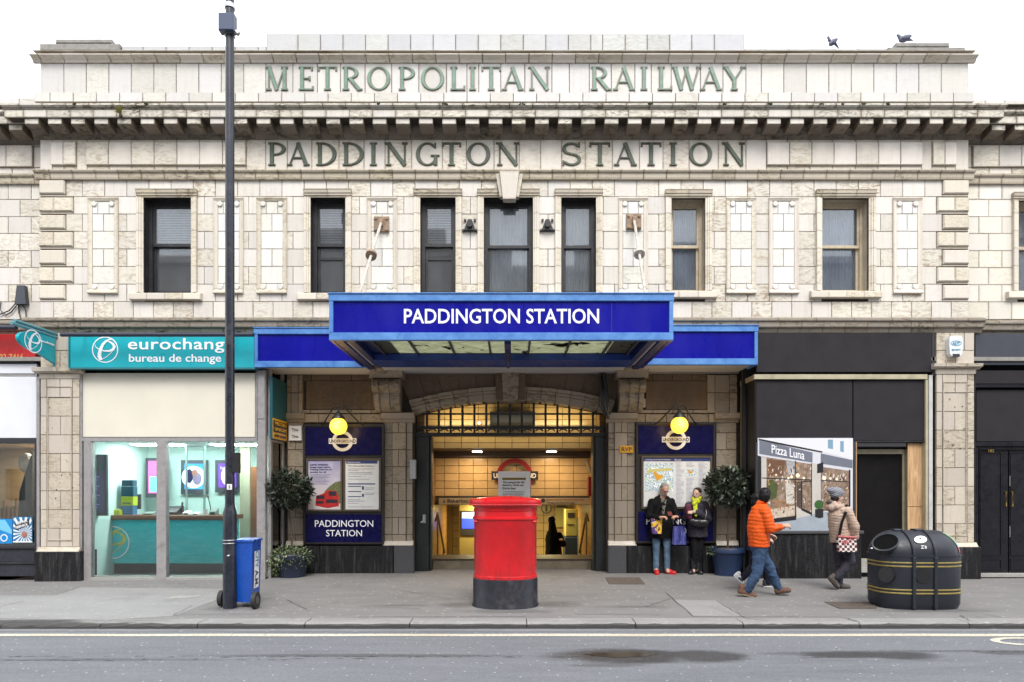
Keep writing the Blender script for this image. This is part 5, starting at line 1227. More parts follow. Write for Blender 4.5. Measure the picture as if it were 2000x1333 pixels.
MB().disc((a_ + b__) / 2 + .02, z0 + .36, .15, RYB - .09, RYB - .088, 18, rz=.22).build('picture', MATS['display_white'], t); lettering('Send Cash', a_ + .12, b__ - .12, z1 - .20, z1 - .14, RYB - .088, m_wh, t, bold=.02)
t, a_, b__, z0, z1 = screen('pink', 'pink and blue advertising screen left of the middle shopfront mullion', 284, 324, 895, 972, RYB - .3, (.78, .16, .50), .9)
MB().box(a_ + .1, b__ - .1, RYB - .309, RYB - .306, z0 + .12, z0 + .45).build('picture', M('display_sky', (.1, .5, .9), .4, emit=(.1, .5, .9), es=.9), t)
t, a_, b__, z0, z1 = screen('dark', 'tall dark rates board hanging inside the left end of the exchange window', 173, 208, 888, 1008, .45, (.05, .06, .14), .25)
bx('header', t, M('rates_teal', c(20, 74, 88, .6), .4), 176, 204, 901, 921, .444, .004); b = MB()
for k in range(11): b.box(X(179, .44), X(194 - (k % 3) * 3, .44), .440, .443, Z(933 + k * 6, .44), Z(931 + k * 6, .44))
b.build('rates_lines', M('rates_ink', (.16, .16, .3), .5, emit=(.2, .2, .4), es=.3), t)
dr = thing('interior_door', 'brown wooden door edge at the right end of the exchange shop', 'door', (X(495, 1.8), 1.8, 0)); MB().cbox(X(489, 1.7), X(505, 1.7), 1.7, 1.76, -.04, Z(912, 1.7), .01).build('leaf', wd, dr)
pc_ = thing('partition_panel', 'pale olive partition panel at the right of the exchange shop', 'partition', (X(480, 1.6), 1.6, 0)); MB().cbox(X(468, 1.75), X(488, 1.75), 1.75, 1.8, -.04, 2.57, .01).build('panel', M('olive_panel', c(176, 178, 150, .7), .6), pc_)
gs = thing('security_glass', 'clear security glass screen with upright posts standing on the exchange counter', 'glass screen', (X(370, 1.25), 1.25, zc1))
MB().box(X(330, 1.25), xr, 1.24, 1.25, zc1 + .05, 2.5).build('pane', m_shopglass, gs)
for px in (363, 398): MB().box(X(px, 1.25), X(px + 3, 1.25), 1.225, 1.262, zc1 + .05, 2.55).build('post', M('glass_edge_green', c(170, 205, 196, .75), .2), gs)
bt_ = thing('leaflet_tower', 'stack of teal, lime and blue leaflet boxes on the left end of the exchange counter', 'leaflet stand', (X(248, 1.1), 1.1, zc1 + .05)); YY = 1.1; s_ = F / (D + YY)
zz = zc1 + .046
for i, (hpx, col, w_) in enumerate(((18, c(40, 110, 160, .8), 22), (18, c(190, 205, 30, .8), 24), (20, c(14, 84, 104, .8), 23), (12, c(20, 70, 90, .8), 21))):
    hh_ = hpx / s_; MB().cbox(X(248 - w_ / 2, YY), X(248 + w_ / 2, YY), YY, YY + .16, zz, zz + hh_ - .003, .006).build('box', M('leaflet_%d' % i, col, .5), bt_); zz += hh_
lettering('money', X(240, YY), X(256, YY), zc1 + .25, zc1 + .30, YY - .001, m_ink, bt_, bold=.02)
lb = thing('leaflet_holder', 'lime green leaflet holder lying on the left end of the exchange counter', 'leaflet holder', (X(226, 1.05), 1.05, zc1 + .05)); MB().cbox(X(215, 1.05), X(236, 1.05), 1.0, 1.15, zc1 + .047, zc1 + .15, .01).build('tray', M('leaflet_1', (0, 0, 0)), lb); MB().cbox(X(219, 1.05), X(232, 1.05), 1.03, 1.12, zc1 + .15, zc1 + .17, .004).build('leaflets', m_white, lb)
mo = thing('computer_monitor', 'black computer monitor behind the leaflet tower on the exchange counter', 'monitor', (X(255, 1.5), 1.5, zc1 + .05)); MB().cbox(X(235, 1.45), X(274, 1.45), 1.45, 1.49, zc1 + .15, zc1 + .46, .01).build('screen_back', m_ink, mo); MB().cbox(X(250, 1.45), X(258, 1.45), 1.46, 1.5, zc1 + .047, zc1 + .15, .005).build('stand', m_ink, mo)
mo = thing('desk_phone', 'dark desk telephone on the exchange counter left of the security glass posts', 'telephone', (X(340, 1.3), 1.3, zc1 + .05)); b = MB(); b.prism([(1.1, zc1 + .047), (1.1, zc1 + .10), (1.3, zc1 + .22), (1.4, zc1 + .22), (1.4, zc1 + .047)], X(325, 1.2), X(350, 1.2)); b.build('casing', m_ink, mo); MB().tube([(X(352, 1.2), 1.25, zc1 + .1), (X(354, 1.2), 1.25, zc1 + .3)], .02, 8).build('handset', m_ink, mo)
for k, (px, w_, h_, mt, lab) in enumerate(((366, 12, 8, 'w', 'white card reader on the exchange counter beside the phone'), (384, 10, 6, 'w', 'white paper tray on the exchange counter under the blue screen'), (402, 8, 11, 'w', 'cream cup on the exchange counter right of the glass posts'), (418, 12, 13, 'g', 'grey-green calculator on the exchange counter near the lamp post'), (292, 20, 6, 'g', 'low glass note tray on the exchange counter left of the mullion'))):
    t = thing(('card_reader', 'paper_tray', 'cup', 'calculator', 'note_tray')[k], lab, ('card reader', 'tray', 'cup', 'calculator', 'tray')[k], (X(px, 1.05), 1.05, zc1 + .05)); q_ = F / (13.05)
    w2, h2 = w_ / q_, h_ / q_; x0 = X(px, 1.05)
    if k == 2: MB().lathe([(w2 * .35, zc1 + .047), (w2 * .5, zc1 + .047 + h2), (w2 * .44, zc1 + .047 + h2), (w2 * .3, zc1 + .06)], x0, 1.05, 16).build('body', m_white, t)
    else:
        MB().prism([(.98, zc1 + .047), (.98, zc1 + .047 + h2 * .5), (1.12, zc1 + .047 + h2), (1.14, zc1 + .047)], x0 - w2 / 2, x0 + w2 / 2).build('body', m_white if mt == 'w' else M('grey_green', c(150, 170, 160, .6), .4), t); MB().cbox(x0 - w2 * .35, x0 + w2 * .35, .974, .98, zc1 + .055, zc1 + .047 + h2 * .45, .001).build('face', m_ink, t)
dl = thing('desk_lamp', 'thin black jointed desk lamp standing on the exchange counter', 'lamp', (X(412, 1.4), 1.4, zc1 + .05)); MB().tube([(X(412, 1.4), 1.4, zc1 + .047), (X(411, 1.4), 1.4, zc1 + .2), (X(406, 1.4), 1.4, zc1 + .42)], .010, 6).build('arm', m_ink, dl); MB().lathe([(.05, zc1 + .047), (.05, zc1 + .06)], X(412, 1.4), 1.4, 14).build('base', m_ink, dl)

# ================================================================= SHOP AT FAR LEFT
lsn = thing('shop_sign', 'red shop fascia sign with a gold telephone number ending 7416', 'shop sign', (X(20), 0, 3.9))
SL = .06; bx('sign_face', lsn, M('red_sign', c(176, 28, 32, .80), .35, var=.05), -160, 69, 653, 706, SL, .08); MB().box(X(-160, SL), X(70, SL), SL - .01, SL + .08, Z(709, SL), Z(706.4, SL)).build('sign_trim', m_ink, lsn)
PL('020 7402 7416', -42, 46, 692, 703, SL - .002, M('gold_leaf', c(222, 168, 96, .75), .4), lsn, bold=.008)
MB().tube([(X(-160, -.1), -.15, Z(640, -.15)), (X(36, -.1), -.15, Z(640, -.15))], .045, 12).build('trough_light', MATS['dark_blue_grey_tube'], lsn)
ps = thing('projecting_sign', 'turquoise rounded projecting sign with white ring emblem, hung from an arm by the left pillar', 'projecting sign', (X(78), -.2, 3.5))
# board seen obliquely: hangs from an arm sticking out from the pillar
o0 = Vector((X(104, -.10), -.10, 0)); o1 = Vector((X(50, -.75), -.95, 0)); dv = (o1 - o0).normalized(); nv = Vector((dv.y, -dv.x, 0)); L = (o1 - o0).length
def PS(u, z, k=0): p = o0 + dv * u - nv * k; return (p.x, p.y, z)
zt_, zb_ = Z(651, -.5), Z(705, -.3) + .02
pl = [(0, zt_), (0, zb_ - .03)] + [(L * .45 + L * .55 * math.sin(R_(a)), (zt_ + zb_) / 2 + .04 - (zt_ - zb_ - .08) / 2 * math.cos(R_(a))) for a in range(0, 181, 12)] + [(L * .4, zt_)]
b = MB(); n = len(pl); b.add([PS(u, z_, .03) for u, z_ in pl] + [PS(u, z_, -.03) for u, z_ in pl], [tuple(range(n)), tuple(range(2 * n - 1, n - 1, -1))] + [(i, i + n, (i + 1) % n + n, (i + 1) % n) for i in range(n)]); b.build('sign_board', m_teal, ps)
zz_ = zt_ + .035; b = MB(); b.tube([PS(-.15, zz_), PS(L + .12, zz_)], .03, 8); b.tube([PS(-.15, zz_ + .06), PS(L + .05, zz_ + .06)], .03, 8); b.build('arm', M('arm_teal', c(96, 158, 170, .7), .4), ps)
MB().tube([PS(-.02, zb_ - .09), PS(-.02, zt_ + .1)], .022, 8).build('hinge_post', M('arm_teal', (0, 0, 0)), ps)
def on_ps(r0, cx_, cz_, seg=30, th=.02):
    v = []
    for i in range(seg):
        a = 2 * math.pi * i / seg
        for r in (r0, r0 - th): v.append(PS(cx_ + r * math.cos(a), cz_ + r * math.sin(a), .036))
    return v, [(2 * i, 2 * i + 1, 2 * ((i + 1) % seg) + 1, 2 * ((i + 1) % seg)) for i in range(seg)]
b = MB(); zc_ = (zt_ + zb_) / 2 + .04; v, f = on_ps(.205, L * .62, zc_); b.add(v, f); b.build('emblem_ring', m_wh, ps)
b = MB(); fn = lambda x_, z_, k: PS(L * .62 - x_, zc_ + z_, .037 + k)
brush(b, BR3, .205, fn, 0); brush(b, BR2, .205, fn, .0015); brush(b, BR1, .205, fn, .003); b.build('emblem_swoosh', m_wh, ps)
o = lettering('eurochange', 0, .36, 0, .055, 0, m_wh, None, bold=.015); o.parent = ps
ang = math.atan2(dv.y, dv.x); o.rotation_euler = (0, 0, ang + math.pi); p = PS(.20, zc_ + .02, .036); o.location = Vector(p) - ps.location + (-dv * 0)
fs = thing('phone_shopfront', 'far-left shopfront with blank white boards above a reflecting window on a dark base', 'shopfront', (X(20), 0, 0))
FY = .08; bx('white_board', fs, M('white_board', c(226, 228, 234, .80), .5, var=.05, sc=1.5), -160, 72, 711, 730, FY, .05); bx('white_board', fs, M('white_board', (0, 0, 0)), -160, 71, 736, 856, FY, .05); bx('board_gap', fs, m_alu, -160, 72, 731, 735.4, FY + .01, .05)
bx('transom', fs, m_ink, -160, 72, 857, 866, FY - .02, .1); bx('jamb', fs, m_alu, 71, 77, 736, 1128, FY - .10, .1); bx('jamb_trim', fs, m_ink, 67, 70.5, 866, 1122, FY - .04, .06)
MB().box(X(-160, FY), X(67, FY), FY + .03, FY + .036, Z(1066, FY), Z(866, FY)).build('pane', m_shopglass, fs)
bx('sill', fs, m_ink, -160, 67, 1066, 1072, FY - .04, .1); bx('stall_panel', fs, M('dark_panel', c(56, 58, 68, .6), .3, var=.15, sc=3), -160, 67, 1072.5, 1098, FY, .1); bx('stall_ledge', fs, m_black, -160, 67, 1098.5, 1103, FY - .03, .12); bx('stall_panel', fs, MATS['dark_panel'], -160, 67, 1103.5, 1126, FY - .01, .1)
MB().box(X(-160), X(70), .4, 1.6, .85, .90).build('display_shelf', wd, fs)
rm2 = thing('phone_shop_interior', 'tan-lit interior behind the far-left window with a dark draped cloth', 'shop interior', (X(20), 1, 0))
MB().box(X(-160), X(76), 1.6, 1.7, -.05, 2.9).build('back_wall', M('tan_wall', c(186, 160, 128, .6), .8, var=.15, sc=2, stretch=(1, 1, 4)), rm2); MB().box(X(-160), X(76), .2, 1.7, -.1, -.05).build('floor', m_dark, rm2); MB().box(X(-160), X(76), .2, 1.7, 2.52, 2.6).build('ceiling', M('tan_ceiling', c(200, 180, 150, .6), .8), rm2); MB().box(X(77), X(79), .2, 1.7, -.05, 2.6).build('side_wall', MATS['tan_wall'], rm2)
b = MB(); random.seed(3)
for i in range(18): xx_ = X(-60, 1.2) + i * .085; b.cbox(xx_, xx_ + .055, 1.3, 1.5, .92, 1.35 + random.uniform(-.1, .12), .01)
b.build('boxes', M('shelf_boxes', c(110, 84, 60, .6), .7, rnd=.2, var=.3), rm2)
MB().loft([[(X(38, .6), .55, Z(1062, .6)), (X(70, .6), .50, Z(1062, .6)), (X(70, .6), .62, Z(1062, .6)), (X(44, .6), .68, Z(1062, .6))], [(X(41, .6), .56, Z(960, .6)), (X(70, .6), .5, Z(960, .6)), (X(70, .6), .62, Z(960, .6)), (X(45, .6), .64, Z(960, .6))], [(X(68, .6), .56, Z(880, .6)), (X(71, .6), .5, Z(880, .6)), (X(71, .6), .6, Z(880, .6)), (X(69, .6), .6, Z(880, .6))]]).build('draped_cloth', M('dark_cloth', c(62, 66, 76, .6), .8, var=.35, sc=4, stretch=(3, 1, .6)), rm2)
MB().ell((X(52, .75), .75, Z(905, .75)), (.16, .08, .20), 12, 8).build('white_bag', M('white_plastic', c(206, 204, 200, .6), .5, var=.2, sc=9), rm2)
lamp('left_shop_lamp', (X(20), 1.0, 2.48), 45, (1, .86, .66), .5)
for i, (a1, b1, t1, d1, lab) in enumerate(((-50, 24, 1014, 1062, 'blue wash poster in the far-left shop window, left of the repair poster'), (25, 63, 1010, 1060, 'blue burst poster reading REPAIR SERVICE in the far-left shop window'))):
    t = thing('window_poster', lab, 'poster', (X((a1 + b1) / 2, .02), .02, .9)); bx('sheet', t, M(('poster_blue', 'poster_burst')[i], (c(24, 140, 214, .78), c(40, 120, 170, .78))[i], .4), a1, b1, t1, d1, .10 - i * .012, .004)
    if i:
        YQ = .0872; cxx, czz = X(48, YQ), Z(1042, YQ); b = MB()
        for k in range(18):
            a0 = R_(k * 20); a2 = R_(k * 20 + 9); x0, x1, z0, z1 = X(26, YQ), X(62, YQ), Z(1059, YQ), Z(1011, YQ)
            def far(a):
                dx, dz = math.cos(a), math.sin(a); tt = min(((x1 if dx > 0 else x0) - cxx) / dx if abs(dx) > 1e-6 else 9, ((z1 if dz > 0 else z0) - czz) / dz if abs(dz) > 1e-6 else 9); return (cxx + dx * tt, YQ, czz + dz * tt)
            b.add([(cxx, YQ, czz), far(a0), far(a2)], [(0, 1, 2)])
        b.build('rays', m_white, t)
        b = MB(); YQ = .084; b.add([(X(29, YQ), YQ, Z(1024, YQ)), (X(56, YQ), YQ, Z(1014, YQ)), (X(58, YQ), YQ, Z(1026, YQ)), (X(32, YQ), YQ, Z(1036, YQ))], [(0, 1, 2, 3)]); b.build('banner', m_ink, t)
        for s_, pa, pb in (('REPAIR', 1017.5, 1022.5), ('SERVICE', 1025, 1030)):
            o = PL(s_, 32, 55, pa, pb, .082, m_white, t, bold=.03); o.rotation_euler = (0, R_(-16), 0)
        MB().ell((cxx, .08, czz - .02), (.05, .006, .06), 10, 6).build('picture', MATS['figure_skin'], t); bx('border', t, m_white, 25, 63, 1057.5, 1060, .084, .002)
    else:
        b = MB(); YQ = .098; b.add([(X(-50, YQ), YQ, Z(1016, YQ)), (X(10, YQ), YQ, Z(1016, YQ)), (X(23, YQ), YQ, Z(1036, YQ)), (X(23, YQ), YQ, Z(1044, YQ))], [(0, 1, 2, 3)]); b.build('sweep', M('poster_light', c(120, 200, 236, .78), .4), t); MB().ring(X(8, YQ), Z(1051, YQ), .07, .07, .02, .095, .097, 0, 360, 18).build('badge', m_white, t)
jb = thing('junction_box', 'grey cable junction box on the left wing above the projecting sign', 'junction box', (X(39, WY), WY, Z(595, WY)))
YJ = WY - .10; b = MB(); b.loft([[(X(28, YJ), YJ, Z(594, YJ)), (X(50, YJ), YJ, Z(594, YJ)), (X(50, YJ), WY, Z(594, YJ)), (X(28, YJ), WY, Z(594, YJ))], [(X(31, YJ), YJ + .02, Z(557, YJ)), (X(46, YJ), YJ + .02, Z(557, YJ)), (X(46, YJ), WY, Z(557, YJ)), (X(31, YJ), WY, Z(557, YJ))]]); b.build('casing', M('dark_grey_plastic', c(70, 74, 84, .6), .5), jb)
b = MB(); YJ = WY - .03
for pts in (((36, 594), (37, 612), (44, 630), (47, 640)), ((42, 594), (50, 605), (51, 620), (60, 627), (85, 627)), ((33, 596), (22, 610), (12, 616), (0, 606), (2, 590), (-20, 585)), ((30, 594), (18, 607), (6, 612), (-20, 622))): b.tube([(X(p, YJ), YJ, Z(q_, YJ)) for p, q_ in pts], .010, 6)
b.build('cable', m_iron, jb)

# ================================================================= STATION BOARDS, LAMPS
def frame(par, px0, px1, py0, py1, Y, t, mat, d=.04, nm='frame'):
    b = MB(); a_, b__, z0, z1 = X(px0, Y), X(px1, Y), Z(py1, Y), Z(py0, Y)
    b.box(a_, a_ + t, Y, Y + d, z0, z1); b.box(b__ - t, b__, Y, Y + d, z0, z1); b.box(a_ + t, b__ - t, Y, Y + d, z1 - t, z1); b.box(a_ + t, b__ - t, Y, Y + d, z0, z0 + t); return b.build(nm, mat, par)
BY = RY - .12
m_frm = M('bronze_black_frame', c(44, 38, 36, .6), .4, var=.15)
m_frg = M('bronze_poster_frame', c(110, 98, 84, .6), .4, .3, var=.1)
m_bn = M('board_navy', c(14, 12, 70, .75), .28, spec=.18, var=.12, sc=3)
def roundel(par, px, py, Y):
    b = MB(); cx_, cz_ = X(px, Y), Z(py, Y); s_ = (D + Y) / F
    b.ring(cx_, cz_, 20.5 * s_, 20 * s_, 6.2 * s_, Y - .006, Y, 0, 360, 40); b.build('roundel_ring', m_white, par)
    bx('roundel_bar', par, m_white, px - 27, px + 27, py - 5.4, py + 5.4, Y - .010, .004); PL('UNDERGROUND', px - 25, px + 25, py - 2.9, py + 2.9, Y - .0105, m_bn, par, bold=.006)
    PL('U', px - 25.5, px - 20.5, py - 4, py + 3.6, Y - .0112, m_bn, par, bold=.01); PL('D', px + 20.5, px + 25.5, py - 4, py + 3.6, Y - .0112, m_bn, par, bold=.01)
lbd = thing('station_board', 'navy station notice board left of the doorway lettered PADDINGTON STATION under two posters', 'notice board', (X(671, BY), BY, .7))
bx('backboard', lbd, m_frm, 592, 750, 828, 1064, BY + .02, .10)
bx('navy_panel', lbd, m_bn, 597, 745, 835, 889, BY, .03); bx('navy_panel', lbd, m_bn, 597, 747, 1005, 1060, BY, .03); frame(lbd, 593, 749, 829, 1063, BY - .01, .035, m_frm, .05)
roundel(lbd, 669, 862, BY - .002)
PL('PADDINGTON', 615, 729, 1016.5, 1029.5, BY - .002, m_wh, lbd, bold=.0); PL('STATION', 637, 707, 1035.5, 1048, BY - .002, m_wh, lbd, bold=.0)
frame(lbd, 598, 668.5, 896, 999, BY - .03, .035, m_frg, .06, 'poster_frame'); frame(lbd, 670.5, 744, 896, 999, BY - .03, .035, m_frg, .06, 'poster_frame')
# posters
p1 = thing('bus_poster', 'poster with a red double-decker bus and trees in the left frame of the station board', 'poster', (X(634, BY), BY - .02, 1.2))
g = G('poster_sky_print'); sz = g.n('SeparateXYZ', {0: g.n('TexCoord').outputs['Generated']}); b_ = g.mix(g.mr(sz.outputs[2], .2, 1, 0, 1), c(216, 206, 204, .8) + (1,), c(160, 158, 196, .78) + (1,)); b_ = g.mix(g.mr(g.noi(g.pos(), 3, 4), .5, .7, 0, .5), b_, c(226, 222, 230, .8) + (1,)); g.put(g.p.inputs['Base Color'], b_); g.p.inputs['Roughness'].default_value = .3
YP = BY - .014; bx('sheet', p1, g.m, 602, 665, 900, 996, YP, .006); m_pt = M('poster_trees', c(112, 118, 72, .7), .5, var=.4, sc=30); m_pr = M('poster_red', c(186, 36, 36, .8), .4, var=.2, sc=16); m_pd = M('poster_dark', c(50, 44, 56, .7), .4)
for k, (s_, a0, a1) in enumerate((('Lower emission', 606, 640), ('buses mean we\'re', 606, 645), ('helping improve air', 606, 649), ('quality for all', 606, 637))): PL(s_, a0, a1, 906 + k * 5, 909.6 + k * 5, YP - .001, m_navy, p1, bold=.015)
b = MB()
for k in range(8): b.box(X(606, YP), X(646 - (k * 7) % 11, YP), YP - .002, YP - .001, Z(928.2 + 2.6 * k, YP), Z(927.3 + 2.6 * k, YP))
b.build('small_print', M('small_print_grey', c(120, 116, 150, .7), .6), p1)
b = MB(); YQ = YP - .001; b.add([(X(634, YQ), YQ, Z(960, YQ)), (X(644, YQ), YQ, Z(950, YQ)), (X(655, YQ), YQ, Z(942, YQ)), (X(665, YQ), YQ, Z(940, YQ)), (X(665, YQ), YQ, Z(984, YQ)), (X(630, YQ), YQ, Z(984, YQ))], [tuple(range(6))]); b.build('printed_trees', m_pt, p1)
b = MB(); YQ -= .001; b.add([(X(p, YQ), YQ, Z(q_, YQ)) for p, q_ in ((616, 988), (617, 970), (634, 963), (639, 958), (656, 959), (661, 967), (662, 989), (640, 993))], [tuple(range(8))]); b.build('printed_bus', m_pr, p1)
b = MB(); YQ -= .001
for (p, q_, r, s_) in ((618, 968, 634, 975), (642, 960, 657, 969), (618, 979, 632, 984), (637, 976, 659, 983)): b.box(X(p, YQ), X(r, YQ), YQ - .0004, YQ, Z(s_, YQ), Z(q_, YQ))
b.build('printed_bus_windows', m_pd, p1)
p2 = thing('service_poster', 'white timetable poster with dark blue bars in the right frame of the station board', 'poster', (X(707, BY), BY - .02, 1.2)); bx('sheet', p2, M('poster_white', c(222, 222, 220, .80), .3, var=.03), 674.5, 740, 900, 996, YP, .006)
b = MB(); b.box(X(676, YP), X(737, YP), YP - .002, YP - .001, Z(906, YP), Z(900.5, YP))
for (p, q_, r, s_) in ((680, 944.5, 733, 946.8), (680, 949.5, 706, 951.2), (680, 959.5, 706, 961.2), (680, 969.5, 706, 971.2), (707, 950, 711, 957), (707, 965, 711, 971)): b.box(X(p, YP), X(r, YP), YP - .002, YP - .001, Z(s_, YP), Z(q_, YP))
tag(b.build('blue_bars', M('poster_navy', c(54, 66, 122, .75), .4), p2), kind='stuff'); PL('Planned works', 679, 704, 901.8, 904.8, YP - .0022, m_white, p2); PL('We\'re here to help. Thank you', 680, 730, 909, 912.5, YP - .001, m_ink, p2)
b = MB()
for k in range(14):
    y_ = (916, 919, 923, 926, 931, 936, 953, 956, 963, 966, 976, 979, 983, 990)[k]; b.box(X(680 if k not in (6, 7, 8, 9) else 713, YP), X((731, 700, 726, 728, 706, 722, 732, 728, 732, 730, 704, 712, 700, 727)[k], YP), YP - .002, YP - .001, Z(y_ + .8, YP), Z(y_, YP))
b.build('small_print', MATS['small_print_grey'], p2)
rbd = thing('station_board', 'navy station notice board right of the doorway, its lower name panel hidden behind two people', 'notice board', (X(1320, BY), BY, .7))
bx('backboard', rbd, m_frm, 1242, 1398, 825, 1062, BY + .02, .10); bx('navy_panel', rbd, m_bn, 1247, 1393, 832, 886, BY, .03); bx('navy_panel', rbd, m_bn, 1247, 1395, 1000, 1058, BY, .03); frame(rbd, 1243, 1397, 826, 1061, BY - .01, .035, m_frm, .05)
roundel(rbd, 1320, 859, BY - .002); PL('PADDINGTON', 1262, 1378, 1012, 1025, BY - .002, m_wh, rbd, bold=.012); PL('STATION', 1284, 1354, 1031, 1043.5, BY - .002, m_wh, rbd, bold=.012)
frame(rbd, 1253, 1391, 891, 994, BY - .03, .035, m_frg, .06, 'poster_frame')
p3 = thing('street_map_poster', 'white local area map poster with a blue street map and orange station shape', 'poster', (X(1322, BY), BY - .02, 1.2)); bx('sheet', p3, M('poster_white', (0, 0, 0)), 1257, 1387, 895, 990, YP, .006)
bx('header', p3, MATS['poster_navy'], 1257, 1387, 895, 901.5, YP - .002, .001); PL('Continuing your journey from Paddington', 1260, 1310, 897, 900, YP - .0022, m_white, p3); PL('Buses', 1318, 1330, 897, 900, YP - .0022, m_white, p3)
g = G('street_map_print'); gp_ = g.n('Mapping', {'Vector': g.n('NewGeometry').outputs['Position'], 'Rotation': (0, R_(38), 0), 'Scale': (1, 0, 1)}).outputs[0]
wp = g.n('VectorMath', {0: gp_, 1: g.n('TexNoise', {'Vector': gp_, 'Scale': 5.0}).outputs['Color']}, operation='ADD').outputs[0]; sx = g.n('SeparateXYZ', {0: wp})
def rd_(o, f, w_, sh=0.0): return g.mr(g.ma('ABSOLUTE', g.ma('SUBTRACT', g.ma('FRACT', g.ma('ADD', g.ma('MULTIPLY', o, f), sh)), .5)), .5 - w_, .5 - w_ * .6)
b_ = g.mix(g.mr(g.noi(gp_, 9, 3), .4, .6), c(132, 166, 186, .8) + (1,), c(168, 190, 192, .8) + (1,)); b_ = g.mix(g.mr(g.noi(gp_, 7, 2), .6, .62), b_, c(176, 190, 130, .8) + (1,))
b_ = g.mix(g.ma('MAXIMUM', g.ma('MAXIMUM', rd_(sx.outputs[0], 11, .10), rd_(sx.outputs[2], 15, .11)), rd_(g.ma('ADD', sx.outputs[0], sx.outputs[2]), 4.3, .07, .3)), b_, (.78, .80, .82, 1)); g.put(g.p.inputs['Base Color'], b_); g.p.inputs['Roughness'].default_value = .35; m_map = g.m
bx('street_map', p3, m_map, 1260, 1315, 905, 960, YP - .003, .002); bx('inset_map', p3, m_map, 1339, 1360, 917, 930, YP - .003, .002)
for k, (cx_, cy_, s_) in enumerate(((1286, 932, 1.0), (1349, 923, .5))):
    YQ = YP - .0045; MB().add([(X(cx_ + p * s_, YQ), YQ, Z(cy_ + q_ * s_, YQ)) for p, q_ in ((-11, -8), (-6, -11), (0, -4), (10, -4), (8, 1), (0, 6), (-3, 8))], [tuple(range(7))]).build('station_shape', M('map_orange', c(222, 160, 40, .8), .4), p3)
YQ = YP - .0045; MB().add([(X(p, YQ), YQ, Z(q_, YQ)) for p, q_ in ((1263, 920), (1270, 917), (1312, 915), (1312, 919), (1272, 922), (1266, 926))], [tuple(range(6))]).build('park_strip', M('map_yellow', c(206, 194, 110, .8), .4), p3)
b = MB(); random.seed(4)
for col in (1320, 1340, 1364):
    for k in range(34):
        y_ = 904 + k * 2.5
        if col == 1340 and 912 < y_ < 934: continue
        b.box(X(col, YP), X(col + random.uniform(8, 17), YP), YP - .002, YP - .001, Z(y_ + .7, YP), Z(y_, YP))
b.build('index_lines', M('index_grey', c(150, 150, 176, .75), .6), p3)
# globe lamps
for i, (px, py) in enumerate(((661, 833), (1327, 831))):
    YL = RY - .42; cx_, cz_ = X(px, YL), Z(py, YL); t = thing('globe_lamp', ('lit yellow globe lamp with black curved arms over the left station board', 'lit yellow globe lamp with black curved arms over the right station board')[i], 'lamp', (cx_, RY, cz_ + .3))
    MB().ell((cx_, YL, cz_), .165, 24, 16).build('globe', M('lit_globe', (.6, .4, .08), .4, emit=(1, .60, .05), es=1.05), t, smooth=True)
    MB().lathe([(.012, cz_ + .30), (.035, cz_ + .27), (.06, cz_ + .24), (.12, cz_ + .16), (.125, cz_ + .14), (.05, cz_ + .15)], cx_, YL, 20).build('cap', m_iron, t, smooth=True)
    MB().tube([(cx_, YL, cz_ + .27), (cx_, YL, cz_ + .36)], .012, 8).build('stem', m_iron, t)
    for s in (-1, 1):
        pts = [(cx_, YL, cz_ + .30), (cx_ + s * .02, YL, cz_ + .35), (cx_ + s * .06, YL + .02, cz_ + .375), (cx_ + s * .12, YL + .05, cz_ + .35), (cx_ + s * .25, YL + .15, cz_ + .20), (cx_ + s * .35, YL + .24, cz_ + .09), (cx_ + s * .42, YL + .30, cz_ + .055), (cx_ + s * .50, RY - .10, cz_ + .05)]
        MB().tube(pts, .014, 8).build('arm', m_iron, t)
    d_ = bpy.data.lights.new('globe_bulb', 'POINT'); d_.energy = 9; d_.color = (1, .62, .18); d_.shadow_soft_size = .17; o = bpy.data.objects.new('globe_bulb', d_); C.objects.link(o); o.location = (cx_, YL - .19, cz_ - .02)
rv = thing('rvp_sign', 'small yellow sign lettered RVP on the right porch pier', 'sign', (X(1224, RY), RY, 2.4)); YR = RY - .065; bx('plate', rv, M('rvp_yellow', c(222, 160, 28, .78), .5), 1210, 1237, 871, 885, YR, .01); PL('RVP', 1214, 1234, 874, 882, YR - .001, m_ink, rv, bold=.01)
cb_ = thing('cable_bundle', 'dark clump of cables and pipe in the corner right of the arch under the canopy', 'cables', (X(1185, .7), .7, 3.5)); b = MB(); random.seed(6)
for k in range(7):
    x0 = X(1174 + random.uniform(-4, 10), .7); b.tube([(x0, .70 + random.uniform(-.06, .06), 3.95), (x0 + random.uniform(-.06, .06), .68, 3.6), (x0 + random.uniform(-.05, .10), .70, 3.3), (x0 + random.uniform(0, .15), .74, 3.1 + random.uniform(-.1, .1))], random.uniform(.012, .035), 6)
b.build('cable', m_iron, cb_)
tw = thing('alarm_sounder', 'small pale box alarm on the stone panel edge right of the right scroll bracket', 'alarm', (X(1256, RY), RY, 3)); MB().cbox(X(1253, RY), X(1259, RY), RY - .1, RY + .0, Z(797, RY), Z(780, RY), .01).build('casing', M('pale_grey_metal', (0, 0, 0)), tw)
bl = thing('alarm_bell', 'small red lit alarm unit behind the left half of the entrance grille', 'alarm', (X(934, 1.3), 1.3, 3.1)); YL = 1.5; bx('case', bl, m_red, 931, 940, 822, 831, YL, .06); MB().ell((X(936, YL), YL - .02, Z(827, YL)), (.035, .02, .035), 10, 6).build('lens', M('amber_lens', (1, .6, .4), .3, emit=(1, .4, .2), es=1.5), bl)

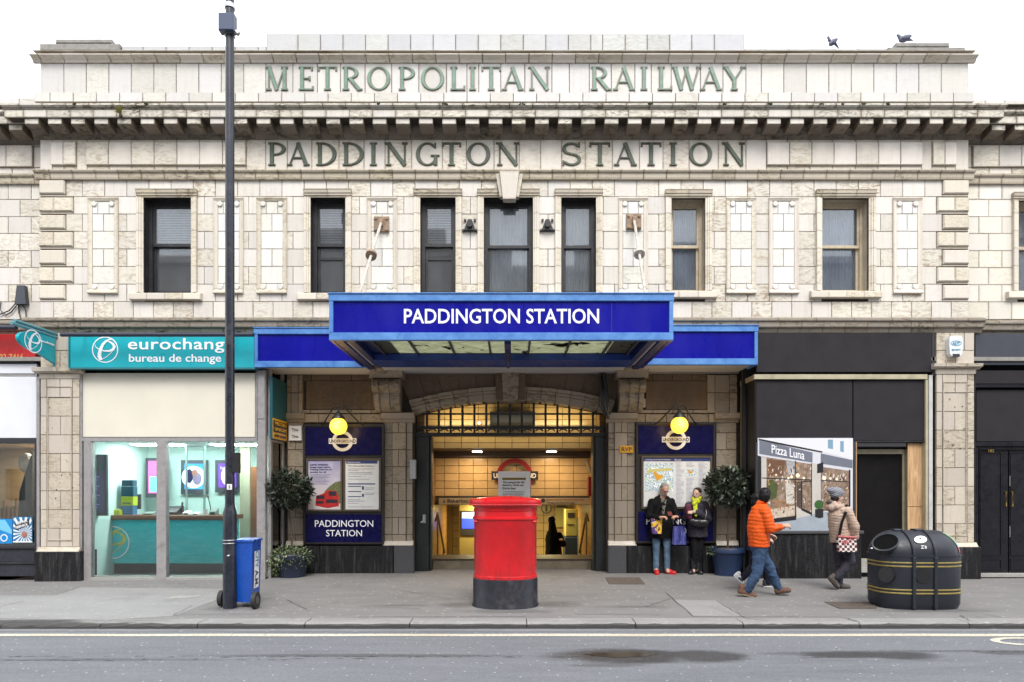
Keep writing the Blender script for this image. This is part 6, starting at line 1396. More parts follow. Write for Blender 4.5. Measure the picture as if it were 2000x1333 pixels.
# ================================================================= BOARDED SHOP (right)
m_bb = M('black_board', c(52, 48, 53, .52), .7, spec=.25, var=.10, sc=1.5, bump=.05, bs=20); m_bd = M('black_door_board', c(24, 21, 22, .5), .7, spec=.15, var=.2, sc=3)
m_crm = M('cream_trim_paint', c(200, 190, 160, .62), .5, var=.12, sc=6, dirt=.3)
bs_ = thing('boarded_shopfront', 'black boarded-up shopfront with cream trim, a picture panel and a black doorway', 'shopfront', (X(1650), 0, 0))
bx('fascia_board', bs_, m_bb, 1478, 1820, 650, 727, -.02, .06); bx('fascia_edge', bs_, m_soot, 1820.5, 1826, 650, 735, .0, .05)
bx('cream_rail', bs_, m_crm, 1473, 1812, 731.5, 741, -.01, .08); bx('cream_post', bs_, m_crm, 1808, 1813, 742, 1128, .0, .1); bx('white_post', bs_, M('white_post_paint', c(206, 204, 200, .7), .5, dirt=.3, var=.1), 1814.5, 1822, 733, 1128, -.01, .1)
bx('upper_board', bs_, m_bb, 1477, 1665, 743, 861, .04, .05); bx('upper_board', bs_, m_bb, 1667, 1807, 743, 861, .04, .05); bx('board_edge', bs_, m_black, 1668, 1807, 861.5, 864, .03, .06)
# return towards the porch: cream rail and dark glass
xq = X(1478); b = MB(); b.box(xq - .035, xq, .04, RY - .08, Z(741), Z(731.5)); b.box(xq - .03, xq - .006, RY - .17, RY - .10, 0, Z(741)); b.build('return_rail', m_crm, bs_)
MB().box(xq - .02, xq - .004, .04, RY - .18, 0, Z(741.5)).build('return_panel', M('return_black', (.008, .008, .009), .35), bs_); MB().box(xq - .03, xq - .001, .04, RY - .18, -.02, Z(1042)).build('return_plinth', m_gran, bs_)
for px in (1480,): bx('corner_post', bs_, m_soot, 1476, 1480, 864, 1042, .03, .05)
n = 3
for i in range(n):
    a_ = 1478 + (1682 - 1478) * i / n; b__ = 1478 + (1682 - 1478) * (i + 1) / n; MB().cbox(X(a_) + .002, X(b__) - .002, -.02, .3, -.02, Z(1043), .008).build('stall_riser_slab', m_gran, bs_)
MB().cbox(X(1476), X(1685), -.05, .3, Z(1043) + .001, Z(1037), .008).build('window_sill', m_gran2, bs_)
bx('dark_jamb', bs_, m_soot, 1667, 1671, 864, 1037, .02, .06); bx('copper_edge', bs_, M('raw_wood_edge', c(190, 150, 110, .65), .6), 1671.5, 1674, 864, 1037, .03, .05)
dd = bx('doorway', bs_, m_soot, 1674.5, 1768, 862, 1128, .30, .05); bx('door_head', bs_, m_soot, 1675, 1770, 864, 873, .05, .25)
b = MB(); Yd = .22; b.box(X(1673, Yd), X(1772, Yd), Yd, Yd + .06, Z(887, Yd), Z(878, Yd)); b.box(X(1763, Yd), X(1772, Yd), Yd, Yd + .06, 0, Z(887, Yd) - .001); b.build('door_frame', m_crm, bs_)
bx('door_board', bs_, m_bd, 1676, 1762, 888, 1090, Yd + .02, .04); bx('door_step', bs_, M('cream_tiles', c(196, 192, 184, .6), .4, var=.08), 1676, 1762, 1092, 1108, Yd - .06, .3); bx('door_step', bs_, MATS['cream_tiles'], 1676, 1762, 1108.5, 1119, Yd - .08, .3)
g = G('plywood_board'); n1 = g.noi(g.pos((7, 7, .6)), 3.0, 6, .6, 1.2); b_ = g.mix(g.mr(n1, .35, .68), c(222, 184, 138, .74) + (1,), c(176, 132, 90, .7) + (1,)); g.put(g.p.inputs['Base Color'], b_); g.p.inputs['Roughness'].default_value = .7; g.bump(n1, .2, .004)
bx('plywood', bs_, g.m, 1773, 1805, 866, 990, .10, .03); bx('plywood', bs_, g.m, 1773, 1805, 991, 1120, .10, .03)
MB().box(X(1470), X(1866), .5, .6, -.1, 4.04).build('backing', m_dark, bs_)
al = thing('alarm_box', 'white alarm box with a blue logo on the pillar right of the boarded shop', 'alarm box', (X(1867, -.08), 0, Z(696))); YA_ = -.12
b = MB(); cx_, z0, z1, hw_ = X(1867.5, YA_), Z(696, YA_), Z(656, YA_), .125
pts = [(-.6, 0), (.6, 0), (.9, .12), (1, .5), (1, .85), (.85, 1), (-.85, 1), (-1, .85), (-1, .5), (-.9, .12)]
b.yprism([(cx_ + p * hw_, z0 + q_ * (z1 - z0)) for p, q_ in pts], YA_, -.02); b.build('casing', M('alarm_white', c(226, 230, 232, .8), .35), al)
PL('ADT', 1860, 1875, 668, 674, YA_ - .001, M('logo_blue', c(60, 150, 190, .75), .4), al, bold=.02); MB().ring(cx_, Z(671, YA_), .10, .05, .010, YA_ - .003, YA_, 0, 360, 24).build('logo_ring', MATS['logo_blue'], al); PL('SECURITY', 1859, 1876, 682, 685.5, YA_ - .001, MATS['logo_blue'], al, bold=.01)
MB().cbox(cx_ - .07, cx_ + .07, YA_ - .008, YA_ + .02, z0 - .01, z0 + .045, .01).build('strobe', m_ink, al)
# picture panel on the boarded window: a printed view of a restaurant front
pp = thing('restaurant_picture_panel', 'large printed picture of a grey restaurant front lettered Pizza Luna on the boarded window', 'picture panel', (X(1573), 0, .8))
YP = .028; q0, q1, r0, r1 = 1480, 1666, 856, 1037
def pr(nm, pts, mat, k, par=pp): YQ = YP - .0006 * k; return MB().add([(X(p, YQ), YQ, Z(q_, YQ)) for p, q_ in pts] + [(X(p, YQ), YQ + .0004, Z(q_, YQ)) for p, q_ in pts], [tuple(range(len(pts)))] + [tuple(range(2 * len(pts) - 1, len(pts) - 1, -1))]).build(nm, mat, par)
bx('panel', pp, M('print_offwhite', c(214, 214, 222, .8), .4, var=.03), q0, q1, r0, r1, YP, .012)
m_p1 = M('print_grey_sign', c(118, 122, 136, .75), .4, var=.05, sc=4); m_p2 = M('print_pavement', c(166, 176, 186, .75), .4, var=.08, sc=5); m_p3 = M('print_black', c(38, 38, 44, .6), .4); m_p4 = M('print_cream', c(206, 200, 192, .75), .4, var=.06)
g = G('print_interior'); n1 = g.noi(g.pos((1, 1, 1)), 7, 7, .7, .8); n2 = g.noi(g.pos((3, 1, 1)), 5, 5, .7); b_ = g.mix(g.mr(n1, .35, .65), c(112, 86, 70, .7) + (1,), c(180, 156, 138, .75) + (1,)); b_ = g.mix(g.mr(n2, .55, .66, 0, .8), b_, c(84, 66, 52, .7) + (1,)); b_ = g.mix(g.mr(g.noi(g.pos(), 14, 4, .7), .60, .66, 0, .7), b_, c(112, 108, 60, .7) + (1,)); g.put(g.p.inputs['Base Color'], b_); g.p.inputs['Roughness'].default_value = .4; m_pi = g.m
pr('facade_print', [(1486, 856), (1666, 857), (1666, 898), (1606, 882), (1486, 858)], M('print_white', c(226, 226, 230, .82), .4), 1)
for (a1, b1, c1_, d1) in ((1617, 1627, 859, 878), (1641, 1648, 862, 884)): pr('window_print', [(a1, c1_), (b1, c1_), (b1, d1), (a1, d1 - 2)], M('print_window_blue', c(130, 166, 190, .75), .4), 2)
pr('sign_print', [(1483, 860), (1587, 884), (1587, 904), (1483, 887)], m_p1, 3); pr('sign_edge', [(1482, 857), (1606, 882), (1606, 885), (1482, 861)], m_p3, 2); pr('sign_print', [(1603, 886), (1665, 899), (1665, 915), (1603, 906)], m_p1, 3)
o = PL('Pizza Luna', 1507, 1571, 873, 890, YP - .0025, m_wh, pp, bold=.004)
for v in o.data.vertices: v.co.z -= (v.co.x + .3) * .20 - .04
pr('interior_print', [(1488, 892), (1586, 907), (1586, 1008), (1510, 1015), (1488, 1018)], m_pi, 3); pr('interior_print', [(1603, 912), (1660, 920), (1660, 990), (1603, 1000)], m_pi, 3)
b = MB(); random.seed(8); YQ = YP - .0018 - .0006
for i in range(300):
    p, q_ = random.choice(((random.uniform(1499, 1583), random.uniform(905, 1004)), (random.uniform(1605, 1656), random.uniform(922, 988)))); w2 = random.uniform(.5, 3); h2 = random.uniform(.7, 5.5) * (1.6 if q_ < 940 else .7)
    YQ -= .0000022; m_ = random.choice((0, 0, 1, 2, 2, 3, 4) if q_ > 945 else (0, 1, 1, 2, 4)); s1 = random.uniform(-2, 2)
    b.add([(X(p, YQ), YQ, Z(q_ + h2, YQ)), (X(p + w2, YQ), YQ, Z(q_ + h2 + s1 * .3, YQ)), (X(p + w2 + s1, YQ), YQ, Z(q_, YQ)), (X(p + s1, YQ), YQ, Z(q_ + .4, YQ))], [(0, 1, 2, 3)], m_)
dn_ = b.build('printed_diners', [M('pd0', c(150, 124, 104, .7), .4), M('pd1', c(222, 212, 200, .8), .4), M('pd2', c(82, 62, 50, .7), .4), M('pd3', c(104, 108, 66, .7), .4), M('pd4', c(196, 150, 104, .8), .4)], pp); tag(dn_, kind='stuff')
MG = lambda n_, q3: M(n_, q3, .4, var=.3, sc=30)
pr('plant_print', [(1498, 940), (1508, 936), (1520, 948), (1516, 972), (1504, 978), (1498, 968)], MG('print_plants', c(84, 92, 50, .7)), 3.4); pr('wall_print', [(1534, 944), (1551, 945), (1551, 984), (1536, 986)], MG('print_pale_wall', c(206, 198, 188, .78)), 3.4)
pr('doorway_print', [(1556, 942), (1565, 941), (1565, 995), (1556, 988)], MG('print_dim_door', c(86, 74, 66, .7)), 3.4); pr('dining_floor_print', [(1498, 996), (1552, 988), (1552, 1007), (1498, 1015)], MG('print_dining_floor', c(206, 190, 172, .78)), 3.4); pr('branches_print', [(1499, 897), (1535, 901), (1528, 930), (1499, 932)], MG('print_branches', c(120, 84, 62, .7)), 3.4); pr('reflection_print', [(1535, 901), (1552, 903), (1552, 926), (1540, 928)], MG('print_reflection', c(176, 176, 180, .75)), 3.4)
pr('pavement_print', [(1480, 1021), (1554, 1012), (1590, 1004), (1616, 1000), (1666, 996), (1666, 1037), (1480, 1037)], m_p2, 4)
pr('floor_print', [(1555, 990), (1585, 1006), (1556, 1013)], m_p4, 5); pr('column_print', [(1586, 905), (1602, 907), (1602, 1002), (1586, 1005)], m_p4, 5); pr('column_print', [(1488, 893), (1497, 894), (1497, 1016), (1488, 1018)], m_p4, 5); pr('column_print', [(1480, 890), (1487, 892), (1487, 1018), (1480, 1020)], MATS['print_black'], 5)
b = MB(); YQ = YP - .004
for pts in ([(1553, 900), (1554.5, 900), (1554.5, 1012), (1553, 1012)], [(1488, 933), (1586, 937), (1586, 939), (1488, 935)], [(1488, 1016), (1555, 1008), (1555, 1016), (1488, 1024)], [(1584.5, 905), (1586, 905), (1586, 1008), (1584.5, 1008)], [(1565, 940), (1585, 940), (1585, 941.5), (1565, 941.5)], [(1565, 940), (1567, 940), (1567, 995), (1565, 993)], [(1565, 992), (1586, 1002), (1586, 1007), (1565, 997)], [(1603, 938), (1658, 941), (1658, 942.5), (1603, 939.5)], [(1658, 918), (1661, 918), (1661, 990), (1658, 990)], [(1596, 907), (1608, 903), (1608, 923), (1596, 925)]):
    b.add([(X(p, YQ), YQ, Z(q_, YQ)) for p, q_ in pts], [(0, 1, 2, 3)])
b.build('frame_print', m_p3, pp)
b = MB(); YQ = YP - .0046
for (p, q_, r) in ((1558, 929, 4.2), (1546, 932, 3), (1540, 934, 2.5), (1570, 934, 2.5), (1516, 928, 2), (1610, 934, 4), (1622, 935, 2.5), (1634, 936, 2.5), (1535, 939, 1.5)): b.disc(X(p, YQ), Z(q_, YQ), r / 105, YQ - .0004, YQ, 14)
tag(b.build('lamp_print', M('print_lamp', c(250, 236, 206, .85), .4), pp), kind='stuff')
b = MB(); YQ = YP - .0048
for (p, q_, r, s_) in ((1512, 978, 1536, 981), (1523, 981, 1525, 997), (1510, 984, 1520, 986), (1510, 986, 1511, 1000), (1519, 986, 1520, 999), (1532, 984, 1541, 986), (1532, 986, 1533, 998), (1540, 986, 1541, 999), (1512, 992, 1519, 993)): b.box(X(p, YQ), X(r, YQ), YQ - .0004, YQ, Z(s_, YQ), Z(q_, YQ))
b.build('table_print', M('print_wood', c(176, 130, 84, .75), .4), pp)
MB().disc(X(1599.5, YQ), Z(986, YQ), .085, YQ - .001, YQ, 20).build('bush_print', M('print_green', c(56, 100, 44, .7), .5, var=.3, sc=40), pp); pr('pot_print', [(1592, 995), (1608, 994), (1608, 1011), (1600, 1013), (1592, 1010)], m_p3, 8)
# ================================================================= SHOP AT FAR RIGHT
rs = thing('black_shopfront', 'far-right black shopfront with panelled double doors under a dark sign board', 'shopfront', (X(1960), 0, 0)); RYY = .12
m_bp = M('black_gloss_paint', c(34, 34, 42, .5), .32, spec=.3, var=.15, sc=4, dirt=.08, dcol=(.06, .055, .05)); m_bs2 = M('slate_sign', c(62, 66, 78, .66), .5, var=.08, sc=2)
bx('sign_board', rs, m_bs2, 1905, 2170, 652, 713, .04, .06); bx('transom_board', rs, m_bb, 1905, 2170, 724, 750, .10, .04); bx('transom_rail', rs, m_bp, 1905, 2170, 751, 757, .06, .08); bx('upper_board', rs, m_bb, 1907, 2170, 762, 863, RYY, .04); bx('door_rail', rs, m_bp, 1905, 2170, 864, 872, .06, .1)
bx('side_frame', rs, m_bp, 1905, 1911, 873, 1124, .08, .1); bx('side_board', rs, m_bb, 2031, 2170, 879.5, 1120, .14, .05); bx('door_head', rs, m_bp, 1911.5, 2170, 872.5, 879, .10, .1)
PL('183', 1930, 1941, 878, 884, .098, M('brass', (.55, .38, .13), .3, 1.0), rs, bold=.02)
for i, (a1, b1) in enumerate(((1912, 1969), (1971, 2030))):
    dr = bx('door', rs, m_bp, a1, b1, 879.5, 1120, .14, .05)
    def bord(p0, p1, q0_, q1_, nm): 
        b = MB(); Yb = .128; b.box(X(p0, Yb), X(p1, Yb), Yb, .139, Z(q0_ + 2, Yb), Z(q0_, Yb)); b.box(X(p0, Yb), X(p1, Yb), Yb, .139, Z(q1_, Yb), Z(q1_ - 2, Yb)); b.box(X(p0, Yb), X(p0 + 2, Yb), Yb + .001, .139, Z(q1_ - 2, Yb), Z(q0_ + 2, Yb)); b.box(X(p1 - 2, Yb), X(p1, Yb), Yb + .001, .139, Z(q1_ - 2, Yb), Z(q0_ + 2, Yb)); b.build(nm, m_bp, dr)
    bord(a1 + 3, b1 - 12 if i == 0 else b1 - 4, 884, 1086, 'upper_panel'); bord(a1 + 3, b1 - 12 if i == 0 else b1 - 4, 1092, 1114, 'lower_panel')
    hx = X(1964 if i == 0 else 1976.5, .1); m_br = MATS['brass']
    MB().tube([(hx, .138, Z(961, .1)), (hx, .085, Z(961, .1)), (hx, .085, Z(989, .1)), (hx, .138, Z(989, .1))], .011, 8).build('handle', m_br, dr)
bx('lock_plate', rs, m_steel, 1972, 1976, 930, 950, .132, .008); bx('lock_plate', rs, m_steel, 1972, 1976, 1028, 1050, .132, .008); bx('door_step', rs, M('sill_stone', (0, 0, 0)), 1905, 2170, 1121, 1128, .02, .2)
MB().box(X(1870), X(2170), .42, .5, -.1, 4.04).build('backing', m_dark, rs)
MB().box(X(1903) + .01, X(1905), .0, .5, -.1, 4).build('side_reveal', m_soot, rs)
# fourth-storey-high things: birds, plant tufts come later

# ================================================================= STREET FURNITURE
# lamp post
LY = 9.04 - D; lx = X(449, LY); lp = thing('lamp_post', 'tall black steel lamp post with a wider base sleeve near the kerb', 'lamp post', (lx, LY, gz(lx)))
m_pole = M('black_post_paint', c(38, 42, 56, .62), .32, var=.2, sc=7, dirt=.3, dcol=(.10, .10, .10), bump=.15, bs=40)
zL = lambda p: Z(p, LY)
MB().lathe([(.092, -.02), (.092, zL(1005)), (.088, zL(1000)), (.068, zL(990)), (.065, zL(985))], lx, LY, 24).build('base_sleeve', m_pole, lp, smooth=True)
MB().lathe([(.064, zL(986)), (.062, zL(600)), (.058, zL(100)), (.055, 10.2)], lx, LY, 24).build('pole', m_pole, lp, smooth=True)
MB().tube([(lx, LY, 10.1), (lx, LY - .2, 10.5), (lx, LY - 1.0, 10.75)], .05, 10).build('outreach_arm', m_pole, lp); MB().ell((lx, LY - 1.3, 10.76), (.16, .40, .08), 14, 8).build('lantern', m_pole, lp)
b = MB()
for zz in (zL(1056), zL(1062)): b.lathe([(.096, zz), (.098, zz + .006), (.096, zz + .012)], lx, LY, 24)
b.build('steel_band', m_steel, lp)
sb = thing('control_box', 'grey-blue metal box strapped high on the lamp post', 'control box', (lx, LY, zL(60))); YX = LY - .10
b = MB(); b.cbox(X(427, YX), X(457, YX), YX - .02, YX + .10, Z(60, YX), Z(26, YX), .01); b.build('casing', M('box_grey_blue', c(84, 94, 120, .62), .4, .2), sb)
b = MB()
for zz in (zL(18), zL(72)): b.lathe([(.070, zz), (.072, zz + .03), (.070, zz + .06)], lx, LY, 20)
b.build('strap', m_steel, sb); MB().tube([(X(458, YX), YX + .05, Z(58, YX)), (X(463, YX), YX + .05, Z(62, YX))], .03, 10).build('gland', m_steel, sb)
pb_ = thing('post_plate', 'small black square plate fixed to the lamp post at head height', 'plate', (lx, LY, zL(920))); MB().cbox(X(455, LY), X(469, LY), LY - .05, LY + .02, zL(924), zL(885), .004).build('plate', m_iron, pb_); MB().tube([(lx, LY, zL(886.5)), (X(468, LY), LY, zL(886.5))], .008, 6).build('bracket', m_steel, pb_)
sk = thing('sticker', 'small white sticker with a number 3 on the lamp post', 'sticker', (lx, LY - .065, zL(951))); YX = LY - .068; bx('paper', sk, m_white, 443, 453, 946, 957, YX, .003); PL('3', 446.5, 449.5, 948.5, 954.5, YX - .001, m_ink, sk, bold=.02)
b = MB(); MB().add([(X(442, LY - .1), LY - .094, zL(1084)), (X(449, LY - .1), LY - .094, zL(1082)), (X(446, LY - .1), LY - .094, zL(1086))], [(0, 1, 2)]).build('scratch', m_white, lp)
# newspaper dump cart
CYY = LY + .12; kt_ = thing('newspaper_bin', 'blue wheeled newspaper stand with a CITY A.M. label, strapped behind the lamp post', 'newspaper stand', (X(470, CYY), CYY, 0))
m_blu = M('blue_plastic', c(22, 80, 178, .8), .3, var=.08, sc=4, dirt=.15)
xa, xm_, xb_ = X(457, CYY), X(494, CYY - .12), X(510, CYY + .10)
z0, z1 = .07, Z(1058, CYY)
b = MB(); lo = [(xa, CYY - .06, z0), (X(490, CYY - .14), CYY - .14, z0), (X(507, CYY + .2), CYY + .20, z0), (xa + .03, CYY + .30, z0)]; hi = [(xa - .01, CYY - .10, z1), (X(493, CYY - .18), CYY - .18, z1), (X(510, CYY + .22), CYY + .22, z1), (xa + .02, CYY + .34, z1)]
b.loft([lo, hi]); b.build('body', m_blu, kt_)
b = MB(); hi2 = [(p[0] + (.015 if i in (1, 2) else -.015), p[1] + (-.015 if i < 2 else .015), p[2] + .003) for i, p in enumerate(hi)]; b.loft([hi2, [(p[0], p[1], p[2] + .03) for p in hi2]]); b.build('lid_rim', m_blu, kt_)
# label on the right-hand side face
e0, e1 = Vector(lo[1]), Vector(lo[2]); f0, f1 = Vector(hi[1]), Vector(hi[2])
def sf(u, v, k=.004): p = e0.lerp(e1, u).lerp(f0.lerp(f1, u), v); nrm = (e1 - e0).cross(f0 - e0).normalized(); return tuple(p + nrm * k)
def ff(u, v, k=.004):
    p = Vector(lo[0]).lerp(Vector(lo[1]), u).lerp(Vector(hi[0]).lerp(Vector(hi[1]), u), v); return (p.x, p.y - k, p.z)
b = MB(); b.add([sf(.25, .22), sf(.80, .22), sf(.80, .84), sf(.25, .84)], [(0, 1, 2, 3)]); b.build('label', m_wh, kt_)
def gl_on(s, v0, v1):
    cu = bpy.data.curves.new('t', 'FONT'); cu.body = s; cu.size = 1; cu.offset = .02; ob = bpy.data.objects.new('t', cu); me = bpy.data.meshes.new_from_object(ob); bpy.data.objects.remove(ob)
    xs = [v.co.x for v in me.vertices]; ys = [v.co.y for v in me.vertices]; org = kt_.location
    for v in me.vertices:
        u = (v.co.x - min(xs)) / (max(xs) - min(xs)); t = (v.co.y - min(ys)) / (max(ys) - min(ys)); v.co = Vector(sf(.35 + .36 * t, v1 + (v0 - v1) * u, .008)) - org
    me.name = 'lettering'; me.materials.clear(); me.materials.append(MATS['logo_blue'] if s == 'CITY' else m_ink); o = bpy.data.objects.new('lettering', me); C.objects.link(o); o.parent = kt_
gl_on('CITY', .56, .84); gl_on('A.M.', .24, .52)
for (px, yy_) in ((434, CYY - .02), (499, CYY - .20)):
    wx, wz = X(px, yy_), .115; t = MB(); t.tube([(wx - .028, yy_, wz), (wx + .028, yy_, wz)], .115, 22); wo_ = t.build('wheel', M('black_rubber', (.02, .02, .02), .7), kt_); MB().tube([(wx - .032, yy_, wz), (wx + .032, yy_, wz)], .055, 14).build('hub', M('grey_plastic', c(90, 92, 96, .6), .5), wo_)
MB().tube([(X(434, CYY), CYY, .115), (X(499, CYY), CYY - .1, .115)], .012, 8).build('axle', m_steel, kt_)
# pillar box
BXY = -2.72; pxc = X(987, BXY); s_ = (D + BXY) / F; zB = lambda p: Z(p, BXY)
pbx = thing('pillar_box', 'large oval red pillar box with a black base in front of the station entrance', 'post box', (pxc, BXY, 0))
g = G('post_box_red'); n1 = g.noi(g.pos((1, 1, .7)), 3, 6, .65); n2 = g.noi(g.pos(), 45, 5, .7); b_ = g.mix(g.mr(n1, .35, .7), c(226, 22, 32, .80) + (1,), c(186, 14, 24, .76) + (1,)); b_ = g.mix(g.mr(n2, .685, .72, 0, .55), b_, c(232, 150, 140, .7) + (1,)); sz = g.n('SeparateXYZ', {0: g.n('NewGeometry').outputs['Position']}); b_ = g.mix(g.ma('MULTIPLY', g.mr(sz.outputs[2], .40, .75, 1, 0), g.mr(g.noi(g.pos((14, 14, 1.5)), 1.2, 5, .7), .48, .7, 0, .7)), b_, (.12, .02, .02, 1)); g.put(g.p.inputs['Base Color'], b_); g.put(g.p.inputs['Roughness'], g.mr(n1, .3, .7, .22, .42)); g.p.inputs['Coat Weight'].default_value = .25; g.bump(n2, .12, .003); m_pbr = g.m
m_pbk = M('post_box_black', c(34, 34, 46, .62), .42, var=.3, sc=6, dirt=.35, dcol=(.12, .12, .12), bump=.3, bs=45)
W = 63 * s_; sy = .86; EX = 2.35
MB().lathe([(W * 1.03, -.02), (W * 1.03, .02), (W * 1.0, .045), (W * 1.0, .375), (W * .985, .40), (W * .9, .402)], pxc, BXY, 64, 0, sy, EX).build('base', m_pbk, pbx, smooth=True)
MB().lathe([(W * .95, .39), (W * .985, .403), (W * .985, .44), (W * .965, .447), (W * .965, zB(1016)), (W * .975, zB(1015)), (W * 1.015, zB(1013)), (W * 1.015, zB(1010)), (W * .97, zB(1008)), (W * .965, zB(998)), (W * .985, zB(997)), (W * .985, zB(995)), (W * .97, zB(994)), (W * .97, zB(991)), (W * 1.0, zB(989)), (W * 1.05, zB(986)), (W * 1.085, zB(984.5))], pxc, BXY, 64, 0, sy, EX).build('body', m_pbr, pbx, smooth=True)
MB().lathe([(W * 1.08, zB(985)), (W * 1.115, zB(983.5)), (W * 1.125, zB(980)), (W * 1.115, zB(977)), (W * 1.06, zB(975)), (W * .8, zB(972.5)), (W * .5, zB(970.5)), (W * .2, zB(969.3)), (W * .02, zB(969))], pxc, BXY, 64, 0, sy, EX).build('cap', m_pbr, pbx, smooth=True)
b = MB(); nn = 110
for k in range(nn):
    a = 2 * math.pi * k / nn; ca, sa = math.cos(a), math.sin(a); q_ = (abs(ca) ** EX + abs(sa) ** EX) ** (-1 / EX); p = (pxc + W * 1.10 * ca * q_, BXY + W * 1.10 * sa * q_ * sy); b.ell((p[0], p[1], zB(985.5)), .014, 6, 4)
b.build('cap_beading', m_pbr, pbx)
for s in (-1, 1):      # raised lugs under the ledge
    for k in range(3):
        a = R_(-90 + s * (52 + 6 * k)); ca, sa = math.cos(a), math.sin(a); q_ = (abs(ca) ** EX + abs(sa) ** EX) ** (-1 / EX); p = (pxc + W * .98 * ca * q_, BXY + W * .98 * sa * q_ * sy)
        if k == 1: MB().ell((p[0], p[1], zB(1017.5)), (.05, .03, .02), 12, 6).build('hinge_lug', m_pbr, pbx)
MB().box(0, 0, 0, 0, 0, 0)
# litter bin
BY_ = -2.82; bxc = X(1783, BY_); s_ = (D + BY_) / F; lbn = thing('litter_bin', 'black double litter bin with domed top, gold bands and a round white sticker', 'litter bin', (bxc, BY_, 0))
m_bin = M('bin_black_plastic', c(50, 54, 64, .55), .42, spec=.35, var=.06, sc=5, bump=.08, bs=70); m_gold = M('bin_gold_band', c(160, 140, 70, .6), .5, var=.2, sc=12)
hw, hd = 78 * s_, .35
def stad(w_, d_, z_, n=40, ex=3.2):
    out = []
    for k in range(n):
        a = 2 * math.pi * k / n; ca, sa = math.cos(a), math.sin(a); q_ = (abs(ca) ** ex + abs(sa) ** ex) ** (-1 / ex); out.append((bxc + w_ * ca * q_, BY_ + d_ * sa * q_, z_))
    return out
zb_ = lambda p: Z(p, BY_ - .2)
MB().loft([stad(hw * .95, hd * .93, .0), stad(hw * .97, hd * .95, .03), stad(hw, hd, .07), stad(hw * 1.01, hd * 1.01, .60), stad(hw * 1.015, hd * 1.015, .735), stad(hw * 1.0, hd * 1.0, .74)]).build('body', m_bin, lbn, smooth=True)
rings = []
for i in range(15):
    t = i / 14 * math.pi / 2; z_ = .742 + .335 * math.sin(t) ; rings.append(stad(hw * (.985 * (1 - (1 - math.cos(t)) * .46)), max(.02, hd * .99 * math.cos(t)), z_, 48, 2.6 + .6 * math.cos(t)))
dm = MB().loft(rings).build('dome', m_bin, lbn, smooth=True)
b = MB(); b.loft([stad(hw * 1.03, hd * 1.03, .728), stad(hw * 1.03, hd * 1.03, .752)]); b.build('dome_rim', m_bin, lbn)
for zc in (.585, .635, .215, .262):
    b = MB(); b.loft([stad(hw * 1.016, hd * 1.022, zc), stad(hw * 1.022, hd * 1.03, zc + .006), stad(hw * 1.022, hd * 1.03, zc + .016), stad(hw * 1.016, hd * 1.022, zc + .022)]); b.build('gold_band', m_gold, lbn)
for px in (1780, 1822):
    xx_ = X(px, BY_ - .3); b = MB(); b.cbox(xx_ - .022, xx_ + .022, BY_ - hd - .028, BY_ - hd + .06, .02, .73, .006)
    rb = b.build('rib', m_bin, lbn); pts = []
    for i in range(11): t = i / 10 * math.pi / 2; pts.append((xx_, BY_ - hd * 1.0 * math.cos(t) * 1.0 - .006, .745 + .338 * math.sin(t)))
    MB().tube(pts, .016, 6).build('dome_rib', m_bin, rb)
    MB().cbox(xx_ - .10, xx_ + .03, BY_ - .08, BY_ + .05, 1.05, 1.095, .015).build('hinge', m_bin, rb)
for px, w_ in ((1803, .105),):
    b = MB(); cx_ = X(px, BY_ - hd); YY = BY_ - hd - .012 if w_ > .1 else BY_ - hd * .62
    b.disc(cx_, .475, .105, YY, YY + .05, 28, rz=.105) if w_ > .1 else b.disc(cx_ - .005, .475, .06, YY - .03, YY + .08, 20, rz=.11); b.build('crest_disc', M('crest_black', (.010, .010, .011), .35), lbn)
# white round sticker and small symbol on the dome face
def dome_pt(px, py, k=.004):
    # intersect the camera ray with the dome surface
    o = Vector((0, -D, H)); d_ = Vector(((px - CX) / F, 1, (CY - py) / F)); t = 8.4
    while t < 10:
        p = o + d_ * t; z_ = (p.z - .742) / .335
        if z_ >= 1: t += .002; continue
        co = math.sqrt(max(0, 1 - z_ * z_)); 
        if p.y > BY_ - hd * .99 * co: return tuple(p - d_.normalized() * k + Vector((0, 0, k * .5)))
        t += .002
    return tuple(p)
# aperture at the left end of the dome
p0, pa, pb2 = [Vector(dome_pt(*q, .0)) for q in ((1729, 1060), (1744, 1056), (1731, 1050))]
nrm = (pa - p0).cross(pb2 - p0).normalized(); nrm = nrm if nrm.y < 0 else -nrm
t1 = Vector((.80, 0, .52)); t1 = (t1 - nrm * t1.dot(nrm)).normalized(); t2 = nrm.cross(t1); ac = p0 - nrm * .012
def el(r1, r2, k, n=28): return [tuple(ac + t1 * r1 * math.cos(2 * math.pi * i / n) + t2 * r2 * math.sin(2 * math.pi * i / n) + nrm * k) for i in range(n)]
MB().loft([el(.215, .125, -.06), el(.220, .130, .022), el(.200, .112, .030), el(.192, .105, .0)], caps=False).build('aperture_rim', m_bin, lbn, smooth=True); MB().loft([el(.195, .108, .012), el(.18, .10, -.02)]).build('aperture', M('aperture_black', (.004, .004, .004), .9, spec=.05), lbn)
cn = Vector((-.80, -.60, 0)); cc = Vector((bxc - hw * .955, BY_ - hd * .80, .475)); cu_ = Vector((-cn.y, cn.x, 0)) * -1
MB().loft([[tuple(cc + cn * k + cu_ * .10 * math.cos(a * math.pi / 12) + Vector((0, 0, .105 * math.sin(a * math.pi / 12)))) for a in range(24)] for k in (-.06, .012)]).build('crest_disc', MATS['crest_black'], lbn)
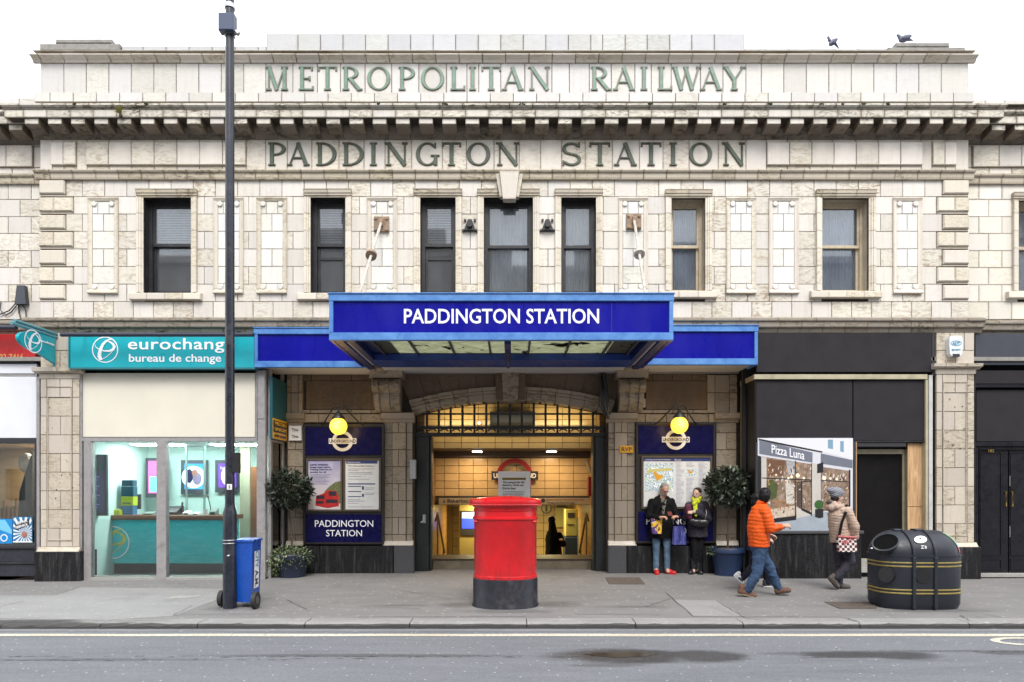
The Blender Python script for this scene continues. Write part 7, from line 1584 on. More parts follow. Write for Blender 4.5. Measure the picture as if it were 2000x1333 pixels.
b = MB(); n = 22; b.add([dome_pt(1798, 1055, .016)] + [dome_pt(1798 + 12.5 * math.cos(2 * math.pi * i / n), 1055 + 7.2 * math.sin(2 * math.pi * i / n), .014) for i in range(n)], [(0, i + 1, (i + 1) % n + 1) for i in range(n)]); b.build('round_sticker', m_white, lbn)
b = MB(); b.add([dome_pt(1798 + 2 * math.cos(2 * math.pi * i / 8) - .5, 1053.5 + 1.5 * math.sin(2 * math.pi * i / 8), .022) for i in range(8)], [tuple(range(8))]); b.build('sticker_dot', m_ink, lbn)
def quad_on(nm, rects, mat):
    b = MB()
    for (p, q_, r, s2) in rects: b.add([dome_pt(p, s2, .014), dome_pt(r, s2, .014), dome_pt(r, q_, .014), dome_pt(p, q_, .014)], [(0, 1, 2, 3)])
    b.build(nm, mat, lbn)
quad_on('white_symbol', [(1799, 1067, 1805, 1068.2), (1800, 1069.5, 1803, 1070.7), (1799, 1072, 1805, 1073.2), (1806.5, 1067, 1807.7, 1073), (1809, 1068, 1810, 1073)], m_white)
quad_on('small_sticker', [(1701, 1071, 1706, 1073), (1707, 1072, 1710, 1074), (1714, 1070, 1719, 1077)], m_white)
# coloured sticker strip curving round the right end of the dome
for k, (t0, t1_, col) in enumerate(((.10, .34, c(190, 60, 70, .7)), (.34, .52, c(120, 180, 200, .7)), (.52, 1.15, c(150, 200, 140, .7)))):
    b = MB(); v = []
    for i in range(9):
        t = t0 + (t1_ - t0) * i / 8; w_ = hw * (.985 * (1 - (1 - math.cos(t)) * .46)); dd_ = hd * .99 * math.cos(t); ex = 2.6 + .6 * math.cos(t)
        for a in (R_(-42), R_(-36)): ca, sa = math.cos(a), math.sin(a); q_ = (abs(ca) ** ex + abs(sa) ** ex) ** (-1 / ex); v.append((bxc + w_ * ca * q_ + .006, BY_ + dd_ * sa * q_ - .006, .742 + .335 * math.sin(t)))
    b.add(v, [(2 * i, 2 * i + 1, 2 * i + 3, 2 * i + 2) for i in range(8)]); b.build('sticker_strip', M('strip_%d' % k, col, .4), lbn)
# ================================================================= PEOPLE, BIRDS, PLANTS
TS = bpy.data.scenes.new('tmp_scene')
def blob(name, prims, vox, mat, parent, sm=2, disp=None, loc=None):
    """one continuous surface grown round overlapping tapered limbs and ellipsoids (local metres)"""
    b = MB()
    for p in prims:
        if p[0] == 'c':
            _, a, ra, q, rb = p; a, q = Vector(a), Vector(q); b.ell(a, ra * 1.0, 14, 9); b.ell(q, rb * 1.0, 14, 9); b.tube([a, q], [ra, rb], 14)
        elif p[0] == 'e': b.ell(p[1], p[2], 18, 12, 0, Matrix.Rotation(p[3][0], 3, p[3][1]) if len(p) > 3 and p[3] else None)
        elif p[0] == 'm': b.ell(p[1], p[2], 18, 12, 0, p[3])
        elif p[0] == 'l': b.loft(p[1])
    me = bpy.data.meshes.new(name); me.from_pydata(b.v, [], b.f)
    q_ = bmesh.new(); q_.from_mesh(me); bmesh.ops.recalc_face_normals(q_, faces=q_.faces); q_.to_mesh(me); q_.free()
    ob = bpy.data.objects.new(name, me); TS.collection.objects.link(ob)
    r = ob.modifiers.new('r', 'REMESH'); r.mode = 'VOXEL'; r.voxel_size = vox; r.use_smooth_shade = True
    if sm: s = ob.modifiers.new('s', 'SMOOTH'); s.factor = .5; s.iterations = sm
    with bpy.context.temp_override(scene=TS, view_layer=TS.view_layers[0]): dg = bpy.context.evaluated_depsgraph_get()
    m2 = bpy.data.meshes.new_from_object(ob.evaluated_get(dg)); bpy.data.objects.remove(ob); bpy.data.meshes.remove(me)
    if disp:
        ns = [v.normal.copy() for v in m2.vertices]
        for v, n in zip(m2.vertices, ns): v.co += n * disp(v.co, n)
    m2.name = name; m2.materials.clear(); m2.materials.append(mat); m2.shade_smooth()
    o = bpy.data.objects.new(name, m2); C.objects.link(o); o.parent = parent; return o
def folds(a=.006, f=7.0, st=(1, 1, .5)):
    def d(co, n):
        v = Vector((co.x * f * st[0], co.y * f * st[1], co.z * f * st[2])); r = 1 - 2 * abs(noise.noise(v * 1.3 + Vector((3, 1, co.z * 4))))
        return a * (noise.noise(v) * 1.1 + .9 * r * r - .4) + a * .35 * noise.noise(co * f * 4)
    return d
def puff(a=.008, per=.055):
    return lambda co, n: a * (abs(math.sin(math.pi * (co.z + .022 * noise.noise(co * 7)) / per)) ** .7) * (.7 + .6 * noise.noise(co * 13)) - a * .5 + .007 * noise.noise(co * 9) + .003 * noise.noise(co * 40)
def rotz(a): return Matrix.Rotation(R_(a), 3, 'Z')
def head(c_, yaw, tilt=0, roll=0, s=1.0):
    """yaw 0 faces the street (-Y); returns prims and a frame function"""
    Mx = Matrix.Rotation(R_(yaw), 3, 'Z') @ Matrix.Rotation(R_(roll), 3, 'Y') @ Matrix.Rotation(R_(tilt), 3, 'X'); c_ = Vector(c_)
    P = lambda x, y, z: c_ + Mx @ (Vector((x, y, z)) * s)
    pr = [('m', P(0, .012, .03), (.074 * s, .094 * s, .088 * s), Mx), ('m', P(0, -.018, -.025), (.062 * s, .070 * s, .085 * s), Mx), ('m', P(0, -.045, -.080), (.032 * s, .030 * s, .026 * s), Mx),
          ('c', P(0, -.088, .005), .010 * s, P(0, -.104, -.026), .014 * s), ('m', P(.074, .008, -.008), (.010 * s, .020 * s, .032 * s), Mx), ('m', P(-.074, .008, -.008), (.010 * s, .020 * s, .032 * s), Mx),
          ('m', P(0, -.078, .022), (.052 * s, .014 * s, .012 * s), Mx), ('m', P(0, -.078, -.055), (.026 * s, .014 * s, .010 * s), Mx)]
    return pr, P, Mx
def face(par, P, Mx, glasses=False, s=1.0):
    b = MB(); b.ell(P(.029, -.084, .008), (.011, .008, .006), 8, 6, 0, Mx); b.ell(P(-.029, -.084, .008), (.011, .008, .006), 8, 6, 0, Mx); b.build_local('eye', M('eye_dark', (.03, .02, .02), .3), par)
    b = MB(); b.ell(P(0, -.089, -.052), (.024, .006, .004), 10, 6, 0, Mx); b.build_local('mouth', M('lip', c(150, 84, 78, .6), .5), par)
    if glasses:
        b = MB()
        for q in (-.032, .032): b.tube([P(q + .027 * math.cos(a * math.pi / 6), -.100, .006 + .018 * math.sin(a * math.pi / 6)) for a in range(13)], .0028, 5)
        b.tube([P(.058, -.098, .010), P(.078, .0, .012)], .0028, 5); b.tube([P(-.058, -.098, .010), P(-.078, .0, .012)], .0028, 5); b.tube([P(-.008, -.102, .010), P(.008, -.102, .010)], .0028, 5); b.build_local('glasses', m_ink, par)
def build_local(s, name, mat, par, smooth=True):
    me = bpy.data.meshes.new(name); me.from_pydata(s.v, [], s.f); me.materials.append(mat)
    q_ = bmesh.new(); q_.from_mesh(me); bmesh.ops.recalc_face_normals(q_, faces=q_.faces); q_.to_mesh(me); q_.free()
    if smooth: me.shade_smooth(); me.set_sharp_from_angle(angle=R_(50))
    o = bpy.data.objects.new(name, me); C.objects.link(o); o.parent = par; return o
MB.build_local = build_local
def hand(w_, d, up, s=1.0, curl=.5, side=1):
    """palm and five bent fingers; w_ wrist, d pointing direction, up = back of the hand"""
    w_, d, up = Vector(w_), Vector(d).normalized(), Vector(up).normalized(); sd = d.cross(up).normalized() * side; up = sd.cross(d).normalized() * side
    P = lambda a, b_, c_: w_ + (d * a + sd * b_ + up * c_) * s
    pr = [('c', P(0, 0, 0), .026 * s, P(.035, 0, 0), .030 * s), ('c', P(.03, -.018, 0), .019 * s, P(.078, -.024, 0), .017 * s), ('c', P(.03, .018, 0), .019 * s, P(.080, .022, 0), .016 * s), ('c', P(.05, 0, 0), .018 * s, P(.085, 0, 0), .016 * s)]
    for k, (o, L) in enumerate(((-.034, .062), (-.012, .076), (.011, .072), (.033, .056))):
        a0 = P(.085, o, 0); a1 = P(.085 + L * .45, o * 1.05, -curl * .020); a2 = P(.085 + L * (.85 - curl * .35), o * 1.05, -curl * .055); a3 = P(.085 + L * (1 - curl * .75), o, -curl * .075)
        pr += [('c', a0, .0105 * s, a1, .0098 * s), ('c', a1, .0098 * s, a2, .009 * s), ('c', a2, .009 * s, a3, .008 * s)]
    t0, t1, t2 = P(.02, -.028, -.005), P(.052, -.052, -.02), P(.082, -.050, -.034); pr += [('c', t0, .014 * s, t1, .011 * s), ('c', t1, .011 * s, t2, .0095 * s)]
    return pr
m_sk1 = M('skin_light', c(214, 164, 140, .68), .5, var=.06, sc=20, spec=.4); m_sk2 = M('skin_fair', c(222, 180, 160, .68), .5, var=.06, sc=20)
def cloth(name, col, rough=.85, **k): return M(name, c(*col, .66), rough, spec=.2, var=k.pop('var', .22), sc=k.pop('sc', 9), bump=k.pop('bump', .4), bs=90, **k)
def shoe(name, par, toe, heel, mat, sole, h=.09, wd_=.046, sm_=1):
    """toe and heel points on the ground line of the shoe (any pitch)"""
    toe, heel = Vector(toe), Vector(heel); d = (toe - heel); L = d.length; d.normalize(); up = Vector((0, 0, 1)); up = (up - d * up.dot(d)).normalized(); sd = d.cross(up)
    P = lambda a, b_, c_: heel + d * a * L + sd * b_ + up * c_
    Mx = Matrix((tuple(sd), tuple(d), tuple(up))).transposed()
    o = blob(name, [('c', P(.14, 0, .045), wd_ * .88, P(.45, 0, .045), wd_), ('c', P(.45, 0, .04), wd_ * .95, P(.84, 0, .032), wd_ * .80), ('m', P(.80, 0, .03), (wd_ * .95, L * .19, .030), Mx), ('c', P(.17, 0, .06), wd_ * .85, P(.15, 0, h), wd_ * .85)], .008, mat, par, 2)
    b = MB(); n = 20; o0 = []
    for i in range(n):
        a = 2 * math.pi * i / n; o0.append((.5 + .5 * math.cos(a), (wd_ * 1.04) * math.sin(a) * (1.0 if math.cos(a) > 0 else .86)))
    b.loft([[tuple(P(u, v, .0)) for u, v in o0], [tuple(P(u, v, .022)) for u, v in o0]]); b.build_local('sole', sole, o)
    return o
def pose(t, px, py, D_): pass

# -------- man in a black coat by the right station board
d_ = H * F / (1121 - CY); Yp = d_ - D; k = d_ / F
A = thing('person', 'grey-haired man in long black coat and red shoes looking at a phone with both hands', 'person', (X(1290, Yp), Yp, 0))
L_ = lambda px, py, y=0: Vector(((px - 1290) * k, y, (1121 - py) * k))
hp, P, Mx = head((.055, -.09, 1.655), 12, 28, 0, 1.04)
hl, hr_ = L_(1288, 1009, -.36), L_(1310, 1008, -.36)
body = [('c', (.03, -.02, 1.44), .062, (.05, -.06, 1.57), .055), ('e', (.02, 0, 1.30), (.19, .12, .2)), ('e', (.02, 0, 1.05), (.17, .115, .2)), ('e', (.02, 0, .92), (.175, .125, .14))]
for s, (hip, kn, an) in ((-1, ((-.07, 0, .90), (-.09, -.02, .50), (-.09, 0, .10))), (1, ((.10, 0, .90), (.12, -.03, .50), (.13, 0, .10)))): body += [('c', hip, .085, kn, .056), ('c', kn, .055, an, .040), ('c', an, .042, (an[0], an[1] - .08, .05), .036)]
for sh, el_, wr in (((-.17, .0, 1.42), (-.24, -.06, 1.13), (hl.x - .05, hl.y + .06, hl.z - .01)), ((.21, 0, 1.42), (.29, -.06, 1.13), (hr_.x + .06, hr_.y + .06, hr_.z - .01))): body += [('c', sh, .052, el_, .043), ('c', el_, .040, wr, .028)]
body += hand((hl.x - .05, hl.y + .06, hl.z - .01), (.75, -.5, .15), (0, -.2, 1), 1.0, .8, 1) + hand((hr_.x + .06, hr_.y + .06, hr_.z - .01), (-.75, -.5, .15), (0, -.2, 1), 1.0, .8, -1)
blob('body', body + hp, .0085, m_sk1, A, 2)
face(A, P, Mx, True)
blob('hair', [('m', P(0, .020, .050), (.080, .090, .082), Mx), ('m', P(0, .05, .0), (.078, .065, .075), Mx)], .010, cloth('hair_grey', (150, 146, 142)), A, 1, lambda co, n: .004 * noise.noise(co * 60))
blob('beard', [('m', P(0, -.050, -.078), (.050, .048, .036), Mx), ('m', P(0, -.08, -.066), (.032, .020, .022), Mx)], .010, cloth('beard_grey', (170, 160, 152)), A, 1, lambda co, n: .004 * noise.noise(co * 70))
m_coat = cloth('black_wool', (13, 13, 16), bump=.4)
coat = [('e', (.02, .0, 1.36), (.225, .145, .15)), ('e', (.02, 0, 1.16), (.215, .15, .26)), ('l', [[(x * w_ + .02, y * dd_, z_) for x, y in [(math.cos(2 * math.pi * i / 16), math.sin(2 * math.pi * i / 16)) for i in range(16)]] for z_, w_, dd_ in ((.70, .255, .17), (.80, .25, .175), (1.0, .225, .16), (1.2, .21, .15), (1.38, .20, .13))])]
coat += [('c', (-.17, .0, 1.41), .075, (-.25, -.05, 1.13), .068), ('c', (-.25, -.05, 1.13), .066, (hl.x - .075, hl.y + .09, hl.z - .012), .050), ('c', (.21, 0, 1.41), .075, (.30, -.05, 1.13), .068), ('c', (.30, -.05, 1.13), .066, (hr_.x + .085, hr_.y + .09, hr_.z - .012), .050), ('c', (-.06, .0, 1.47), .06, (.13, .0, 1.47), .06)]
co_ = blob('coat', coat, .013, m_coat, A, 2, folds(.009, 6))
MB().loft([[(.0, -.150, 1.16), (.035, -.156, 1.16), (.035, -.14, 1.17), (.0, -.14, 1.17)], [(-.02, -.128, 1.46), (.09, -.128, 1.46), (.08, -.09, 1.47), (-.01, -.09, 1.47)]]).build_local('shirt', cloth('olive_shirt', (120, 118, 104)), A)
blob('collar', [('c', (-.05, -.01, 1.49), .035, (-.055, -.09, 1.42), .026), ('c', (.13, -.01, 1.49), .035, (.12, -.09, 1.42), .026), ('c', (-.03, .05, 1.51), .035, (.12, .05, 1.51), .035), ('c', (-.055, -.09, 1.42), .022, (-.01, -.14, 1.28), .02), ('c', (.12, -.09, 1.42), .022, (.07, -.14, 1.28), .02)], .011, m_coat, A, 1)
blob('jeans', [('c', (-.08, 0, .80), .088, (-.09, -.03, .50), .070), ('c', (-.09, -.03, .50), .066, (-.09, 0, .085), .055), ('c', (.11, 0, .80), .088, (.12, -.04, .50), .070), ('c', (.12, -.04, .50), .066, (.13, 0, .085), .054)], .011, cloth('faded_jeans', (104, 128, 152), var=.25, sc=5), A, 1, folds(.006, 9, (1, 1, 1.5)))
m_rs = M('red_suede', c(206, 34, 36, .72), .6, var=.1); shoe('shoe', A, (-.105, -.21, 0), (-.085, .05, 0), m_rs, m_rs, .10, .050); shoe('shoe', A, (.27, -.15, 0), (.10, .03, 0), m_rs, m_rs, .10, .050)
ph = MB(); pc = (hl + hr_) / 2 + Vector((0, -.02, .02)); ph.add([(pc.x - .04, pc.y - .05, pc.z + .0), (pc.x + .04, pc.y - .05, pc.z), (pc.x + .04, pc.y + .05, pc.z + .07), (pc.x - .04, pc.y + .05, pc.z + .07), (pc.x - .04, pc.y - .055, pc.z + .01), (pc.x + .04, pc.y - .055, pc.z + .01), (pc.x + .04, pc.y + .045, pc.z + .08), (pc.x - .04, pc.y + .045, pc.z + .08)], [(0, 1, 2, 3), (4, 7, 6, 5), (0, 4, 5, 1), (1, 5, 6, 2), (2, 6, 7, 3), (3, 7, 4, 0)])
wl_ = A.location
tph = thing('phone', 'dark phone with a red back held by the man in the black coat', 'phone', tuple(wl_)); ph.build_local('casing', M('phone_red', c(110, 34, 34, .6), .4), tph, False)
# tote bags
def bag(lab, cx_, z0, z1, w0, w1, mat, strap=None, par=None, y=-.24, dd_=.05, name='shoulder_bag'):
    t = thing(name, lab, 'bag', tuple(wl_)); n = 10
    rings = []
    for i in range(7):
        u = i / 6; z_ = z0 + (z1 - z0) * u; w_ = w0 + (w1 - w0) * u; q = dd_ * (1 - .75 * u)
        rings.append([(cx_ + w_ * math.cos(2 * math.pi * j / 16) * (abs(math.cos(2 * math.pi * j / 16)) ** -.5 if abs(math.cos(2 * math.pi * j / 16)) > .3 else 1.2) * .85, y + q * math.sin(2 * math.pi * j / 16) + .008 * math.sin(9 * u + j), z_ + .006 * math.sin(j * 2.1)) for j in range(16)])
    bo_ = MB().loft(rings).build_local('bag_body', mat, t)
    if strap: MB().tube(strap, .011, 6).build_local('strap', m_coat, t)
    return t
g = G('yellow_purple_print'); n1 = g.noi(g.pos((1, .2, 1)), 5.5, 3, .5, 1.0); b_ = g.mix(g.mr(n1, .50, .53), c(232, 182, 40, .76) + (1,), c(84, 46, 120, .7) + (1,)); n2 = g.noi(g.pos((1, .2, 1)), 12, 3, .5, .6); b_ = g.mix(g.mr(n2, .60, .62), b_, c(222, 200, 190, .76) + (1,)); b_ = g.mix(g.mr(n2, .36, .38, 1, 0), b_, (.02, .015, .02, 1)); g.put(g.p.inputs['Base Color'], b_); g.p.inputs['Roughness'].default_value = .8; m_yp = g.m
bag('yellow and purple printed cloth bag at the hip of the man in black coat', L_(1277, 1025).x, L_(0, 1041).z, L_(0, 1012).z, .11, .13, m_yp, [L_(1272, 1013, -.24), L_(1284, 990, -.2), (.0, -.16, 1.35), (.09, -.10, 1.50)])
g = G('shiny_navy_plastic'); n1 = g.noi(g.pos((6, 1, 1)), 3, 4, .6, 1.4); g.put(g.p.inputs['Base Color'], g.mix(g.mr(n1, .4, .62), c(34, 36, 96, .8) + (1,), c(86, 90, 160, .8) + (1,))); g.p.inputs['Roughness'].default_value = .22; g.bump(n1, .7, .03); m_nb = g.m
bag('shiny navy blue carrier bag hanging between the man in the black coat and the woman', L_(1320, 1042).x, L_(0, 1062).z, L_(0, 1027).z, .17, .13, m_nb, [L_(1310, 1027, -.24), L_(1313, 1010, -.27), L_(1318, 1004, -.28), L_(1324, 1011, -.27), L_(1328, 1027, -.24)], y=-.24)

# -------- woman with a yellow scarf
B = thing('person', 'woman with tied-back dark hair, lime scarf and dark grey fur coat by the map poster', 'person', (X(1358, Yp + .02), Yp + .02, 0)); wl_ = B.location
L_ = lambda px, py, y=0: Vector(((px - 1358) * k, y, (1120 - py) * k))
hp, P, Mx = head(tuple(L_(1360, 964, -.05)), -42, 4, 0, .98)
hl = L_(1343, 997, -.25)
body = [('c', (.02, -.0, 1.38), .055, (.02, -.03, 1.50), .048), ('e', (.02, 0, 1.24), (.165, .11, .2)), ('e', (.02, 0, 1.0), (.16, .11, .2)), ('e', (.02, 0, .88), (.17, .125, .14))]
legs = ((-.03, 0, .88), (-.02, -.03, .48), (-.03, .0, .10)), ((.10, .02, .88), (.09, -.02, .48), (.06, .04, .10))
for hip, kn, an in legs: body += [('c', hip, .08, kn, .052), ('c', kn, .05, an, .036), ('c', an, .036, (an[0] - .02, an[1] - .07, .05), .032)]
wr1, wr2 = Vector((hl.x + .07, hl.y + .06, hl.z - .02)), Vector((hl.x - .0, hl.y + .10, hl.z - .03))
body += [('c', (.17, 0, 1.36), .048, (.22, -.05, 1.10), .040), ('c', (.22, -.05, 1.10), .038, wr1, .026), ('c', (-.13, 0, 1.36), .048, (-.20, -.04, 1.10), .040), ('c', (-.20, -.04, 1.10), .038, wr2, .026)]
body += hand(wr1, (-.9, -.4, .15), (0, -.3, 1), .95, .7, -1) + hand(wr2, (-.2, -.9, .25), (0, -.3, 1), .95, .8, 1)
blob('body', body + hp, .0085, m_sk2, B, 2); face(B, P, Mx)
m_hb = cloth('hair_dark_brown', (58, 44, 38), .6)
blob('hair', [('m', P(0, .022, .045), (.082, .090, .085), Mx), ('m', P(0, .07, -.005), (.060, .055, .07), Mx), ('e', P(.0, .115, -.01), (.042, .042, .042))], .010, m_hb, B, 1, lambda co, n: .004 * noise.noise(Vector((co.x * 50, co.y * 50, co.z * 20))))
g = G('lime_scarf'); n1 = g.noi(g.pos((1, 1, 1)), 26, 4, .6); g.put(g.p.inputs['Base Color'], g.mix(g.mr(n1, .52, .60), c(206, 212, 40, .76) + (1,), c(116, 124, 50, .6) + (1,))); g.p.inputs['Roughness'].default_value = .9; g.bump(n1, .4, .008)
blob('scarf', [('c', (-.05, -.06, 1.47), .045, (.03, -.09, 1.42), .05), ('c', (.03, -.09, 1.42), .045, (.10, -.02, 1.50), .045), ('c', (.10, -.02, 1.50), .045, (.02, .05, 1.52), .04), ('c', (-.03, -.10, 1.42), .050, (-.05, -.17, 1.22), .038), ('c', (.08, -.06, 1.50), .04, (-.06, -.14, 1.38), .045), ('c', (-.05, -.15, 1.28), .038, (-.04, -.18, 1.15), .03)], .011, g.m, B, 1, folds(.006, 22))
m_fur = cloth('charcoal_fur', (66, 62, 74), .95, var=.35, sc=30, bump=1.0)
el2 = lambda z_, w_, dd_, ox=0: [(math.cos(2 * math.pi * i / 16) * w_ + .03 + ox, math.sin(2 * math.pi * i / 16) * dd_, z_) for i in range(16)]
blob('coat', [('l', [el2(.72, .19, .15, .02), el2(.85, .20, .155, .01), el2(1.05, .19, .145), el2(1.25, .185, .14), el2(1.40, .13, .10)]), ('e', (.03, 0, 1.30), (.20, .14, .13)), ('c', (.18, 0, 1.35), .082, (.24, -.05, 1.08), .078), ('c', (.24, -.05, 1.08), .075, (wr1.x + .05, wr1.y + .03, wr1.z - .01), .062), ('c', (-.13, 0, 1.34), .075, (-.20, -.04, 1.09), .07), ('c', (-.20, -.04, 1.09), .066, (wr2.x - .03, wr2.y + .05, wr2.z - .01), .055)], .012, m_fur, B, 1, lambda co, n: .007 * noise.noise(co * 45) + .008 * noise.noise(co * 12))
MB().ell((wr1.x - .0, wr1.y - .01, wr1.z + .005), (.035, .04, .04), 12, 8).build_local('cuff', cloth('cream_cuff', (200, 196, 160)), B)
m_trs = cloth('black_trousers', (24, 22, 26))
blob('trousers', [('c', hip, .092, kn, .066) for hip, kn, an in legs] + [('c', kn, .064, (an[0], an[1], .12), .056) for hip, kn, an in legs] + [('e', (.03, 0, .86), (.17, .12, .12))], .012, m_trs, B, 1, folds(.007, 9))
m_boot = M('black_boot_leather', (.016, .016, .018), .28, bump=.2, bs=30)
blob('boot_shaft', [('c', (-.03, -.0, .28), .066, (-.03, -.01, .07), .056), ('c', (.06, .03, .28), .066, (.06, .02, .07), .056)], .011, m_boot, B, 1); shoe('boot', B, (-.16, -.17, 0), (-.02, .06, 0), m_boot, m_ink, .14, .052); shoe('boot', B, (.07, -.20, 0), (.065, .08, 0), m_boot, m_ink, .14, .052)
g = G('wine_lining'); g.p.inputs['Base Color'].default_value = c(96, 30, 66, .7) + (1,); g.p.inputs['Roughness'].default_value = .8
blob('folded_sleeve', [('c', (-.18, -.15, 1.32), .06, (-.17, -.18, 1.12), .055)], .012, g.m, B, 1, folds(.008, 14))
t = thing('handbag', 'black leather handbag under the arm of the woman with the yellow scarf', 'bag', tuple(wl_)); blob('bag_body', [('c', (-.13, -.20, 1.04), .055, (.14, -.22, 1.01), .07), ('c', (-.08, -.20, .99), .05, (.10, -.22, .97), .05)], .012, m_boot, t, 2, folds(.010, 9)); MB().tube([(.12, -.24, 1.05), (.17, -.17, 1.2), (.16, -.10, 1.36), (.10, -.0, 1.43)], .010, 6).build_local('strap', m_boot, t)

# -------- man in the orange jacket, mid-stride to the right
d_ = H * F / (1164 - CY); Yp = d_ - D; k = d_ / F
O = thing('person', 'man in bright orange quilted jacket and blue jeans striding right past the boarded shop', 'person', (X(1490, Yp), Yp, 0)); wl_ = O.location
L_ = lambda px, py, y=0: Vector(((px - 1490) * k, y, (1164 - py) * k))
hc = L_(1494, 969, 0); hp, P, Mx = head(tuple(hc), 150, 6, 0, 1.02)
hipR, knR, anR = L_(1481, 1075, -.06), L_(1474, 1118, -.09), L_(1453, 1150, -.09)
hipL, knL, anL = L_(1486, 1075, .08), L_(1506, 1112, .06), L_(1522, 1148, .04)
sh, el_, wr = L_(1487, 998, -.17), L_(1496, 1032, -.22), L_(1514, 1026, -.26)
sh2, el3, wr2 = L_(1493, 998, .17), L_(1504, 1030, .2), L_(1518, 1028, .05)
body = [('c', L_(1487, 990, 0), .058, L_(1491, 980, 0), .052), ('e', L_(1485, 1012, 0), (.12, .17, .2)), ('e', L_(1483, 1045, 0), (.115, .155, .18)), ('e', L_(1483, 1068, 0), (.12, .16, .12)), ('c', hipR, .085, knR, .058), ('c', knR, .056, anR, .038), ('c', anR, .04, L_(1457, 1157, -.09), .034), ('c', hipL, .085, knL, .058), ('c', knL, .056, anL, .038), ('c', anL, .04, L_(1527, 1155, .04), .034), ('c', sh, .05, el_, .042), ('c', el_, .04, wr, .027), ('c', sh2, .05, el3, .042), ('c', el3, .04, wr2, .027)]
body += hand(wr, (.9, -.05, .12), (0, -.7, .7), 1.0, .75, 1) + hand(wr2, (.9, -.1, .1), (0, .7, .7), 1.0, .75, -1)
blob('body', body + hp, .0085, m_sk1, O, 2); face(O, P, Mx)
m_hk = cloth('hair_black', (20, 19, 22), .5)
blob('hair', [('m', P(0, .020, .040), (.088, .100, .092), Mx), ('m', P(0, .040, -.005), (.086, .086, .095), Mx), ('m', P(0, .050, -.045), (.074, .062, .070), Mx)], .010, m_hk, O, 3, lambda co, n: .006 * noise.noise(Vector((co.x * 40, co.y * 40, co.z * 18))))
m_or = cloth('orange_nylon', (244, 98, 30), .5, var=.10, sc=5, bump=.15)
e3 = lambda px, py, w_, dd_: [(L_(px, py).x + math.cos(2 * math.pi * i / 18) * w_, math.sin(2 * math.pi * i / 18) * dd_, L_(px, py).z) for i in range(18)]
blob('jacket', [('l', [e3(1483, 1068, .150, .18), e3(1482, 1050, .158, .19), e3(1481, 1030, .160, .19), e3(1482, 1008, .152, .19), e3(1485, 992, .12, .16), e3(1488, 984, .07, .09)]), ('c', L_(1484, 998, -.13), .078, L_(1487, 998, .13), .078), ('c', sh, .080, el_, .072), ('c', el_, .070, L_(1511, 1028, -.25), .052), ('c', sh2, .08, el3, .07), ('c', el3, .068, L_(1514, 1028, .06), .05)], .0115, m_or, O, 1, puff(.013, .058))
blob('collar', [('c', L_(1484, 985, .0), .06, L_(1491, 983, .0), .06), ('e', L_(1488, 981, 0), (.078, .085, .035))], .011, m_or, O, 1)
m_jn = cloth('blue_jeans', (62, 84, 116), var=.35, sc=5)
blob('jeans', [('e', L_(1483, 1070, 0), (.135, .165, .12)), ('c', hipR, .105, knR, .085), ('c', knR, .080, L_(1455, 1153, -.09), .064), ('c', hipL, .105, knL, .085), ('c', knL, .078, L_(1522, 1149, .04), .062)], .0115, m_jn, O, 1, folds(.010, 7, (1, 1, 1.3)))
m_br_ = M('brown_suede', c(112, 78, 62, .62), .8, var=.2, sc=20, bump=.3); m_sole = M('sole_dark', (.03, .025, .02), .8); m_tan = M('sole_tan', c(150, 130, 110, .6), .8)
shoe('shoe', O, L_(1473, 1167, -.09), L_(1436, 1158, -.09), m_br_, m_tan, .12, .055); shoe('shoe', O, L_(1547, 1157, .04), L_(1517, 1162, .04), m_br_, m_sole, .12, .055)

# -------- second walker, mostly hidden behind the orange jacket
d_ = H * F / (1149 - CY); Yp = d_ - D; k = d_ / F
Q = thing('person', 'dark-haired walker in navy clothes and black and white trainers, mostly hidden behind the orange jacket', 'person', (X(1478, Yp), Yp, 0)); wl_ = Q.location
L_ = lambda px, py, y=0: Vector(((px - 1478) * k, y, (1149 - py) * k))
hc = L_(1481, 977, 0); hp, P, Mx = head(tuple(hc), 80, 4, 0, .98)
hR, kR, aR = L_(1475, 1070, -.06), L_(1468, 1105, -.06), L_(1447, 1128, -.06); hL, kL, aL = L_(1480, 1070, .08), L_(1500, 1105, .07), L_(1501, 1138, .07)
body = [('c', L_(1479, 995, 0), .055, L_(1480, 984, 0), .05), ('e', L_(1477, 1015, 0), (.11, .16, .2)), ('e', L_(1476, 1045, 0), (.11, .15, .2)), ('e', L_(1477, 1066, 0), (.115, .155, .12)), ('c', hR, .08, kR, .055), ('c', kR, .052, aR, .036), ('c', aR, .036, L_(1446, 1134, -.06), .03), ('c', hL, .08, kL, .055), ('c', kL, .052, aL, .036), ('c', aL, .036, L_(1505, 1144, .07), .03), ('c', L_(1480, 1002, .16), .048, L_(1488, 1036, .2), .04), ('c', L_(1488, 1036, .2), .038, L_(1508, 1046, .12), .026), ('c', L_(1478, 1002, -.16), .048, L_(1474, 1036, -.18), .04), ('c', L_(1474, 1036, -.18), .038, L_(1490, 1052, -.16), .026)]
body += hand(L_(1508, 1046, .12), (.7, -.1, -.3), (0, .5, .7), .95, .6, -1) + hand(L_(1490, 1052, -.16), (.8, 0, -.2), (0, -.5, .7), .95, .6, 1)
blob('body', body + hp, .0085, m_sk2, Q, 2)
blob('hair', [('m', P(0, .022, .035), (.088, .102, .092), Mx), ('m', P(0, .055, -.04), (.08, .065, .09), Mx)], .010, m_hk, Q, 1, lambda co, n: .006 * noise.noise(co * 40))
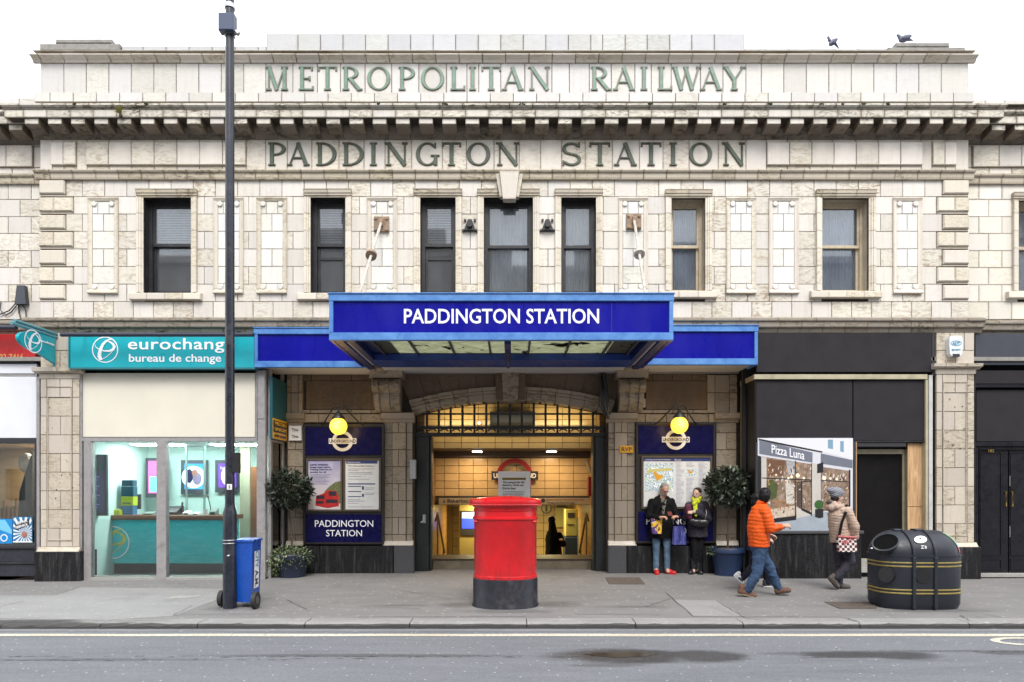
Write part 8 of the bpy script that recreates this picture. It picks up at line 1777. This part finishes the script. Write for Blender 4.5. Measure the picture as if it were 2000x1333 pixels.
m_nv = cloth('navy_jacket', (34, 36, 64)); blob('jacket', [('l', [e3_ for e3_ in [[(L_(p, 0).x + math.cos(2 * math.pi * i / 18) * w_, math.sin(2 * math.pi * i / 18) * dd_, L_(0, q_).z) for i in range(18)] for p, q_, w_, dd_ in ((1480, 1076, .18, .2), (1478, 1050, .155, .18), (1477, 1015, .15, .18), (1478, 997, .10, .14))]]), ('c', L_(1480, 1002, .15), .072, L_(1488, 1036, .2), .066), ('c', L_(1488, 1036, .2), .062, L_(1506, 1045, .13), .048), ('c', L_(1478, 1002, -.15), .072, L_(1474, 1036, -.18), .066), ('c', L_(1474, 1036, -.18), .06, L_(1488, 1051, -.16), .045)], .012, m_nv, Q, 1, folds(.008, 9))
blob('trousers', [('c', hR, .095, kR, .072), ('c', kR, .068, L_(1447, 1129, -.06), .056), ('c', hL, .095, kL, .072), ('c', kL, .068, L_(1502, 1139, .07), .056)], .012, cloth('navy_trousers', (28, 30, 44)), Q, 1, folds(.009, 10))
m_tr = M('trainer_white', c(220, 220, 222, .75), .5); s1 = shoe('trainer', Q, L_(1447, 1142, -.06), L_(1430, 1124, -.06), m_tr, m_tr, .09, .046); s2 = shoe('trainer', Q, L_(1520, 1148, .07), L_(1493, 1148, .07), m_ink, m_tr, .09, .046)
blob('trainer_patch', [('c', L_(1440, 1128, -.10), .020, L_(1446, 1133, -.10), .016)], .007, m_ink, s1, 0)

# -------- woman in the grey beanie
d_ = H * F / (1151 - CY); Yp = d_ - D; k = d_ / F
W_ = thing('person', 'woman in grey knitted beanie and beige quilted jacket walking right with a checked bag', 'person', (X(1640, Yp), Yp, 0)); wl_ = W_.location
L_ = lambda px, py, y=0: Vector(((px - 1640) * k, y, (1151 - py) * k))
hc = L_(1636, 970, 0); hp, P, Mx = head(tuple(hc), 92, 8, 0, .98)
hR, kR, aR = L_(1647, 1062, -.07), L_(1656, 1094, -.09), L_(1629, 1124, -.09); hL, kL, aL = L_(1643, 1062, .07), L_(1643, 1104, .05), L_(1641, 1138, .05)
sh, el_, wr = L_(1646, 998, -.16), L_(1658, 1028, -.2), L_(1661, 1052, -.15); sh2, el3, wr2 = L_(1640, 998, .15), L_(1636, 1030, .18), L_(1650, 1052, .16)
body = [('c', L_(1638, 992, 0), .050, L_(1637, 982, 0), .046), ('e', L_(1638, 1012, 0), (.115, .15, .19)), ('e', L_(1641, 1038, 0), (.11, .145, .18)), ('e', L_(1644, 1058, 0), (.12, .155, .12)), ('c', hR, .085, kR, .056), ('c', kR, .054, aR, .036), ('c', aR, .036, L_(1627, 1132, -.09), .03), ('c', hL, .085, kL, .056), ('c', kL, .054, aL, .036), ('c', aL, .036, L_(1644, 1145, .05), .03), ('c', sh, .048, el_, .040), ('c', el_, .038, wr, .026), ('c', sh2, .048, el3, .04), ('c', el3, .038, wr2, .026)]
body += hand(wr, (-.1, .1, -1), (.4, -.7, 0), .95, .6, 1) + hand(wr2, (.3, 0, -1), (.4, .7, 0), .95, .6, -1)
blob('body', body + hp, .0085, m_sk2, W_, 2); face(W_, P, Mx)
g = G('striped_knit'); sz = g.n('SeparateXYZ', {0: g.pos((1, 1, 1))}).outputs[2]; wv = g.ma('SINE', g.ma('MULTIPLY', g.ma('ADD', sz, g.ma('MULTIPLY', g.n('SeparateXYZ', {0: g.pos()}).outputs[0], .35)), 210.0)); g.put(g.p.inputs['Base Color'], g.mix(g.mr(wv, -.3, .5), c(112, 116, 128, .68) + (1,), c(160, 162, 170, .7) + (1,))); g.p.inputs['Roughness'].default_value = .95; g.bump(wv, .3, .006)
blob('beanie', [('m', P(0, .022, .062), (.096, .112, .092), Mx), ('m', P(0, .035, .020), (.094, .096, .064), Mx), ('m', P(0, .085, .080), (.082, .084, .070), Mx), ('m', P(0, .150, .085), (.05, .05, .045), Mx)], .010, g.m, W_, 1)
m_bg = cloth('beige_nylon', (204, 178, 160), .55, var=.08, sc=5, bump=.1)
ee = lambda p, q_, w_, dd_: [(L_(p, 0).x + math.cos(2 * math.pi * i / 18) * w_, math.sin(2 * math.pi * i / 18) * dd_, L_(0, q_).z) for i in range(18)]
blob('jacket', [('l', [ee(1643, 1060, .165, .18), ee(1641, 1045, .16, .18), ee(1638, 1025, .155, .18), ee(1637, 1005, .155, .18), ee(1638, 992, .11, .14)]), ('c', L_(1640, 998, -.12), .070, L_(1638, 998, .12), .07), ('c', sh, .072, el_, .066), ('c', el_, .064, L_(1661, 1048, -.16), .052), ('c', sh2, .072, el3, .066), ('c', el3, .064, L_(1650, 1049, .16), .05)], .0115, m_bg, W_, 1, puff(.011, .045))
blob('hair', [('m', P(0, .045, -.035), (.074, .062, .07), Mx), ('m', P(0, .02, -.01), (.078, .07, .06), Mx)], .010, m_hb, W_, 1)
blob('hood', [('c', L_(1626, 986, -.04), .066, L_(1626, 986, .04), .066), ('c', L_(1622, 992, -.05), .062, L_(1622, 992, .05), .062), ('c', L_(1628, 990, -.10), .05, L_(1640, 989, -.09), .035), ('c', L_(1628, 990, .10), .05, L_(1640, 989, .09), .035)], .011, m_bg, W_, 1, folds(.006, 14)); blob('hood_lining', [('c', L_(1621, 981, -.04), .038, L_(1621, 981, .04), .038)], .010, cloth('hood_grey', (120, 110, 112)), W_, 1)
m_tg = cloth('charcoal_trousers', (64, 62, 72), var=.2, sc=6)
blob('trousers', [('e', L_(1645, 1062, 0), (.135, .16, .11)), ('c', hR, .100, kR, .080), ('c', kR, .074, L_(1628, 1127, -.09), .062), ('c', hL, .10, kL, .080), ('c', kL, .072, L_(1641, 1142, .05), .066)], .0115, m_tg, W_, 1, folds(.009, 8, (1, 1, 1.2)))
m_gs = M('grey_trail_shoe', c(96, 88, 80, .6), .8, var=.25, sc=24); shoe('shoe', W_, L_(1631, 1150, -.09), L_(1611, 1128, -.09), m_gs, m_sole, .10, .048); shoe('shoe', W_, L_(1664, 1151, .05), L_(1635, 1150, .05), m_gs, m_sole, .10, .048)
g = G('checked_bag_cloth'); ck_ = g.n('TexChecker', {'Vector': g.pos((1, 0, 1)), 'Scale': 24.0, 'Color1': c(226, 210, 206, .76) + (1,), 'Color2': c(60, 34, 40, .6) + (1,)}).outputs[0]; n1 = g.noi(g.pos(), 14, 2); b_ = g.mix(g.mr(n1, .58, .60), ck_, c(176, 70, 74, .72) + (1,)); g.put(g.p.inputs['Base Color'], b_); g.p.inputs['Roughness'].default_value = .8
t = thing('shoulder_bag', 'red, cream and dark checked shoulder bag worn by the woman in the beanie', 'bag', tuple(wl_)); bb = [L_(1622, 1075, -.25), L_(1655, 1075, -.25), L_(1657, 1046, -.22), L_(1621, 1044, -.22)]
b = MB(); b.loft([[(p.x + dx * .0, p.y - .05 if i in (0, 1) else p.y - .03, p.z) for i, p in enumerate(bb)], [(p.x, p.y + .03, p.z) for p in bb]]); b.build_local('bag_body', g.m, t, False)
blob('flap', [('c', L_(1623, 1046, -.26), .018, L_(1655, 1048, -.26), .018)], .008, cloth('flap_pink', (206, 120, 120)), t, 1)
strap = [L_(1624, 1046, -.24), L_(1630, 1020, -.225), L_(1638, 1002, -.21), L_(1646, 989, -.14), L_(1650, 986, -.03), L_(1646, 992, .14)]
b = MB(); v = []
for p in strap: v += [(p.x - .024, p.y - .012, p.z - .006), (p.x + .024, p.y - .012, p.z + .006), (p.x + .024, p.y - .004, p.z + .006), (p.x - .024, p.y - .004, p.z - .006)]
b.add(v, [(4 * i + j, 4 * i + (j + 1) % 4, 4 * i + 4 + (j + 1) % 4, 4 * i + 4 + j) for i in range(len(strap) - 1) for j in range(4)] + [(0, 1, 2, 3)]); b.build_local('strap', m_coat, t, False)

# -------- dark-robed figure down in the ticket hall
YF = 4.9; kf = (D + YF) / F; T = thing('person', 'figure in a long black robe and headscarf standing down in the ticket hall', 'person', (X(1080, YF), YF, zf))
L_ = lambda px, py, y=0: Vector(((px - 1080) * kf, y, Z(py, YF) - zf)); hp, P, Mx = head(tuple(L_(1077, 1018, 0)), 200, 5, 0, .98)
rb = lambda p, z_, w_, dd_: [((p - 1080) * kf + math.cos(2 * math.pi * i / 16) * w_, math.sin(2 * math.pi * i / 16) * dd_, z_) for i in range(16)]
blob('body', hp + [('c', (0, 0, 1.3), .06, (-.03, 0, 1.45), .05), ('e', (0, 0, 1.15), (.17, .11, .25)), ('c', (-.08, 0, .9), .08, (-.08, 0, .05), .04), ('c', (.08, 0, .9), .08, (.08, 0, .05), .04), ('c', (.16, 0, 1.28), .05, (.26, -.08, 1.05), .04), ('c', (.26, -.08, 1.05), .038, (.22, -.2, 1.15), .026)] + hand((.22, -.2, 1.15), (-.3, -.8, .3), (0, 0, 1), .95, .6), .010, m_sk2, T, 1)
blob('robe', [('l', [rb(1082, .04, .30, .22), rb(1082, .4, .26, .2), rb(1081, .9, .21, .17), rb(1080, 1.25, .20, .14), rb(1078, 1.38, .12, .1)]), ('c', (.16, 0, 1.27), .08, (.27, -.06, 1.03), .08), ('c', (.27, -.06, 1.03), .07, (.23, -.16, 1.12), .06)], .013, m_coat, T, 1, folds(.01, 7)); blob('headscarf', [('m', P(0, .02, .03), (.095, .11, .11), Mx), ('c', P(0, .03, -.06), .09, (0, 0, 1.28), .13)], .012, m_coat, T, 1)

# ----------------------------------------------------------------- pigeons
def pigeon(lab, px, py, Y, yaw, w_px, crouch):
    t = thing('pigeon', lab, 'pigeon', (X(px, Y), Y, Z(py, Y))); s = w_px / 34 * .33 * (D + Y) / 12
    Rm = rotz(yaw); v = lambda x, y, z: Rm @ Vector((x, y, z)) * s
    m1 = M('pigeon_grey', c(112, 116, 140, .66), .6, var=.3, sc=30); m2 = M('pigeon_wing', c(92, 96, 116, .62), .6, var=.5, sc=36); up = .55 if crouch else .75
    tl = Matrix.Rotation(R_(-14 if crouch else -40), 3, 'Y')
    blob('body', [('m', v(0, 0, up * .62), (.40 * s, .21 * s, .22 * s), Rm @ tl), ('c', v(-.30, 0, up * .78), .13 * s, v(-.38, 0, up * .98), .10 * s), ('m', v(-.42, 0, up * 1.06), (.105 * s, .085 * s, .09 * s), Rm), ('c', v(-.50, 0, up * 1.04), .03 * s, v(-.58, 0, up * .99), .012 * s), ('c', v(.25, 0, up * .55), .12 * s, v(.60, 0, up * (.42 if crouch else .12)), .04 * s)], .011 * s / .33 * 1.1, m1, t, 1)
    for sd in (-1, 1): MB().ell(v(.08, sd * .17, up * .66), (.36 * s, .06 * s, .15 * s), 14, 8, 0, Rm @ tl).build_local('wing', m2, t)
    for sd in (-1, 1): MB().tube([v(0, sd * .07, up * .45), v(0, sd * .07, 0), v(-.08, sd * .07, 0)], .018 * s, 5).build_local('leg', M('pigeon_leg', c(170, 90, 84, .6), .6), t)
pigeon('blue-grey pigeon standing upright on the parapet left of the stepped cap slab', 1626, 94.5, .1, 15, 24, False)
pigeon('grey pigeon crouching on the right-hand stepped cap slab of the parapet', 1766, 86, .1, 0, 28, True)

# ----------------------------------------------------------------- plants
def leafmass(name, par, cen, rad, n, mats, ls, seed, shell=.55, squash=None, keep=None, droop=0.0):
    random.seed(seed); b = MB()
    for i in range(n):
        while True:
            p = Vector((random.uniform(-1, 1), random.uniform(-1, 1), random.uniform(-1, 1)))
            if p.length > 1 or p.length < random.random() * shell: continue
            lump = 1 + .30 * noise.noise(p.normalized() * 3.0 + Vector((seed, 0, 0)))
            if p.length > .93 * lump + random.uniform(0, .08): continue
            break
        q = Vector((p.x * rad[0], p.y * rad[1], p.z * rad[2])) + Vector(cen)
        if keep and not keep(q): continue
        o = (p.normalized() * .7 + Vector((random.gauss(0, .6), random.gauss(0, .6), random.gauss(0, .5) - droop))).normalized(); u = o.cross(Vector((random.random(), random.random(), random.random()))).normalized(); nn = o.cross(u)
        L = ls * random.uniform(.7, 1.25); wv = L * .24
        b.add([q, q + o * L * .45 + u * wv + nn * L * .06, q + o * L - nn * L * .12, q + o * L * .45 - u * wv + nn * L * .06, q + o * L * .5 - nn * L * .03], [(0, 1, 4), (1, 2, 4), (2, 3, 4), (3, 0, 4)], random.randrange(len(mats)))
    me = bpy.data.meshes.new(name); me.from_pydata(b.v, [], b.f)
    for m in mats: me.materials.append(m)
    me.polygons.foreach_set('material_index', b.mi); o = bpy.data.objects.new(name, me); C.objects.link(o); o.parent = par; o.location = -worg(par); return o
ml = [M('bay_leaf_dark', (.016, .026, .014), .42), M('bay_leaf_mid', (.030, .044, .024), .38), M('bay_leaf_light', (.10, .12, .085), .35), M('bay_leaf_dark2', (.010, .016, .010), .5)]
mi_ = [M('ivy_green', (.06, .10, .035), .5), M('ivy_pale', (.20, .25, .12), .5), M('ivy_cream', (.34, .38, .22), .5), M('ivy_dark', (.025, .045, .015), .5)]
m_bark = M('bark', c(92, 78, 66, .6), .9, var=.3, sc=30, bump=.5); m_soil = M('soil', (.05, .035, .028), .95, var=.4, sc=30, bump=.8)
def topiary(t, px, Y, bpy_, ccy, rpx, potmat, pot, seed):
    x0 = X(px, Y); zg = 0; k = (D + Y) / F; cz = Z(ccy, Y); r = rpx * k
    zp = Z(pot[1], Y); rt, rb = pot[0] * k, pot[2] * k; pxp = X(pot[3], Y)
    MB().lathe([(rb, .0), (rb, .02), (rt * .93, zp - .10), (rt * .94, zp - .095), (rt, zp - .09), (rt * 1.02, zp - .01), (rt * 1.0, zp), (rt * .9, zp), (rt * .86, zp - .06), (.001, zp - .065)], pxp, Y, 32).build('pot', potmat, t, smooth=True)
    b = MB(); b.ell((pxp, Y, zp - .055), (rt * .86, rt * .86, .05), 16, 8); b.build('soil', m_soil, t)
    MB().tube([(pxp, Y, zp - .05), (pxp + (x0 - pxp) * .4 + .01, Y, zp + (cz - zp) * .4), (x0 - .008, Y, cz - r * .6), (x0, Y, cz)], [.022, .018, .016, .012], 8).build('trunk', m_bark, t)
    random.seed(seed); b = MB()
    for i in range(16):
        a = random.uniform(0, 6.28); e = random.uniform(-.3, 1.2); b.tube([(x0, Y, cz - r * .3), (x0 + r * .45 * math.cos(a), Y + r * .45 * math.sin(a), cz + r * .1 * e), (x0 + r * .85 * math.cos(a), Y + r * .85 * math.sin(a), cz + r * .6 * e)], [.010, .007, .004], 5)
    b.build('branch', m_bark, t)
    leafmass('crown', t, (x0, Y, cz), (r * 1.10, r * 1.0, r * .93), 1500, [ml[0], ml[1], ml[0], ml[2], ml[3]], .105, seed, .7)
P1_ = thing('topiary_tree', 'dark clipped bay tree in a pot trailing pale variegated ivy, left of the station board', 'potted tree', (X(563, .3), .3, 0))
topiary(P1_, 563, .32, 1128, 957, 42, M('dark_pot', c(40, 50, 74, .6), .45), (34, 1082, 24, 571), 21)
k = 12.32 / F; cx_, cz_ = X(569, .3), Z(1085, .3)
leafmass('ivy', P1_, (cx_ - .03, .25, cz_ - .02), (.46, .36, .24), 1500, mi_, .050, 31, .6, droop=.5); leafmass('ivy', P1_, (cx_ - .26, .20, cz_ - .16), (.17, .2, .22), 420, mi_, .048, 32, .2, droop=.8)
P2_ = thing('topiary_tree', 'clipped bay tree in a large blue plastic pot, right of the couple', 'potted tree', (X(1421, .45), .45, 0))
topiary(P2_, 1423, .50, 1121, 951, 41, M('blue_pot', c(36, 58, 96, .6), .45, var=.15, sc=5), (32, 1070, 24, 1421), 23)
leafmass('ivy', P2_, (X(1389, .3), .3, Z(1076, .3)), (.10, .10, .10), 60, mi_, .04, 35, .2, droop=.5)
tf = thing('cornice_fern', 'small yellow-green fern growing out of the cornice near the left end', 'fern', (X(236), -.3, Z(214, -.35)))
random.seed(9); b = MB(); fx, fz = X(237, -.38), Z(222, -.42)
for i in range(46):
    a = random.uniform(-1.4, 1.4); L = random.uniform(.07, .16); dx, dz = math.sin(a) * L, math.cos(a) * L; w_ = .008
    b.add([(fx, -.40, fz), (fx + dx * .5 - w_, -.44, fz + dz * .6), (fx + dx, -.47, fz + dz - .02), (fx + dx * .5 + w_, -.44, fz + dz * .6)], [(0, 1, 2, 3)])
b.build('fronds', M('fern_green', (.22, .22, .04), .6), tf); MB().ell((fx, -.40, fz - .03), (.03, .03, .04), 8, 6).build('root_clump', m_soil, tf)
mt_ = thing('moss_patch', None, None, (0, 0, 0)); random.seed(14); b = MB()
for px in (1503, 1505, 1605, 1645, 1686, 1734, 1020, 870, 740, 1270, 145, 285, 1415):
    for k_ in range(9):
        x_, z_ = X(px + random.gauss(0, 2), -.42), Z(203 + random.uniform(-1.5, 2.0), -.42); b.ell((x_, -.425, z_), random.uniform(.006, .018), 6, 4)
b.build('moss', M('moss', (.035, .04, .018), .95), mt_); tag(mt_, kind='stuff')
bpy.data.scenes.remove(TS)

# small litter and odds and ends on the footway
random.seed(17); b = MB()
for i in range(70):
    x_ = random.uniform(-9, 9); y_ = random.uniform(-3.9, .7); r = random.uniform(.004, .014); z_ = gz(x_) + .006; a = random.uniform(0, 3)
    b.add([(x_ - r, y_ - r * .5, z_), (x_ + r, y_ - r * .3, z_), (x_ + r * .8, y_ + r * .5, z_ + .002), (x_ - r * .6, y_ + r * .6, z_ + .003)], [(0, 1, 2, 3)])
for i in range(26):
    x_ = random.uniform(-8, 8); y_ = random.uniform(-6.5, -4.5); r = random.uniform(.005, .014); b.add([(x_ - r, y_, -.074), (x_ + r, y_ - r * .4, -.074), (x_ + r * .3, y_ + r, -.073)], [(0, 1, 2)])
o = b.build('litter', M('litter_white', c(214, 210, 200, .75), .8)); tag(o, kind='stuff')
